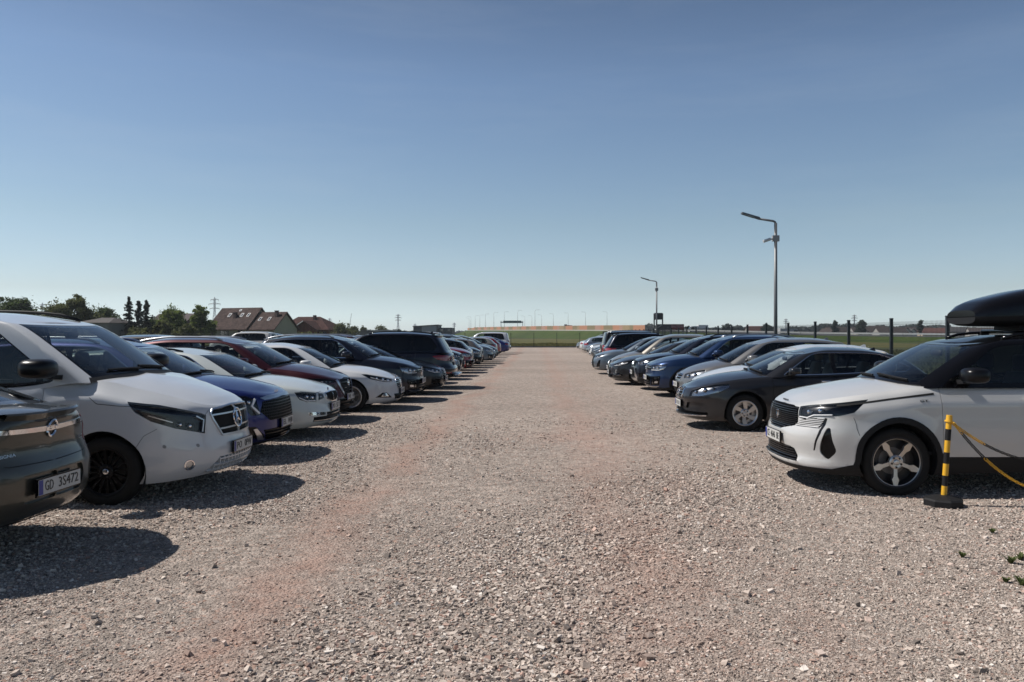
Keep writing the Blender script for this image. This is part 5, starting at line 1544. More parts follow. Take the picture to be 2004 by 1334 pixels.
FIELD = grass_mat('field_grass', (.036, .048, .017), (.055, .063, .025), (.085, .073, .042), .03)
BANK = grass_mat('bank_grass', (.030, .050, .010), (.044, .068, .014), (.060, .066, .022), .06)
MEADOW = grass_mat('meadow_grass', (.065, .070, .022), (.105, .092, .026), (.08, .078, .036), .10)
mb = MB(); mb.add([(-4000, -300, -.02), (4000, -300, -.02), (4000, 6000, -.02), (-4000, 6000, -.02)], [(0, 1, 2, 3)])
tag(mb.build('ground', FIELD), kind='structure')
LOT_X1, LOT_Y1, FENCE_X = 8.6, 97., 8.0
mb = MB(); mb.add([(-95, -25, 0), (LOT_X1, -25, 0), (LOT_X1, LOT_Y1, 0), (-95, LOT_Y1, 0)], [(0, 1, 2, 3)])
tag(mb.build('gravel_yard', gravel_mat()), 'pale pink grey crushed stone surface of the car park', kind='structure')
mb = MB(); mb.add([(-80, LOT_Y1, -.008), (60, LOT_Y1, -.008), (70, 205, -.008), (-60, 300, -.008)], [(0, 1, 2, 3)])
tag(mb.build('meadow', MEADOW), kind='structure')

def stones():
    rng = np.random.default_rng(7)
    shapes = []
    for k in range(14):
        q = np.array([(x, y, z) for x in (-1, 1) for y in (-1, 1) for z in (-1, 1)], float)
        q *= rng.uniform(.35, 1.0, q.shape) ; q[:, 2] *= rng.uniform(.6, 1)
        shapes.append(q)
    shapes = np.array(shapes)
    quads = np.array([(0, 1, 3, 2), (4, 6, 7, 5), (0, 4, 5, 1), (2, 3, 7, 6), (0, 2, 6, 4), (1, 5, 7, 3)])
    tris = np.concatenate([quads[:, [0, 1, 2]], quads[:, [0, 2, 3]]])
    N = 430000
    d0, d1 = 3.0, 20.
    y = np.exp(rng.uniform(np.log(d0), np.log(d1), N * 3)); 
    x = (rng.uniform(-420, 2424, N * 3) - VX) / F * y
    # patchiness
    def lump(px, py, s, seed):
        r = np.random.default_rng(seed); ph = r.uniform(0, 6.28, (8, 2)); kx = r.normal(0, s, 8); ky = r.normal(0, s, 8)
        return sum(np.sin(kx[i] * px + ky[i] * py + ph[i, 0]) for i in range(8)) / 8 ** .5
    dens = .42 + .30 * lump(x, y, 1.1, 3) + .18 * lump(x, y, 3.5, 4)
    dens -= .40 * np.exp(-((x + 1.75 + .12 * np.sin(y * 1.3)) / .36) ** 2) + .25 * np.exp(-((x - .75) / .4) ** 2)
    dens = np.clip(dens, .10, 1) * (1 - smooth(7, 20, y)) ** 1.1
    ok = (rng.uniform(0, 1, N * 3) < dens) & (x < LOT_X1)
    x, y = x[ok][:N], y[ok][:N]; n = len(x)
    size = np.clip(np.exp(rng.normal(np.log(.0044), .52, n)), .0026, .020) * (1 + .35 * np.clip(lump(x, y, .8, 9), -1, 1)) * (1 + .035 * (y - 4))
    size = np.minimum(size, .018)
    bigs = rng.uniform(0, 1, n) < .002; size = np.where(bigs, rng.uniform(.013, .026, n), size)
    sh = shapes[rng.integers(0, 14, n)]
    sc = np.stack([rng.uniform(.9, 1.5, n), rng.uniform(.7, 1.1, n), rng.uniform(.5, .95, n)], 1) * size[:, None]
    P = sh * sc[:, None, :]
    a = rng.uniform(0, 2 * PI, n); t = rng.normal(0, .45, n)
    ct, st = np.cos(t)[:, None], np.sin(t)[:, None]
    yy = P[:, :, 1] * ct - P[:, :, 2] * st; zz = P[:, :, 1] * st + P[:, :, 2] * ct
    ca, sa = np.cos(a)[:, None], np.sin(a)[:, None]
    X = P[:, :, 0] * ca - yy * sa + x[:, None]; Y = P[:, :, 0] * sa + yy * ca + y[:, None]; Z = zz + (sc[:, 2] * rng.uniform(.15, .6, n))[:, None]
    V = np.stack([X, Y, Z], -1).reshape(-1, 3)
    Fc = (tris[None] + (np.arange(n) * 8)[:, None, None]).reshape(-1, 3)
    m, nt, b = newmat('loose_stone'); g = node(nt, 'ShaderNodeNewGeometry'); tc = node(nt, 'ShaderNodeTexCoord')
    rp = node(nt, 'ShaderNodeValToRGB'); nt.links.new(g.outputs['Random Per Island'], rp.inputs[0])
    e = rp.color_ramp.elements; e[0].position = 0; e[0].color = (.10, .085, .075, 1); e[1].position = 1; e[1].color = (.52, .47, .42, 1)
    for p_, c_ in ((.10, (.20, .168, .145)), (.40, (.33, .275, .235)), (.62, (.41, .345, .295)), (.80, (.48, .415, .36)), (.86, (.30, .185, .145)), (.90, (.40, .30, .25)), (.95, (.54, .49, .44))):
        k = e.new(p_); k.color = (*c_, 1)
    nz = noise(nt, tc.outputs['Object'], 160, 4)
    col = mixc(nt, 1., rp.outputs[0], ramp(nt, nz, .2, .8, .95, 1.38), 'MULTIPLY')
    tm = track_mask(nt, tc.outputs['Object'])
    col = mixc(nt, mth(nt, 'MULTIPLY', tm, .6), col, (.36, .22, .17))
    nt.links.new(col, b.inputs['Base Color']); b.inputs['Roughness'].default_value = .9; b.inputs['Specular IOR Level'].default_value = .2
    o = link('loose_gravel', mesh_data('loose_gravel', V, Fc, m, None, False))
    tag(o, 'loose angular crushed stones scattered over the lane', 'gravel', kind='stuff')
stones()

# ------------------------------------------------------------------ cars
CARS = []
def park(kind, side, front, edge_px, d, label, rear=False, lod=0, yaw=0., group=None, off=0., **k):
    """side -1: left row, +1: right row; edge_px: where the end towards the lane is seen; rear: tail to the lane"""
    group = group or ('cars parked along the left of the lane' if side < 0 else 'cars parked along the right of the lane')
    c, r = KINDS_OF_CAR[kind](lod, 'parked_van' if kind == 'white_van' else 'parked_car', label, group, **k)
    xe = gx(edge_px, d) + off
    heading_left = (side > 0) != rear            # local front is -x
    r.location = (xe + side * c.L / 2, d, 0)
    r.rotation_euler = (0, 0, (0 if heading_left else PI) + R(yaw + (random.Random(int(d * 10)).uniform(-1.3, 1.3) if d > 10 else 0)))
    CARS.append((c, r)); return c, r

park('saloon_rear', -1, 0, 112, 6.0, 'olive grey saloon reversed to the lane, chrome strip on its boot, beside the white van', rear=True)
park('white_van', -1, 0, 472, 8.62, 'white van with black roof rails, black wheels and a three pointed star on the grille')
park('blue_crossover', -1, 0, 557, 11.0, 'royal blue crossover with a black honeycomb grille, beside the white van')
park('white_estate', -1, 0, 658, 13.25, 'white estate car with black roof rails between the royal blue and wine red crossovers')
park('wine_crossover', -1, 0, 686, 15.45, 'wine red crossover with satin V shaped grille blades and split headlights')
park('fastback', -1, 0, 787, 17.75, 'white saloon with a barred chrome grille, between the wine red and black cars', plate='', body=WHITE)
park('band_suv', -1, 0, 829, 20.1, 'black SUV with silver roof rails and satin lip, beside the white saloon', body=NAVY, sc=.955, plate='')
park('dark_saloon', -1, 0, 873, 22.4, 'black saloon with bright headlights beside the tail of the big navy SUV', body=BLACK)
park('big_suv_rear', -1, 0, 894, 24.7, 'big dark navy SUV with tinted windows reversed to the lane, silver tow step', rear=True)
# left row, further along (most of it hidden behind the big SUV)
G_L = 'cars parked along the left of the lane'
park('plain_hatch', -1, 0, 868, 26.9, 'silver hatchback hidden behind the big navy SUV', lod=1, body=SILVER)
park('dark_saloon', -1, 0, 900, 29.2, 'grey saloon hidden between the navy SUV and the red crossover', lod=1, body=GREY)
park('plain_suv', -1, 0, 908, 31.5, 'black crossover hidden behind the red crossover', lod=1, body=BLACK)
park('band_suv', -1, 0, 927, 34.2, 'bright red crossover with slim headlights past the big navy SUV', lod=1, body=RED, plate='', rails=None)
park('plain_hatch', -1, 0, 926, 36.6, 'white hatchback with a black roof reversed to the lane behind the red crossover', rear=True, lod=1, body=PEARL, roof='gloss_black')
park('band_suv', -1, 0, 943, 39.2, 'dark blue SUV showing its nose behind the white black roofed hatchback', lod=1, body=NAVY, plate='')
park('plain_hatch', -1, 0, 946, 41.6, 'grey brown hatchback reversed to the lane, its tail light beside the silver roofed SUV', rear=True, lod=1, body=TAUPE)
park('band_suv', -1, 0, 966, 44.4, 'blue grey SUV with silver roof rails, its long nose out into the lane', lod=1, body=SAND, plate='')
park('fastback', -1, 0, 971, 47.2, 'blue grey saloon with its bonnet behind the silver railed SUV', lod=1, body=SAND)
park('small_mpv', -1, 0, 975, 50.6, 'dark green grey people carrier far down the left row', lod=1, body=('sage', (.085, .105, .10), .4, .4))
park('plain_hatch', -1, 0, 974, 55.5, 'pale silver hatchback reversed to the lane, far down the left row', rear=True, lod=2, body=CHAMP)
park('plain_hatch', -1, 0, 981, 60., 'rusty red hatchback reversed to the lane beside the blue saloon', rear=True, lod=2, body=RED)
park('fastback', -1, 0, 998, 64.5, 'deep blue saloon reversed to the lane in front of the white off roader', rear=True, lod=2, body=KIABLUE)
park('off_roader', -1, 0, 1000, 69., 'white off roader with long roof rails, last of the left row', rear=True, lod=1, body=WHITE)

# right row
park('white_crossover', 1, 0, 1518, 9.05, 'pearl white crossover with a black roof and a roof box, beside the striped chain post', off=-.02)
park('dark_hatch', 1, 0, 1326, 14.4, 'dark grey hatchback with six spoke wheels and a diagonal bar on its grille', body=GRAPH)
park('plain_hatch', 1, 0, 1352, 16.75, 'white hatchback between the dark grey hatchback and the silver grey people carrier', body=WHITE)
park('small_mpv', 1, 0, 1322, 19.1, 'silver grey people carrier with a chrome barred grille, behind the white hatchback', body=('silver_grey', (.20, .195, .19), .6, .35))
park('band_suv', 1, 0, 1263, 21.6, 'metallic blue SUV with chrome grille bars and a dark lower grille', body=BLUE)
park('rugged_suv', 1, 0, 1236, 24.1, 'black SUV with a silver skid blade beside the metallic blue SUV', body=NAVY)
park('fastback', 1, 0, 1190, 26.4, 'dark grey saloon with large bright headlights, nose furthest out into the lane', body=GRAPH)
park('small_mpv', 1, 0, 1189, 28.8, 'champagne people carrier behind the dark grey saloon', lod=1, body=CHAMP, tall=1.66, chrome=False)
park('plain_hatch', 1, 0, 1200, 31.0, 'silver hatchback squeezed between the champagne people carrier and the grey saloon', lod=1, body=SILVER)
park('spindle_saloon', 1, 0, 1159, 33.2, 'grey saloon with a spindle shaped dark grille', lod=1, body=SAND)
park('big_suv_rear', 1, 0, 1177, 37.0, 'dark navy SUV with a roof spoiler reversed to the lane', rear=True, lod=1, body=NAVY, step=False)
park('off_roader', 1, 0, 1172, 40.0, 'tall black off roader reversed to the lane beside the dark navy SUV', rear=True, lod=1, body=BLACK)
park('dark_saloon', 1, 0, 1170, 43., 'black saloon hidden behind the tall black off roader', lod=2, body=BLACK)
park('plain_hatch', 1, 0, 1162, 47., 'grey hatchback hidden behind the tall black off roader', lod=2, body=GREY)
park('dark_saloon', 1, 0, 1157, 51.0, 'dark grey saloon with bright headlights past the black off roader', lod=1, body=GREY)
park('fastback', 1, 0, 1152, 54.5, 'white saloon facing the lane past the dark grey saloon', lod=2, body=PEARL)
park('plain_hatch', 1, 0, 1147, 61., 'silver white hatchback showing its nose beside the far white saloon', lod=2, body=SILVER)
park('plain_hatch', 1, 0, 1140, 65.5, 'blue silver hatchback reversed to the lane near the far fence', rear=True, lod=2, body=('ice', (.30, .34, .40), .6, .35))
park('fastback', 1, 0, 1134, 71., 'white saloon reversed to the lane, near the far fence', rear=True, lod=2, body=WHITE)
park('rugged_suv', 1, 0, 1132, 76., 'dark SUV near the end of the right row', lod=2, body=SAND)
park('dark_saloon', 1, 0, 1127, 81., 'pale grey saloon, last of the right row', lod=2, body=SILVER)

# rows behind the left one: their roofs show over the near cars
G_B = 'cars in the rows behind the left row'
protos = {}
def back_car(kind, px, d, z_yaw, label, body, lod=2, **k):
    c, r = KINDS_OF_CAR[kind](lod, 'parked_car', label, G_B, body=body, **k)
    r.location = (gx(px, d), d, 0); r.rotation_euler = (0, 0, z_yaw); CARS.append((c, r)); return c, r
back_car('band_suv', 246, 23., 0, 'black SUV whose roof shows between the conifers and the white van', BLACK, rails=None)
back_car('off_roader', 478, 58., 0, 'white off roader with a dark roof rack in front of the cream house', PEARL)
back_car('big_suv_rear', 540, 62., PI, 'dark SUV with a silver window line in front of the brick house', NAVY, step=False)
c_, r_ = back_car('band_suv', 630, 42., 0, 'red SUV with a black roof rack behind the black railed SUV', WINE)
back_car('small_mpv', 690, 52., 0, 'silver people carrier roof left of the big navy SUV', SILVER)
back_car('plain_hatch', 720, 38., PI, 'dark hatchback close behind the big navy SUV', BLACK)
back_car('plain_hatch', 585, 75., 0, 'blue grey hatchback far back in front of the brick house', SAND)
back_car('off_roader', 812, 66., 0, 'white off roader roof just over the big navy SUV', WHITE)

# ------------------------------------------------------------------ roof box on the pearl white crossover
RBX, RBY = gx(1880, 9.05) - 1.7, 9.05
rb = thing('roof_box', 'glossy black roof box on top of the pearl white crossover', 'roof box', (RBX + 2.7, RBY, 1.655))
prof_top = pch([(0, .27), (.05, .325), (.35, .44), (.8, .525), (1.3, .55), (1.8, .53), (2.02, .46)])
prof_bot = pch([(0, .115), (.12, .09), (.5, .085), (1.7, .085), (2.02, .14)])
prof_w = pch([(0, .30), (.06, .35), (.4, .41), (1.0, .42), (1.8, .41), (2.02, .36)])
def box_grid(z0f, z1f, n=26):
    G = []
    for x in np.linspace(0, 2.02, n):
        w = float(prof_w(x)); a = z0f(x); b = z1f(x); row = []
        for q in np.linspace(0, PI, 17):
            cx, sx_ = math.cos(q), math.sin(q)
            row.append((x - 1.0, w * math.copysign(abs(cx) ** .55, cx), a + (b - a) * abs(sx_) ** .6))
        G.append(row)
    return G
split = lambda x: .19 + .06 * x / 2.02
for nm, f0, f1, mt in (('lid', split, lambda x: float(prof_top(x)), 'gloss_black'), ('base', lambda x: split(x) + .006, lambda x: float(prof_bot(x)), 'black_plastic')):
    mb = MB(); G = box_grid(f0, f1); mb.grid(G)
    for g in (G[0], G[-1]): mb.add(g, [tuple(range(len(g)))])
    o = mb.build(nm, M(mt), rb); autosmooth(o.data, .7)
for x in (-.42, .46):
    mb = MB(); mb.cyl((x, -.60, .04), (x, .60, .04), .018, n=8); mb.build('crossbar', M('gloss_black'), rb, True)
    for y in (-.57, .57):
        mb = MB(); mb.box(x - .05, x + .05, y - .035, y + .035, -.055, .03); mb.build('bar_foot', M('black_plastic'), rb)
    mb = MB(); mb.box(x - .06, x + .06, -.25, .25, .05, .095); mb.build('clamp', M('black_plastic'), rb)

# ------------------------------------------------------------------ chain post
def stripes_mat():
    return [simple('yellow_plastic', (.66, .36, .02), .45, noise=.15, scale=12), M('black_plastic')]
def chain_post(x, y, label, lean):
    t = thing('chain_post', label, 'barrier post', (x, y, 0), .3)
    mb = MB(); n = 8; ring = lambda r, z: [(r * math.cos(2 * PI * (k + .5) / n), r * math.sin(2 * PI * (k + .5) / n), z) for k in range(n)]
    V = ring(.185, .002) + ring(.185, .055) + ring(.165, .07) + ring(.05, .10)
    F = [(a * n + k, a * n + (k + 1) % n, (a + 1) * n + (k + 1) % n, (a + 1) * n + k) for a in range(3) for k in range(n)] + [tuple(range(3 * n, 4 * n))]
    mb.add(V, F); mb.build('base', M('black_plastic'), t)
    mb = MB(); zs = [.09, .185, .285, .40, .51, .625, .735, .83]
    for i in range(7):
        mb.cur = i % 2
        mb.cyl((lean * zs[i], 0, zs[i]), (lean * zs[i + 1], 0, zs[i + 1]), .0265, n=14)
    o = mb.build('pole', None, t, True, stripes_mat()); autosmooth(o.data, .6)
    mb = MB(); mb.cyl((lean * .82, 0, .80), (lean * .86, 0, .815), .042, n=14); mb.cyl((lean * .83, 0, .815), (lean * .88, 0, .87), .031, .027, 14)
    o = mb.build('cap', stripes_mat()[0], t); autosmooth(o.data, .6)
    return t
PX, PY = gx(1846, 7.72), 7.72
chain_post(PX, PY, 'black and yellow striped chain post standing before the pearl white crossover', .085)
def chain(p0, p1, sag, label, pattern):
    mb = MB(); n = 64; pts = []
    for i in range(n + 1):
        f = i / n; pts.append(np.array(p0) + (np.array(p1) - np.array(p0)) * f + np.array([0, 0, -sag * 4 * f * (1 - f)]))
    dist = np.concatenate([[0], np.cumsum([np.linalg.norm(pts[i + 1] - pts[i]) for i in range(n)])]); L = dist[-1]
    pitch = .030; k = int(L / pitch)
    for j in range(k):
        s_ = (j + .5) * pitch; i = min(int(np.searchsorted(dist, s_)) - 1, n - 1); i = max(i, 0)
        f = (s_ - dist[i]) / (dist[i + 1] - dist[i]); c = pts[i] + (pts[i + 1] - pts[i]) * f; d = (pts[i + 1] - pts[i]); d /= np.linalg.norm(d)
        u = np.cross(d, [0, 1, 0]); u /= np.linalg.norm(u); w = np.cross(d, u)
        a, b = (u, w) if j % 2 else (w, u); a = a * .8 + b * .6; a /= np.linalg.norm(a)
        mb.cur = next((q % 2 for q, e_ in enumerate(np.cumsum(pattern)) if j < e_), 0)
        ring = [c + d * .025 * math.cos(q) + a * .012 * math.sin(q) for q in np.linspace(0, 2 * PI, 11)[:-1]]
        mb.tube(ring, .0042, 5, True)
    return tag(mb.build('chain', None, None, True, stripes_mat()), label, 'chain', 'plastic chains hanging from the chain post')
top = (PX + .07, PY, .81)
END = (PX + 2.05, PY - .05, .81)
chain(top, END, .40, 'upper yellow and black plastic chain, the straighter one, leaving the striped post', [13, 16, 14, 14, 30])
chain((top[0] + .02, top[1] - .03, .795), (END[0], END[1] - .03, .78), .66, 'lower yellow and black plastic chain, the deeply sagging one, leaving the striped post', [4, 11, 34, 14, 30])
chain_post(END[0], END[1], 'black and yellow striped chain post holding the far ends of the chains', .0)

# ------------------------------------------------------------------ lamps
GALV = lambda: simple('galvanised_steel', (.16, .165, .17), .5, .5, noise=.15, scale=8)
def street_lamp(x, y, label):
    t = thing('street_lamp', label, 'lamp', (x, y, 0), group='street lamps along the fence')
    mb = MB(); mb.cyl((0, 0, 0), (0, 0, 5.1), .062, .045, 14); mb.build('pole', GALV(), t, True)
    mb = MB(); mb.cyl((0, 0, 0), (0, 0, .35), .085, .085, 14); mb.box(-.14, .14, -.14, .14, 0, .02); mb.build('base_plate', GALV(), t)
    mb = MB(); mb.tube([(.0, 0, 5.06), (-.02, 0, 5.13), (-.08, 0, 5.16), (-.55, 0, 5.235)], .034, 10); mb.build('arm', GALV(), t, True)
    mb = MB()
    a = R(17); ux, uz = -math.cos(a), math.sin(a)
    P = lambda s_, y_, h: (-.50 + ux * s_ - uz * h * 0 - h * math.sin(a) * -1 * 0, y_, 5.235 + uz * s_ + h)
    mb.hexa([P(0, -.05, -.035), P(.58, -.11, -.02), P(.58, .11, -.02), P(0, .05, -.035), P(0, -.05, .045), P(.58, -.10, .025), P(.58, .10, .025), P(0, .05, .045)])
    o = mb.build('lamp_head', simple('lamp_grey', (.11, .115, .12), .45, .3), t); autosmooth(o.data, .5)
    mb = MB(); mb.hexa([P(.18, -.08, -.033), P(.55, -.10, -.026), P(.55, .10, -.026), P(.18, .08, -.033), P(.18, -.08, -.026), P(.55, -.10, -.019), P(.55, .10, -.019), P(.18, .08, -.026)])
    mb.build('lamp_glass', M('housing'), o)
    return t
def camera_on(x, y, label, two):
    t = thing('security_camera', label, 'camera', (x, y, 4.62), group='security cameras on the lamp posts')
    mb = MB(); mb.box(-.10, .10, -.07, .07, -.09, .09); mb.build('junction_box', simple('grey_box', (.28, .28, .28), .5), t)
    if two:
        mb = MB(); mb.cyl((-.10, -.02, -.02), (-.20, -.03, -.03), .02, n=8); mb.build('bracket', GALV(), t)
        mb = MB(); mb.cyl((-.17, -.03, -.02), (-.40, -.05, -.10), .045, n=12); mb.build('camera_body', simple('camera_white', (.55, .55, .55), .4), t, False)
    return t
LX = gx(1518, 24.7)
street_lamp(LX, 24.7, 'nearer tall galvanised street lamp with a camera box, beside the fence')
camera_on(LX, 24.7, 'white bullet camera bracketed to the nearer street lamp', True)
LX2 = gx(1285, 53.)
street_lamp(LX2, 53., 'farther galvanised street lamp standing in front of the dark sign board')
camera_on(LX2, 53., 'small grey camera box on the farther street lamp', False)

# ------------------------------------------------------------------ fences
FENCE = lambda: simple('anthracite_steel', (.022, .026, .030), .45, .3)
def fence(name, label, x0, y0, x1, y1, pitch, h, wire_pitch):
    L = math.hypot(x1 - x0, y1 - y0); n = int(round(L / pitch)); t = thing(name, label, 'fence', (x0, y0, 0), math.atan2(y1 - y0, x1 - x0))
    pm = MB(); pm.box(-.03, .03, -.03, .03, 0, h + .06); pm.box(-.034, .034, -.034, .034, h + .06, h + .085); post = pm.data('post', FENCE())
    w = MB(); p = L / n; k = int(p / wire_pitch); r = .0026
    for i in range(1, k):
        x = i * p / k; w.add([(x - r, .012, .06), (x + r, .012, .06), (x, .017, .06), (x - r, .012, h), (x + r, .012, h), (x, .017, h)], [(0, 1, 4, 3), (1, 2, 5, 4), (2, 0, 3, 5)])
    for z in (.1, .3, .5, .7, .9, 1.1, 1.3, 1.5, 1.7, h - .06):
        for y in (.006, .02):
            w.add([(.03, y, z - r), (p - .03, y, z - r), (p - .03, y + .004, z), (.03, y + .004, z), (.03, y, z + r), (p - .03, y, z + r)], [(0, 1, 2, 3), (3, 2, 5, 4), (4, 5, 1, 0)])
    panel = w.data('mesh_panel', FENCE())
    pl = MB(); pl.box(.03, p - .03, -.02, .02, 0, .16); plinth = pl.data('plinth', simple('plinth_concrete', (.16, .155, .15), .9, noise=.3, scale=3))
    bt = MB(); bt.box(-.006, .006, -.04, -.03, h - .22, h - .19); bt.box(-.006, .006, -.04, -.03, h - .62, h - .59); bolt = bt.data('clip', M('satin'))
    for i in range(n + 1):
        o = link('post', post, t, (i * p, 0, 0)); link('clip', bolt, o)
        if i < n:
            link('mesh_panel', panel, t, (i * p, 0, 0)); link('plinth', plinth, t, (i * p, 0, 0))
    return t
fence('fence', 'anthracite mesh fence with dark posts running behind the right row of cars', FENCE_X, 3.2, FENCE_X, 96.95, 2.5, 1.93, .05)
fence('fence', 'low mesh fence with thin posts across the far end of the yard', FENCE_X - .06, 97., -62., 97., 2.8, 1.72, .10)

# ------------------------------------------------------------------ motorway bank, road, noise barrier
CREST = [(-210., 800., 3.0), (gx(868, 468), 468., 3.0), (gx(915, 460), 460., 3.6), (gx(1090, 300), 300., 2.9), (gx(1262, 226), 226., 2.35), (gx(1420, 190), 190., 1.75), (gx(1620, 168), 168., 1.25), (gx(2100, 140), 140., .85), (gx(3200, 118), 118., .5), (700., 90., .3)]
CREST = CREST[2:]
CR = np.array(CREST); tt = np.concatenate([[0], np.cumsum(np.linalg.norm(np.diff(CR[:, :2], axis=0), axis=1))])
cxf, cyf, czf = pch(list(zip(tt, CR[:, 0]))), pch(list(zip(tt, CR[:, 1]))), pch(list(zip(tt, CR[:, 2])))
SS = np.linspace(0, tt[-1], 90); CX, CY, CZ = cxf(SS), cyf(SS), czf(SS)
NX, NY = np.gradient(CY), -np.gradient(CX); nl = np.hypot(NX, NY); NX /= -nl; NY /= -nl
if NY[0] > 0: NX, NY = -NX, -NY
NX, NY = np.where(NY > 0, -NX, NX), np.where(NY > 0, -NY, NY)
rows = []
end = [(CX[0] - 20, CY[0] + 4, -.05)] * 5
G = []
for i in range(len(SS)):
    x, y, z, a, b = CX[i], CY[i], CZ[i], NX[i], NY[i]
    G.append([(x + a * (z * 2.2 + 1), y + b * (z * 2.2 + 1), -.06), (x + a * z * 1.1, y + b * z * 1.1, z * .52), (x + a * .5, y + b * .5, z - .05), (x - a * .3, y - b * .3, z), (x - a * 34, y - b * 34, z), (x - a * 44, y - b * 44, -.06)])
x, y, z, a, b = CX[0], CY[0], CZ[0], NX[0], NY[0]
G.insert(0, [(x - 9 + a * (z * 1.2), y + b * (z * 1.2), -.06), (x - 10 + a * z * .6, y + b * z * .6, -.06), (x - 11, y, -.06), (x - 11 - a * .3, y - b * .3, -.06), (x - 11 - a * 34, y - b * 34, -.06), (x - 11 - a * 44, y - b * 44, -.06)])
mb = MB(); mb.grid(G); tag(mb.build('embankment', BANK, None, True), 'long grass bank carrying the motorway beyond the yard', kind='structure')
G = [[(CX[i] - NX[i] * q, CY[i] - NY[i] * q, CZ[i] + .02) for q in (3.5, 28.)] for i in range(len(SS))]
mb = MB(); mb.grid(G); tag(mb.build('road', simple('asphalt', (.055, .055, .058), .9)), kind='structure')

t_end = tt[2]
npan = 98; h_b = 1.78
nb_ = thing('noise_barrier', 'long orange and olive panelled noise barrier on top of the grass bank', 'noise barrier', (CX[0], CY[0], CZ[0]))
bm_ = [simple('panel_orange', (.36, .17, .10), .7, noise=.1, scale=.6), simple('panel_olive', (.19, .145, .08), .7, noise=.1, scale=.6), simple('panel_salmon', (.33, .19, .14), .7, noise=.1, scale=.6), simple('panel_tan', (.27, .19, .11), .7, noise=.1, scale=.6)]
rr = random.Random(5)
S_ = np.linspace(0, t_end, npan + 1)
for i in range(npan):
    p = [np.array([float(cxf(s_)), float(cyf(s_)), float(czf(s_))]) for s_ in (S_[i], S_[i + 1])]
    o3 = np.array([CX[0], CY[0], CZ[0]]); hh = h_b if i > 6 else h_b * .8
    mb = MB(); a, b = p[0] - o3, p[1] - o3; n_ = np.array([0, .12, 0]); up = np.array([0, 0, hh]); lo = np.array([0, 0, .32])
    mb.hexa([a + lo, b + lo, b + lo + n_, a + lo + n_, a + up, b + up, b + up + n_, a + up + n_]); mb.build('panel', bm_[[0, 1, 0, 1, 2, 3, 0, 1][(i + (i * i) % 3) % 8]], nb_)
mb = MB()
for i in range(npan):
    p = [np.array([float(cxf(s_)), float(cyf(s_)), float(czf(s_))]) - o3 for s_ in (S_[i], S_[i + 1])]
    n_ = np.array([0, .2, 0]); d_ = np.array([0, -.04, -.1]); u_ = np.array([0, -.04, .318])
    mb.hexa([p[0] + d_, p[1] + d_, p[1] + d_ + n_, p[0] + d_ + n_, p[0] + u_, p[1] + u_, p[1] + u_ + n_, p[0] + u_ + n_])
mb.build('footing', simple('pale_concrete', (.34, .325, .30), .85, noise=.15, scale=.5), nb_)

gr = thing('guard_rail', 'pale motorway guard rail beyond the right fence', 'guard rail', (0, 0, 0))
S2 = np.linspace(t_end + 6, tt[-1] * .92, 60); q = [np.array([float(cxf(s_)), float(cyf(s_)), float(czf(s_))]) for s_ in S2]
mb = MB()
for i in range(len(q) - 1):
    u0, u1 = np.array([0, 0, .42]), np.array([0, 0, .76]); n_ = np.array([0, .06, 0])
    mb.hexa([q[i] + u0, q[i + 1] + u0, q[i + 1] + u0 + n_, q[i] + u0 + n_, q[i] + u1, q[i + 1] + u1, q[i + 1] + u1 + n_, q[i] + u1 + n_])
mb.build('rail', simple('zinc_rail', (.50, .50, .50), .5, .3), gr)
pm = MB(); pm.box(-.06, .06, .02, .12, -.1, .7); pd = pm.data('rail_post', GALV())
for k in range(0, len(q) - 1):
    link('rail_post', pd, gr, tuple(q[k]))

def sign_board(name, label, px0, px1, y0, y1, d, mat, leg_px=(), cat='sign', legs_mat=None, thick=.25):
    x0, x1, z0, z1 = gx(px0, d), gx(px1, d), gz(y1, d), gz(y0, d)
    t = thing(name, label, cat, ((x0 + x1) / 2, d, 0))
    w = (x1 - x0) / 2; mb = MB(); mb.box(-w, w, -thick / 2, thick / 2, z0, z1); p = mb.build('panel', mat, t)
    for lp in leg_px:
        x = gx(lp, d) - (x0 + x1) / 2
        mb = MB(); mb.box(x - .12, x + .12, -.1 + thick, .1 + thick, 0, z1 - .1); mb.build('leg', legs_mat or GALV(), t)
    return t, p, w, z0, z1
GREEN = simple('sign_green', (.008, .055, .040), .5)
t, p, w, z0, z1 = sign_board('gantry_sign', 'green motorway gantry sign above the noise barrier', 985, 1020.5, 627.2, 632, 400, GREEN, (980.5, 1023))
mb = MB(); mb.box(gx(979, 400) - t.location.x, gx(1024, 400) - t.location.x, .25, .55, z0 + .2, z0 + .7); mb.build('crossbeam', GALV(), t)
for fx, fw in ((-.55, .5), (-.02, .42), (.48, .12), (.74, .34)):
    for k, zz in enumerate((.66, .34)):
        mb = MB(); mb.box(w * (fx - fw * (.5 - .1 * k)), w * (fx + fw * (.5 - .1 * k)), -.135, -.126, z0 + (z1 - z0) * zz - .10, z0 + (z1 - z0) * zz + .10); mb.build('legend', simple('sign_legend', (.10, .20, .17), .5), p)
DARK = simple('board_back', (.030, .036, .045), .6)
t, p, w, z0, z1 = sign_board('billboard', 'tall dark billboard seen from behind on two thin legs', 1281, 1296.3, 612, 625.3, 150, DARK, (1280.6, 1297))
mb = MB()
for k in range(1, 6): mb.box(-w, w, -.16, -.127, lerp(z0, z1, k / 6) - .03, lerp(z0, z1, k / 6) + .03)
mb.build('battens', FENCE(), p)
t, p, w, z0, z1 = sign_board('billboard', 'wide low billboard, dark on one half and red with pale lettering on the other', 1285.5, 1338.5, 634, 645.5, 150, simple('board_dark', (.032, .034, .048), .5), (1288, 1312, 1337))
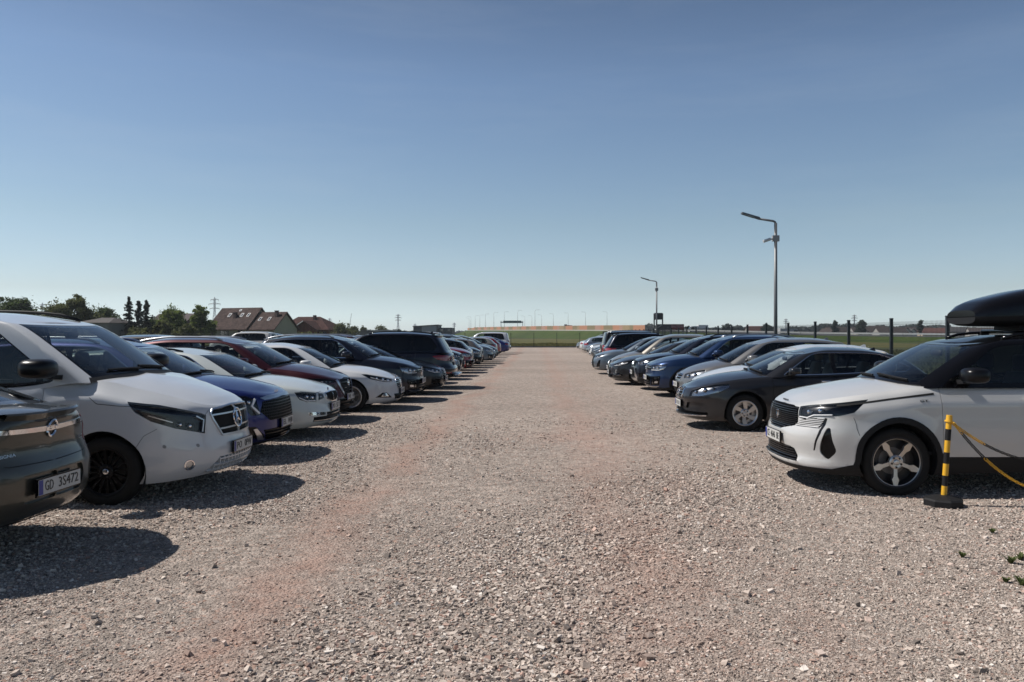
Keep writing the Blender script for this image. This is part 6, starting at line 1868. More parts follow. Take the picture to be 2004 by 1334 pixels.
mb = MB(); mb.box(.02 * w, w - .04, -.135, -.128, z0 + .02, z1 - .06); mb.build('red_half', simple('board_red', (.13, .022, .030), .5), p)
text_obj('lettering', 'BALTÓW', .62, simple('board_letter', (.34, .27, .30), .6), p, (w * .50, -.14, z0 + (z1 - z0) * .60), (1, 0, 0), (0, 0, 1), depth=.004, width=w * .86)
mb = MB(); mb.hexa([(-w + .1, -.132, z0 + .5), (-w + .8, -.132, z1 - .1), (-w + 1.15, -.132, z1 - .1), (-w + .1, -.132, z0 + .35), (-w + .1, -.126, z0 + .5), (-w + .8, -.126, z1 - .1), (-w + 1.15, -.126, z1 - .1), (-w + .1, -.126, z0 + .35)]); mb.build('pale_slash', simple('board_pale', (.22, .23, .25), .6), p)
text_obj('lettering', '4', .5, simple('board_faint', (.12, .12, .15), .6), p, (-w * .20, -.14, z0 + (z1 - z0) * .45), (1, 0, 0), (0, 0, 1), depth=.004)

# motorway lamps: tops measured against the sky, so the distance follows from one common height
lm = MB(); lm.cyl((0, 0, 0), (0, 0, 10.2), .10, .06, 8); lamp_pole = lm.data('pole', GALV(), True)
lm = MB(); lm.tube([(0, 0, 10.1), (-.1, 0, 10.5), (-.5, 0, 10.75), (-1.7, 0, 10.8)], .045, 6); lamp_arm = lm.data('arm', GALV(), True)
lm = MB(); lm.hexa([(-1.6, -.12, 10.74), (-2.3, -.15, 10.76), (-2.3, .15, 10.76), (-1.6, .12, 10.74), (-1.6, -.1, 10.84), (-2.3, -.12, 10.84), (-2.3, .12, 10.84), (-1.6, .1, 10.84)]); lamp_head = lm.data('lamp_head', simple('lamp_grey', (.11, .115, .12), .45, .3))
spots = [(918, 622, 0), (921.5, 619, 0), (930, 617, 1), (939, 616, 1), (950, 614, 1), (966.5, 611, 1), (987, 609.5, 1), (1013, 607, 1), (1047, 606, 1), (1060, 615.5, 0), (1027, 618, 0), (1041, 617, 0), (1083, 613.5, 0), (1112, 612, 0), (1146, 610, 0), (1188, 609.5, 0)]
for px, py, flip in spots:
    H = 13.4; d = (H - EYE) * F / (HZ - py)
    t = thing('motorway_lamp', 'tall thin motorway lamp standing against the sky behind the noise barrier', 'lamp', (gx(px, d), d, H - 10.8), PI if flip else 0, 'motorway lamps along the bank')
    link('pole', lamp_pole, t); link('arm', lamp_arm, t); link('lamp_head', lamp_head, t)

# vehicles on the motorway
def lorry(px, d, z, label, body, cab, ln=12., h=3.6, rz=0, light=True):
    t = thing('lorry', label, 'lorry', (gx(px, d), d, z), rz, None)
    mb = MB(); mb.box(-ln / 2, ln / 2 - 2.4, -1.2, 1.2, .55, h); mb.build('trailer', body, t)
    mb = MB(); a, b = ln / 2 - 2.3, ln / 2
    mb.hexa([(a, -1.2, .5), (b, -1.2, .5), (b, 1.2, .5), (a, 1.2, .5), (a, -1.2, h * .88), (b - .5, -1.15, h * .85), (b - .5, 1.15, h * .85), (a, 1.2, h * .88)])
    cb = mb.build('cab', cab, t)
    mb = MB(); mb.hexa([(b - .12, -1., h * .5), (b - .02, -1., h * .5), (b - .02, 1., h * .5), (b - .12, 1., h * .5), (b - .46, -.95, h * .8), (b - .36, -.95, h * .8), (b - .36, .95, h * .8), (b - .46, .95, h * .8)]); mb.build('windscreen', M('gloss_black'), cb)
    mb = MB(); mb.box(a + .9, b - .45, -1.215, 1.215, h * .5, h * .75); mb.build('side_window', M('gloss_black'), cb)
    for x in (-ln / 2 + 1.2, -ln / 2 + 2.4, a - .6, b - .8):
        for y in (-1.0, 1.0):
            mb = MB(); mb.cyl((x, y - .15, .4), (x, y + .15, .4), .4, n=14); mb.build('wheel', M('tyre'), t)
    return t
CW = simple('lorry_white', (.5, .5, .5), .5); CD = simple('lorry_dark', (.06, .065, .075), .5); CRD = simple('lorry_red', (.30, .06, .05), .5)
lorry(1366, 215, 1.75, 'white lorry on the motorway beyond the fence, left of the nearer lamp', CW, CW, 5., 2.3, PI)
lorry(1543, 190, 1.2, 'white lorry on the motorway just behind the nearer lamp post', CW, CW, 4.6, 1.75, 0)
lorry(1113, 310, 2.9, 'lorry whose dark roof rises over the noise barrier', CD, CD, 3.4, 2.45, 0)

# ------------------------------------------------------------------ buildings
def rooftile(name, rgb):
    if name in MATS: return MATS[name]
    m, nt, b = newmat(name); tc = node(nt, 'ShaderNodeTexCoord')
    br = node(nt, 'ShaderNodeTexBrick'); br.inputs['Scale'].default_value = 1.4; br.inputs['Color1'].default_value = (*[c * 1.5 for c in rgb], 1); br.inputs['Color2'].default_value = (*[c * .7 for c in rgb], 1); br.inputs['Mortar'].default_value = (*[c * .45 for c in rgb], 1)
    nt.links.new(tc.outputs['Object'], br.inputs['Vector'])
    col = mixc(nt, 1., br.outputs[0], ramp(nt, noise(nt, tc.outputs['Object'], .8, 5), .3, .7, .75, 1.25), 'MULTIPLY')
    nt.links.new(col, b.inputs['Base Color']); b.inputs['Roughness'].default_value = .9; b.inputs['Specular IOR Level'].default_value = .1
    MATS[name] = m; return m
ROOF = rooftile('brown_tiles', (.060, .042, .037)); ROOF2 = rooftile('red_tiles', (.055, .028, .024))
CREAM = simple('cream_render', (.30, .29, .215), .9, noise=.08, scale=1.5); BRICK = rooftile('orange_brick', (.10, .036, .022))
def gable(mb, x0, x1, y0, y1, z0, z1):
    """gabled wall body, ridge along x"""
    ym = (y0 + y1) / 2
    return mb
def gable_house(t, x0, x1, y0, y1, ze, zr, wall, roof, over=.5):
    ym = (y0 + y1) / 2
    mb = MB(); V = [(x0, y0, 0), (x1, y0, 0), (x1, y1, 0), (x0, y1, 0), (x0, y0, ze), (x1, y0, ze), (x1, y1, ze), (x0, y1, ze), (x0, ym, zr - .15), (x1, ym, zr - .15)]
    mb.add(V, [(0, 1, 5, 4), (2, 3, 7, 6), (1, 2, 6, 9, 5), (3, 0, 4, 8, 7)]); w = mb.build('wall', wall, t)
    s_ = (zr - ze) / (ym - y0); mb = MB(); a, b = x0 - over, x1 + over; th_ = .22
    for sg, ye in ((-1, y0 - over), (1, y1 + over)):
        zz = ze - over * s_
        mb.hexa([(a, ye, zz), (b, ye, zz), (b, ym, zr), (a, ym, zr), (a, ye, zz + th_), (b, ye, zz + th_), (b, ym, zr + th_), (a, ym, zr + th_)] if sg < 0 else
                [(b, ye, zz), (a, ye, zz), (a, ym, zr), (b, ym, zr), (b, ye, zz + th_), (a, ye, zz + th_), (a, ym, zr + th_), (b, ym, zr + th_)])
    r = mb.build('roof', roof, t)
    return w, r, s_
def skylight(r, x, y, z, s_, sx=.75, ln=1.1):
    mb = MB(); c = 1 / math.sqrt(1 + s_ * s_); dy, dz = ln * c, ln * c * s_
    mb.hexa([(x - sx / 2, y, z + .2), (x + sx / 2, y, z + .2), (x + sx / 2, y + dy, z + dz + .2), (x - sx / 2, y + dy, z + dz + .2), (x - sx / 2, y - .05, z + .34), (x + sx / 2, y - .05, z + .34), (x + sx / 2, y + dy - .05, z + dz + .34), (x - sx / 2, y + dy - .05, z + dz + .34)])
    o = mb.build('roof_window', simple('roof_window_frame', (.40, .40, .40), .5), r)
    mb = MB(); m_ = .10
    mb.add([(x - sx / 2 + m_, y - .06 + m_ * c, z + .35 + m_ * c * s_), (x + sx / 2 - m_, y - .06 + m_ * c, z + .35 + m_ * c * s_), (x + sx / 2 - m_, y + dy - .06 - m_ * c, z + dz + .35 - m_ * c * s_), (x - sx / 2 + m_, y + dy - .06 - m_ * c, z + dz + .35 - m_ * c * s_)], [(0, 1, 2, 3)])
    mb.build('pane', simple('dark_pane', (.03, .035, .045), .08, coat=1), o)
def window_(t, x, y, z, w_, h_, nx=0):
    mb = MB(); mb.box(x - w_ / 2, x + w_ / 2, y - .04, y + .06, z, z + h_); o = mb.build('window', simple('dark_pane', (.03, .035, .045), .08, coat=1), t)
    mb = MB(); 
    for a in (-w_ / 2, -.03, w_ / 2 - .06): mb.box(x + a, x + a + .06, y - .07, y - .041, z, z + h_)
    mb.box(x - w_ / 2, x + w_ / 2, y - .068, y - .042, z + h_ - .06, z + h_); mb.build('frame', simple('window_frame_dark', (.10, .08, .06), .6), o)
D1 = 190.; k1 = D1 / F
h1 = thing('house', 'cream two part house with brown tiled roofs and roof windows', 'house', (gx(470, D1), D1, 0), R(-24))
w1, r1, s1 = gable_house(h1, -5.2, 6.3, -4.6, 4.6, 3.0, 7.65, CREAM, ROOF)
for x, f in ((-1.4, .52), (2.4, .52), (4.4, .52)): skylight(r1, x, -4.6 + 4.6 * f, 3.0 + 4.65 * f, s1)
skylight(r1, .9, -4.6 + 4.6 * .80, 3.0 + 4.65 * .80, s1, .6, .6)
for x in (.7,):
    mb = MB(); mb.box(x - .4, x + .4, -2.6, -1.9, 4.6, 6.6); mb.box(x - .46, x + .46, -2.66, -1.84, 6.6, 6.75); mb.build('chimney', simple('chimney_brick', (.07, .045, .04), .9), r1)
window_(w1, -.2, -4.62, .9, 2.6, 1.5); window_(w1, 4.6, -4.62, .9, 1.6, 1.6)
w2, r2, s2 = gable_house(h1, 6.9, 14.2, -4.2, 3.4, 2.9, 6.55, CREAM, ROOF)
for x in (8.3, 11.0): skylight(r2, x, -4.2 + 3.8 * .42, 2.9 + 3.65 * .42, s2)
mb = MB(); mb.box(12.2, 12.9, -1.8, -1.2, 4.6, 6.9); mb.box(12.14, 12.96, -1.86, -1.14, 6.9, 7.05); mb.build('chimney', simple('chimney_brick', (.07, .045, .04), .9), r2)
window_(w2, 8.6, -4.22, .9, 1.2, 1.3); window_(w2, 10.3, -4.22, .9, 1.2, 1.3); window_(w2, 12.4, -4.22, .9, 1.2, 1.3)

D2 = 225.
h2 = thing('house', 'unplastered red brick house with a reddish brown hipped roof', 'house', (gx(597, D2), D2, 0), R(-18))
mb = MB(); mb.box(-6.5, 10.2, -4., 5., 0, 2.95); bw = mb.build('wall', BRICK, h2)
mb = MB(); mb.add([(-7.1, -4.6, 2.8), (10.8, -4.6, 2.8), (10.8, 5.6, 2.8), (-7.1, 5.6, 2.8), (-2.6, .5, 6.5), (4.6, .5, 6.5)], [(0, 1, 5, 4), (1, 2, 5), (2, 3, 4, 5), (3, 0, 4), (3, 2, 1, 0)]); br_ = mb.build('roof', ROOF2, h2)
GX = 4.2
mb = MB(); mb.add([(GX - 3.9, -6.5, 0), (GX + 3.9, -6.5, 0), (GX + 3.9, -4.02, 0), (GX - 3.9, -4.02, 0), (GX - 3.9, -6.5, 2.8), (GX + 3.9, -6.5, 2.8), (GX + 3.9, -4.02, 2.8), (GX - 3.9, -4.02, 2.8), (GX, -6.5, 5.0), (GX, -4.02, 5.0)], [(0, 1, 5, 8, 4), (1, 2, 6, 5), (3, 0, 4, 7)]); mb.build('wall', BRICK, h2)
mb = MB()
for sg in (-1, 1):
    xe = GX + sg * 4.4
    mb.hexa([(xe, -7.1, 2.55), (GX, -7.1, 5.05), (GX, -1.5, 5.05), (xe, -1.5, 2.55), (xe, -7.1, 2.75), (GX, -7.1, 5.28), (GX, -1.5, 5.28), (xe, -1.5, 2.75)])
mb.build('roof', ROOF2, h2)
mb = MB(); mb.add([(GX - 4.45, -7.13, 2.56), (GX, -7.13, 5.06), (GX, -7.13, 5.30), (GX - 4.45, -7.13, 2.76)], [(0, 1, 2, 3)]); mb.add([(GX - 4.45, -7.18, 2.56), (GX, -7.18, 5.06), (GX, -7.18, 5.30), (GX - 4.45, -7.18, 2.76)], [(3, 2, 1, 0)]); mb.build('barge_board', simple('white_board', (.7, .7, .68), .6), h2)
skylight(br_, -4.3, -4.6 + 2.0, 2.8 + 1.46, .72)
mb = MB(); mb.box(3.2, 3.9, -.9, -.2, 5.2, 6.9); mb.build('chimney', simple('chimney_brick', (.07, .045, .04), .9), br_)
window_(bw, -5.4, -4.03, .8, 1.4, 1.5); window_(bw, 9.0, -4.03, .8, 1.2, 1.5)

D3 = 150.
h3 = thing('house', 'grey flat roofed house half hidden behind the white van and the conifers', 'house', (gx(212, D3), D3, 0), R(-10))
mb = MB(); mb.box(-3.2, 3.2, -4, 4, 0, 3.75); w3 = mb.build('wall', simple('grey_render', (.16, .155, .145), .9, noise=.1, scale=2), h3)
mb = MB(); mb.add([(-3.6, -4.4, 3.7), (3.6, -4.4, 3.7), (3.6, 4.4, 3.7), (-3.6, 4.4, 3.7), (-1.4, 0, 4.7), (1.4, 0, 4.7)], [(0, 1, 5, 4), (1, 2, 5), (2, 3, 4, 5), (3, 0, 4), (3, 2, 1, 0)]); mb.build('roof', simple('grey_roof', (.045, .038, .035), .8, noise=.2, scale=2), h3)
window_(w3, 1.4, -4.02, 1.2, 1.1, 1.5); window_(w3, -1.2, -4.02, 1.2, 1.1, 1.5)
h4 = thing('house', 'dark brown roofed house peeking out behind the bushy green trees', 'house', (gx(345, 175), 175., 0), R(-15))
gable_house(h4, -4, 4.4, -4, 4, 3.4, 5.9, simple('brown_render', (.14, .10, .085), .9), simple('dark_tiles', (.05, .035, .035), .85))

D5 = 300.
h5 = thing('warehouse', 'dark grey flat warehouse with a pale panel, left of the motorway bank', 'warehouse', (gx(849, D5), D5, 0))
X5 = lambda px: gx(px, D5) - gx(849, D5)
DG = simple('dark_cladding', (.050, .056, .066), .6, noise=.1, scale=.5)
zt = gz(636.5, D5)
mb = MB(); mb.hexa([(X5(812), -4, 0), (X5(859), -4, 0), (X5(859), 8, 0), (X5(812), 8, 0), (X5(812), -4, gz(639.5, D5)), (X5(859), -4, zt), (X5(859), 8, zt), (X5(812), 8, gz(639.5, D5))]); hw = mb.build('wall', DG, h5)
mb = MB(); mb.box(X5(828.5), X5(857), -4.12, -4.01, 0, zt - .25); mb.build('pale_panel', simple('pale_cladding', (.22, .235, .26), .6), hw)
mb = MB(); mb.box(X5(859) + .02, X5(886), -3, 8, 0, gz(641, D5)); hw2 = mb.build('wall', DG, h5)
for px in (864, 878): 
    mb = MB(); mb.box(X5(px), X5(px + 5), -3.08, -2.98, gz(648, D5), gz(644, D5)); mb.build('window', simple('dark_pane', (.03, .035, .045), .08, coat=1), hw2)
mb = MB(); mb.hexa([(X5(811), -4.4, gz(639.5, D5) + .01), (X5(860), -4.4, zt + .01), (X5(860), 8.4, zt + .01), (X5(811), 8.4, gz(639.5, D5) + .01), (X5(811), -4.4, gz(639.5, D5) + .3), (X5(860), -4.4, zt + .3), (X5(860), 8.4, zt + .3), (X5(811), 8.4, gz(639.5, D5) + .3)]); mb.build('roof', DG, h5)

def yard_wall(px0, px1, ytop, d, label, mat):
    x0, x1 = gx(px0, d), gx(px1, d); n = max(2, int((x1 - x0) / 2.4)); t = thing('concrete_wall', label, 'wall', ((x0 + x1) / 2, d, 0)); h = gz(ytop, d)
    for i in range(n):
        a, b = lerp(x0, x1, i / n), lerp(x0, x1, (i + 1) / n); mb = MB(); mb.box(a - t.location.x + .04, b - t.location.x - .04, -.06, .06, 0, h); mb.build('panel', mat, t)
        mb = MB(); mb.box(a - t.location.x - .035, a - t.location.x + .035, -.1, .1, 0, h + .06); mb.build('post', mat, t)
CON = simple('panel_concrete', (.30, .295, .29), .9, noise=.15, scale=.7)
yard_wall(690, 731, 646.5, 250, 'pale concrete panel wall beside the bushes left of the grey gap', CON)
yard_wall(734, 772, 645.5, 262, 'pale concrete panel wall directly under the two small round trees', CON)
yard_wall(773, 812, 649.5, 270, 'lower concrete panel wall joining the dark warehouse', CON)
hs = thing('shed', 'small flat grey shed in front of the pale concrete wall', 'shed', (gx(718, 246), 246., 0))
mb = MB(); mb.box(-1.9, 1.9, -1.5, 1.5, 0, gz(648, 246)); mb.build('wall', simple('shed_grey', (.12, .12, .13), .8), hs); mb = MB(); mb.box(-2.1, 2.1, -1.7, 1.7, gz(648, 246) + .003, gz(648, 246) + .18); mb.build('roof', DG, hs)

# village beyond the motorway on the right
vr = random.Random(11)
VR = [simple('village_roof', (.05, .036, .032), .85, noise=.2, scale=.5), simple('village_roof_red', (.10, .04, .032), .85, noise=.2, scale=.5), simple('village_roof_grey', (.06, .056, .056), .85, noise=.2, scale=.5)]
VW = [simple('village_wall', (.60, .57, .50), .9), simple('village_wall_grey', (.34, .32, .30), .9), simple('village_wall_tan', (.42, .33, .24), .9)]
vlab = ['long brown roofed farmhouse with a pale gable', 'grey roofed barn', 'low brown house', 'red roofed house', 'tan walled house', 'dark roofed barn']
VD = 430.
for i, (px, w_, ytop, a, k, wk, lb) in enumerate([(1480, 5.5, 638.5, 10, 1, 1, 'low red roofed barn on the skyline between two fence posts'), (1622, 4.2, 643, -60, 0, 0, 'brown roofed house with a pale gable, first past the nearer lamp'), (1640, 7.5, 640, 10, 0, 2, 'long brown roofed barn behind the taller fence post'), (1678, 5, 643.5, -70, 2, 0, 'small grey roofed house with a pale gable among the village trees'),
        (1700, 10, 640.5, 6, 0, 1, 'long dark roofed barn under the broad village tree'), (1716, 5, 638, 12, 0, 0, 'pale walled house with a brown roof standing behind the long barn'), (1742, 8, 641, 8, 0, 1, 'brown roofed house behind the second fence post'), (1764, 4, 641.5, -70, 0, 0, 'gable fronted pale house left of the village conifer'), (1776, 3.5, 643.5, -60, 2, 0, 'tiny pale gabled shed near the village conifer'),
        (1800, 8, 640, 12, 0, 2, 'tan walled house with a brown roof under the village conifer'), (1824, 6, 642.5, -5, 1, 2, 'low red roofed house left of the near fence post'), (1862, 8, 640, 8, 2, 1, 'grey roofed house just below the roof box'), (1930, 9, 641, -8, 0, 1, 'brown roofed house seen under the roof box')]):
    d = VD + vr.uniform(-25, 25); zr = gz(ytop, d)
    t = thing('village_house', lb, 'house', (gx(px, d), d, 0), R(a), 'village houses beyond the motorway')
    gable_house(t, -w_, w_, -3.4, 3.4, max(2.2, zr - 2.6), zr, VW[wk], VR[k], .3)
# ------------------------------------------------------------------ trees and plants
def leaf_mat(name, a, b_, trans=.25):
    m, nt, b = newmat(name); g = node(nt, 'ShaderNodeNewGeometry'); tc = node(nt, 'ShaderNodeTexCoord')
    col = mixc(nt, g.outputs['Random Per Island'], a, b_)
    col = mixc(nt, 1., col, ramp(nt, noise(nt, tc.outputs['Object'], .45, 3), .3, .7, .7, 1.3), 'MULTIPLY')
    nt.links.new(col, b.inputs['Base Color']); b.inputs['Roughness'].default_value = .7; b.inputs['Specular IOR Level'].default_value = .25
    tr = node(nt, 'ShaderNodeBsdfTranslucent'); nt.links.new(col, tr.inputs[0]); mx = node(nt, 'ShaderNodeMixShader'); mx.inputs[0].default_value = trans
    nt.links.new(b.outputs[0], mx.inputs[1]); nt.links.new(tr.outputs[0], mx.inputs[2]); nt.links.new(mx.outputs[0], nt.nodes['Material Output'].inputs[0])
    return m
LEAF = {'dark': leaf_mat('leaf_dark', (.040, .062, .022), (.080, .110, .036), .38), 'olive': leaf_mat('leaf_olive', (.066, .078, .026), (.122, .130, .044), .4), 'fresh': leaf_mat('leaf_fresh', (.085, .122, .030), (.155, .190, .050), .42),
        'fir': leaf_mat('leaf_fir', (.014, .022, .018), (.028, .042, .030), .1), 'pale': leaf_mat('leaf_pale', (.075, .085, .035), (.12, .125, .05)), 'far': leaf_mat('leaf_far', (.026, .040, .030), (.046, .062, .042))}
BARK = simple('bark', (.060, .048, .038), .9, noise=.3, scale=6)
def leaf_quads(P, size, rng, flat=.0):
    n = len(P); u = rng.normal(size=(n, 3)); u /= np.linalg.norm(u, axis=1)[:, None]; w = rng.normal(size=(n, 3)); w -= u * np.sum(u * w, 1)[:, None]; w /= np.linalg.norm(w, axis=1)[:, None]
    s_ = size * rng.uniform(.6, 1.3, n)[:, None]; u = u * s_; w = w * s_ * .7
    V = np.stack([P - u, P + w * .8, P + u, P - w], 1).reshape(-1, 3)
    return V, np.arange(n * 4).reshape(-1, 4)
def tree(name, label, x, y, h, wd, leaf, seed, lobes=9, n=3200, size=.20, base=.12, group=None, sparse=1., trunk=True):
    rng = np.random.default_rng(seed); t = thing(name, label, 'tree', (x, y, 0), group=group)
    C = []; z0 = h * base; lobes += 3
    for k in range(lobes):
        f = (k + .5) / lobes; z = lerp(z0 + (h - z0) * .12, h * .90, f ** .9); r = wd * .5 * (1 - abs(f - .38) ** 1.7 * 1.2) * .62; a = rng.uniform(0, 6.28)
        C.append((r * math.cos(a) * rng.uniform(.5, 1.25), r * math.sin(a) * rng.uniform(.5, 1.2), z, wd * rng.uniform(.16, .28)))
    C.append((rng.normal(0, wd * .06), 0, h * .86, wd * .13)); C.append((rng.normal(0, wd * .12), 0, h * .78, wd * .18)); P = []; n = int(n * 2.6)
    for cx_, cy_, cz_, r in C:
        sub = 14
        for s_ in range(sub):
            d = rng.normal(size=3); d /= np.linalg.norm(d); cc = np.array([cx_, cy_, cz_]) + d * r * rng.uniform(.3, 1.25); rr_ = r * rng.uniform(.14, .34); k = int(n / len(C) / sub * rng.uniform(.5, 1.5))
            P.append(cc + rng.normal(size=(k, 3)) * rr_ * np.array([1.1, 1.1, .75]))
    P = np.concatenate(P); zm = np.quantile(P[:, 2], .998); P[:, 2] *= h / zm; P = P[(P[:, 2] > .25)]
    V, Fc = leaf_quads(P, size, rng); link('crown', mesh_data('crown', V, Fc, LEAF[leaf], None, False), t)
    mb = MB(); r0 = .035 * h * .55
    mb.tube([(0, 0, 0), (.05, 0, h * .25), (-.05, .05, h * .55), (.0, 0, h * .85)], [r0, r0 * .75, r0 * .45, .03], 8)
    for cx_, cy_, cz_, r in C[:lobes]:
        mb.tube([(0, 0, max(.1, cz_ * .55)), (cx_ * .5, cy_ * .5, cz_ * .8), (cx_, cy_, cz_)], [r0 * .4, r0 * .25, .03], 5)
    mb.build('trunk', BARK, t, True)
    return t
def conifer(label, x, y, h, wd, seed):
    rng = np.random.default_rng(seed); t = thing('conifer', label, 'tree', (x, y, 0), group='dark conifers beside the houses'); P = []; 
    for k in range(int(h * 2.0)):
        f = (k + .5) / (h * 2.0); z = h * (.05 + .93 * f); r = wd * .58 * (1 - f) ** .72 * (.8 + .25 * math.sin(k * 1.9 + seed)) + .06
        for b in range(8):
            a = rng.uniform(0, 6.28); ln = r * rng.uniform(.45, 1.3); m = 18
            s_ = rng.uniform(.05, 1, m); dz = -ln * .42 * s_ ** 1.3 + .22 * ln * s_ ** 3
            zj = rng.normal(0, .24); P.append(np.stack([math.cos(a) * ln * s_ + rng.normal(0, .07, m), math.sin(a) * ln * s_ + rng.normal(0, .07, m), np.maximum(.1, z + zj + dz + rng.normal(0, .07, m))], 1))
    P = np.concatenate(P); V, Fc = leaf_quads(P, .20, rng); link('crown', mesh_data('crown', V, Fc, LEAF['fir'], None, False), t)
    mb = MB(); mb.cyl((0, 0, 0), (0, 0, h * .97), .16, .02, 8); mb.build('trunk', BARK, t, True)
def T(name, label, px, ytop, d, wpx, leaf, seed, **k):
    return tree(name, label, gx(px, d), d, gz(ytop, d), wpx / F * d, leaf, seed, **k)
T('broadleaf_tree', 'dark round tree at the left edge above the white van', 30, 583, 150, 84, 'dark', 1, n=4500)
T('broadleaf_tree', 'broad olive tree with two humps left of the grey house', 118, 592, 150, 78, 'olive', 2, n=4200)
T('broadleaf_tree', 'tall olive tree standing tight against the broad olive tree', 152, 577.5, 152, 56, 'olive', 3, n=3600)
T('broadleaf_tree', 'low dark tree behind the grey house', 205, 600, 175, 56, 'dark', 4, n=2800)
conifer('tallest dark conifer with a crooked top', gx(252, 150), 150., gz(581, 150), 4.2, 5)
conifer('middle dark conifer squeezed between two others', gx(271, 153), 153., gz(584, 153), 3.0, 6)
conifer('slender pointed dark conifer on the right of the three', gx(286, 151), 151., gz(584, 151), 3.8, 7)
T('broadleaf_tree', 'fresh green pyramid shaped tree right of the conifers', 337, 600, 160, 62, 'fresh', 8, n=3400, base=.05)
T('broadleaf_tree', 'small rounded bushy tree in front of the pyramid shaped tree', 318, 628, 150, 40, 'olive', 9, n=2000, base=.0)
T('broadleaf_tree', 'bright fresh green upright tree beside the cream house', 393, 598, 165, 36, 'fresh', 10, n=3200, base=.04)
T('broadleaf_tree', 'low bushy tree at the foot of the cream house', 362, 634, 150, 40, 'olive', 12, n=1800, base=.0)
T('bush', 'light green bushy tree right of the brick house', 668, 632, 215, 40, 'pale', 13, n=1800, base=.0)
T('bush', 'smaller pale bush behind the concrete wall', 690, 638, 235, 26, 'pale', 14, n=1200, base=.0)
T('broadleaf_tree', 'small round tree over the shed', 711, 637, 300, 16, 'olive', 15, n=900)
T('broadleaf_tree', 'wider round tree over the pale concrete wall', 746, 636.5, 300, 28, 'olive', 16, n=1200)
T('broadleaf_tree', 'tiny tree at the end of the lower wall', 781, 644, 300, 12, 'far', 17, n=600)
T('broadleaf_tree', 'round green tree over the white lorry', 1424, 634, 420, 22, 'far', 18, n=1200, size=.45)
T('broadleaf_tree', 'small tree right of the wide billboard', 1347, 638, 420, 12, 'far', 19, n=800, size=.4)
T('broadleaf_tree', 'tree just left of the nearer lamp post', 1502, 633, 420, 26, 'far', 20, n=1200, size=.45)
T('broadleaf_tree', 'compact round village tree before the far pylon', 1634, 627.5, 400, 14, 'far', 21, n=1300, size=.4)
T('broadleaf_tree', 'broad two humped village tree over the barns', 1686, 626.5, 400, 22, 'far', 22, n=1500, size=.4)
T('broadleaf_tree', 'pointed village tree between the two nearest fence posts', 1801, 626.5, 400, 12, 'far', 23, n=1200, size=.35)
T('broadleaf_tree', 'low tree at the right edge beneath the roof box', 1985, 634, 380, 30, 'far', 24, n=1300, size=.4)

for i, (px, ytop, d, wpx, lf, lb) in enumerate([(62, 612, 165, 46, 'olive', 'low olive tree filling the gap behind the dark round tree'), (95, 604, 170, 50, 'dark', 'dark tree behind the broad olive tree'), (182, 612, 168, 44, 'olive', 'small olive tree between the tall olive tree and the grey house'),
        (228, 632, 160, 40, 'olive', 'low bush at the corner of the grey house'), (300, 622, 165, 46, 'dark', 'dark tree just right of the slender conifer'), (352, 618, 180, 48, 'dark', 'dark tree between the two fresh green trees'), (268, 640, 148, 60, 'olive', 'low scrub at the feet of the three conifers'), (410, 628, 172, 30, 'fresh', 'small fresh green bush against the cream house gable'),
        (-20, 596, 160, 70, 'olive', 'olive tree cut by the left edge'), (676, 640, 225, 50, 'olive', 'low bush spreading right of the brick house')]):
    T('broadleaf_tree', lb, px, ytop, d, wpx, lf, 80 + i, n=1500, base=.0)

def wood(label, x0, x1, y, h, n, seed, leaf='far', size=1.2):
    rng = np.random.default_rng(seed); x = rng.uniform(x0, x1, n); prof = 1 + .18 * np.sin(x * .021) + .14 * np.sin(x * .057 + 1) + .12 * np.sin(x * .19 + 2) + .1 * np.sin(x * .5)
    z = rng.uniform(0, 1, n) ** .7 * h * prof; V, Fc = leaf_quads(np.stack([x, y + rng.uniform(0, 25, n), z], 1), size, rng)
    tag(link('far_wood', mesh_data('far_wood', V, Fc, LEAF[leaf], None, False)), label, 'wood', kind='stuff')
wood('dark line of distant woodland along the skyline on the right', 120, 900, 900, 9.3, 52000, 31, 'far', 1.5)
wood('thin line of distant trees on the skyline behind the houses on the left', -1100, 150, 1100, 5.2, 26000, 32, 'far', 1.5)
wood('hedge of undergrowth behind the houses on the left', -190, -58, 205, 2.6, 9000, 33, 'olive', .35)

# ------------------------------------------------------------------ pylons, crane boom
STEEL = simple('pylon_steel', (.22, .23, .24), .6, .3)
def pylon(px, ytop, d, label, arms=3, narrow=1.):
    H = gz(ytop, d); t = thing('pylon', label, 'pylon', (gx(px, d), d, 0), group=None); mb = MB(); r = .0011 * d * .22; b = H * .075 * narrow; w = H * .016
    lv = [0, .16, .32, .46, .60, .72, .84, .94]; hw = [lerp(b, w, min(1, f / .62)) for f in lv]
    for sx_ in (-1, 1):
        for sy_ in (-1, 1):
            mb.tube([(sx_ * hw[i], sy_ * hw[i], lv[i] * H) for i in range(len(lv))] + [(0, 0, H)], r, 4)
    for i in range(len(lv) - 1):
        for s1, s2 in ((1, -1), (-1, 1)):
            mb.tube([(s1 * hw[i], -hw[i], lv[i] * H), (s2 * hw[i + 1], -hw[i + 1], lv[i + 1] * H)], r * .6, 4)
    mb.build('mast', STEEL, t)
    for k, (f, aw) in enumerate(((.70, .13), (.82, .16), (.93, .11))[:arms]):
        mb = MB(); q = aw * H
        mb.tube([(-q, 0, f * H), (0, 0, f * H + .03 * H), (q, 0, f * H)], r, 4); mb.tube([(-q, 0, f * H), (q, 0, f * H)], r, 4)
        for sg in (-1, 1): mb.tube([(sg * q * .95, 0, f * H), (sg * q * .95, 0, f * H - .035 * H)], r * .8, 4)
        mb.build('arm', STEEL, t)
    return t
pylon(420, 581, 900, 'tall lattice pylon rising behind the cream house')
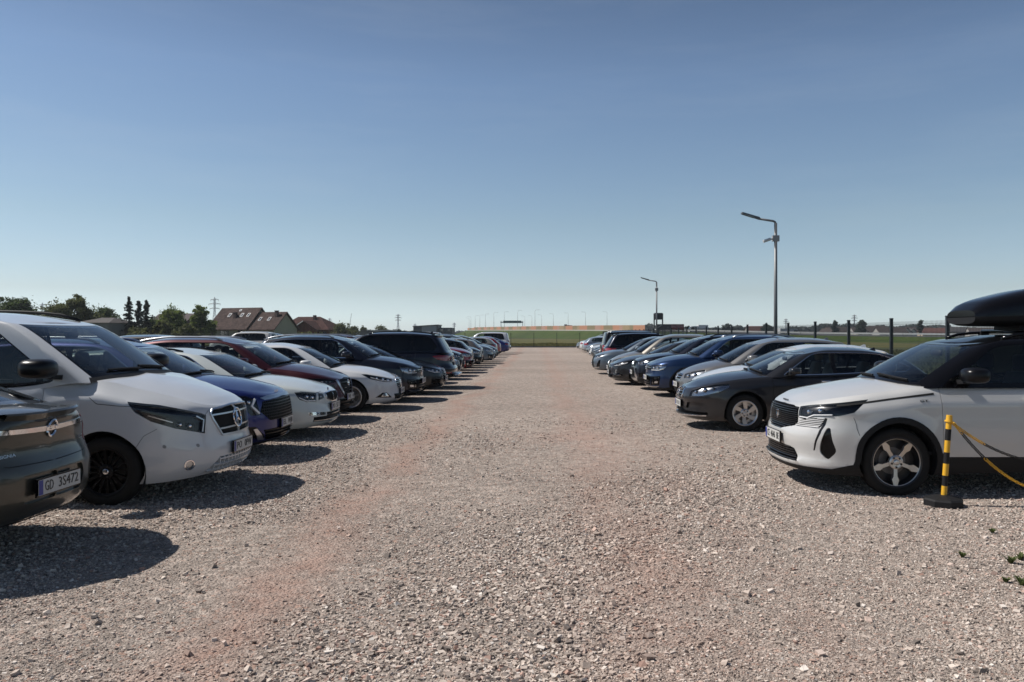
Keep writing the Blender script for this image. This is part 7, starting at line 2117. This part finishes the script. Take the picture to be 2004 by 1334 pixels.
pylon(83, 592, 1000, 'lattice pylon half hidden by the olive trees on the left')
pylon(779, 614, 1500, 'lattice pylon over the concrete walls')
pylon(645, 622, 2200, 'faint small pylon right of the brick house')
pylon(889, 631, 2400, 'tiny pylon right of the dark warehouse')
pylon(812, 633, 2500, 'tiny pylon left of the dark warehouse')
pylon(1672, 615, 1300, 'slim pylon on the skyline above the village', narrow=.5)
pylon(1538, 623, 1500, 'slim pylon just right of the nearer lamp post', narrow=.5)
pylon(1857, 618, 1300, 'pylon partly hidden by the roof box', narrow=.5)
cr = thing('crane', 'thin leaning crane boom rising over the bushes right of the brick house', 'crane', (gx(681, 700), 700., 0))
mb = MB(); mb.tube([(0, 0, 0), (gx(688, 700) - gx(681, 700), 0, gz(613, 700))], [.30, .16], 4); mb.build('boom', STEEL, cr)
mb = MB(); mb.box(-2.5, 2.5, -1.3, 1.3, 0, 2.2); mb.build('base', simple('crane_yellow', (.4, .25, .03), .6), cr)
# power line across the right
pw = [(1538, 625), (1672, 617), (1857, 620)]

# ------------------------------------------------------------------ weeds in the gravel
WEED = leaf_mat('weed_green', (.055, .078, .022), (.110, .130, .045), .35)
for i, (px, py, s_, lb) in enumerate([(1883, 1091, .055, 'small weed tuft nearest the chain post'), (1942, 1043, .05, 'small grass tuft just behind the weeds at the right edge'), (1978, 1103, .085, 'largest dark weed tuft near the right edge'), (1996, 1096, .07, 'upright weed touching the right edge of the view'), (2000, 1147, .08, 'weed tuft lowest at the right edge'), (1968, 1140, .045, 'flat sprawling weed left of the lowest tuft')]):
    d = gd(py); rng = np.random.default_rng(50 + i); t = MB()
    for k in range(26):
        a = rng.uniform(0, 6.28); ln = s_ * .85 * rng.uniform(.5, 1.2); ti = rng.uniform(.25, 1.1); w = .004
        c, q = math.cos(a), math.sin(a); p0 = np.array([c * .008, q * .008, 0]); p1 = p0 + np.array([c * ln * ti * .5, q * ln * ti * .5, ln * .6]); p2 = p0 + np.array([c * ln * ti, q * ln * ti, ln * .75]); n_ = np.array([-q, c, 0]) * w
        t.add([p0 - n_, p0 + n_, p1 + n_ * 1.6, p1 - n_ * 1.6, p2], [(0, 1, 2, 3), (3, 2, 4)])
    tag(t.build('weed', WEED, None, False, None, (gx(px, d), d, .005)), lb, 'weed', 'weeds growing in the gravel')

# dry grass and dandelion growth along the far fence
def tufts(x0, x1, y0, y1, n, h, mat, name, label, seed, wr=.3):
    rng = np.random.default_rng(seed); x = rng.uniform(x0, x1, n); y = rng.uniform(y0, y1, n); hh = h * rng.uniform(.4, 1.2, n) * (1 + .4 * np.sin(x * .7) * np.sin(y * .3)); w = hh * wr; a = rng.uniform(0, PI, n)
    b = np.stack([x, y, np.zeros(n)], 1); dx = np.stack([np.cos(a) * w, np.sin(a) * w, np.zeros(n)], 1); up = np.stack([rng.normal(0, .25, n) * hh, rng.normal(0, .25, n) * hh, hh], 1)
    V = np.stack([b - dx * .6, b + dx * .6, b + dx + up, b - dx + up * .8], 1).reshape(-1, 3)
    tag(link(name, mesh_data(name, V, np.arange(n * 4).reshape(-1, 4), mat, None, False)), label, 'grass', kind='stuff')
tufts(-45, 30, 97.6, 135, 26000, .17, leaf_mat('meadow_blades', (.085, .088, .028), (.15, .13, .040), .4), 'meadow_grass', 'yellowish meadow grass growing beyond the far fence', 61)
tufts(9, 50, 6, 80, 70000, .13, leaf_mat('verge_blades', (.045, .056, .022), (.095, .092, .042), .3), 'verge_grass', 'short green grass growing beyond the right fence', 62, .13)
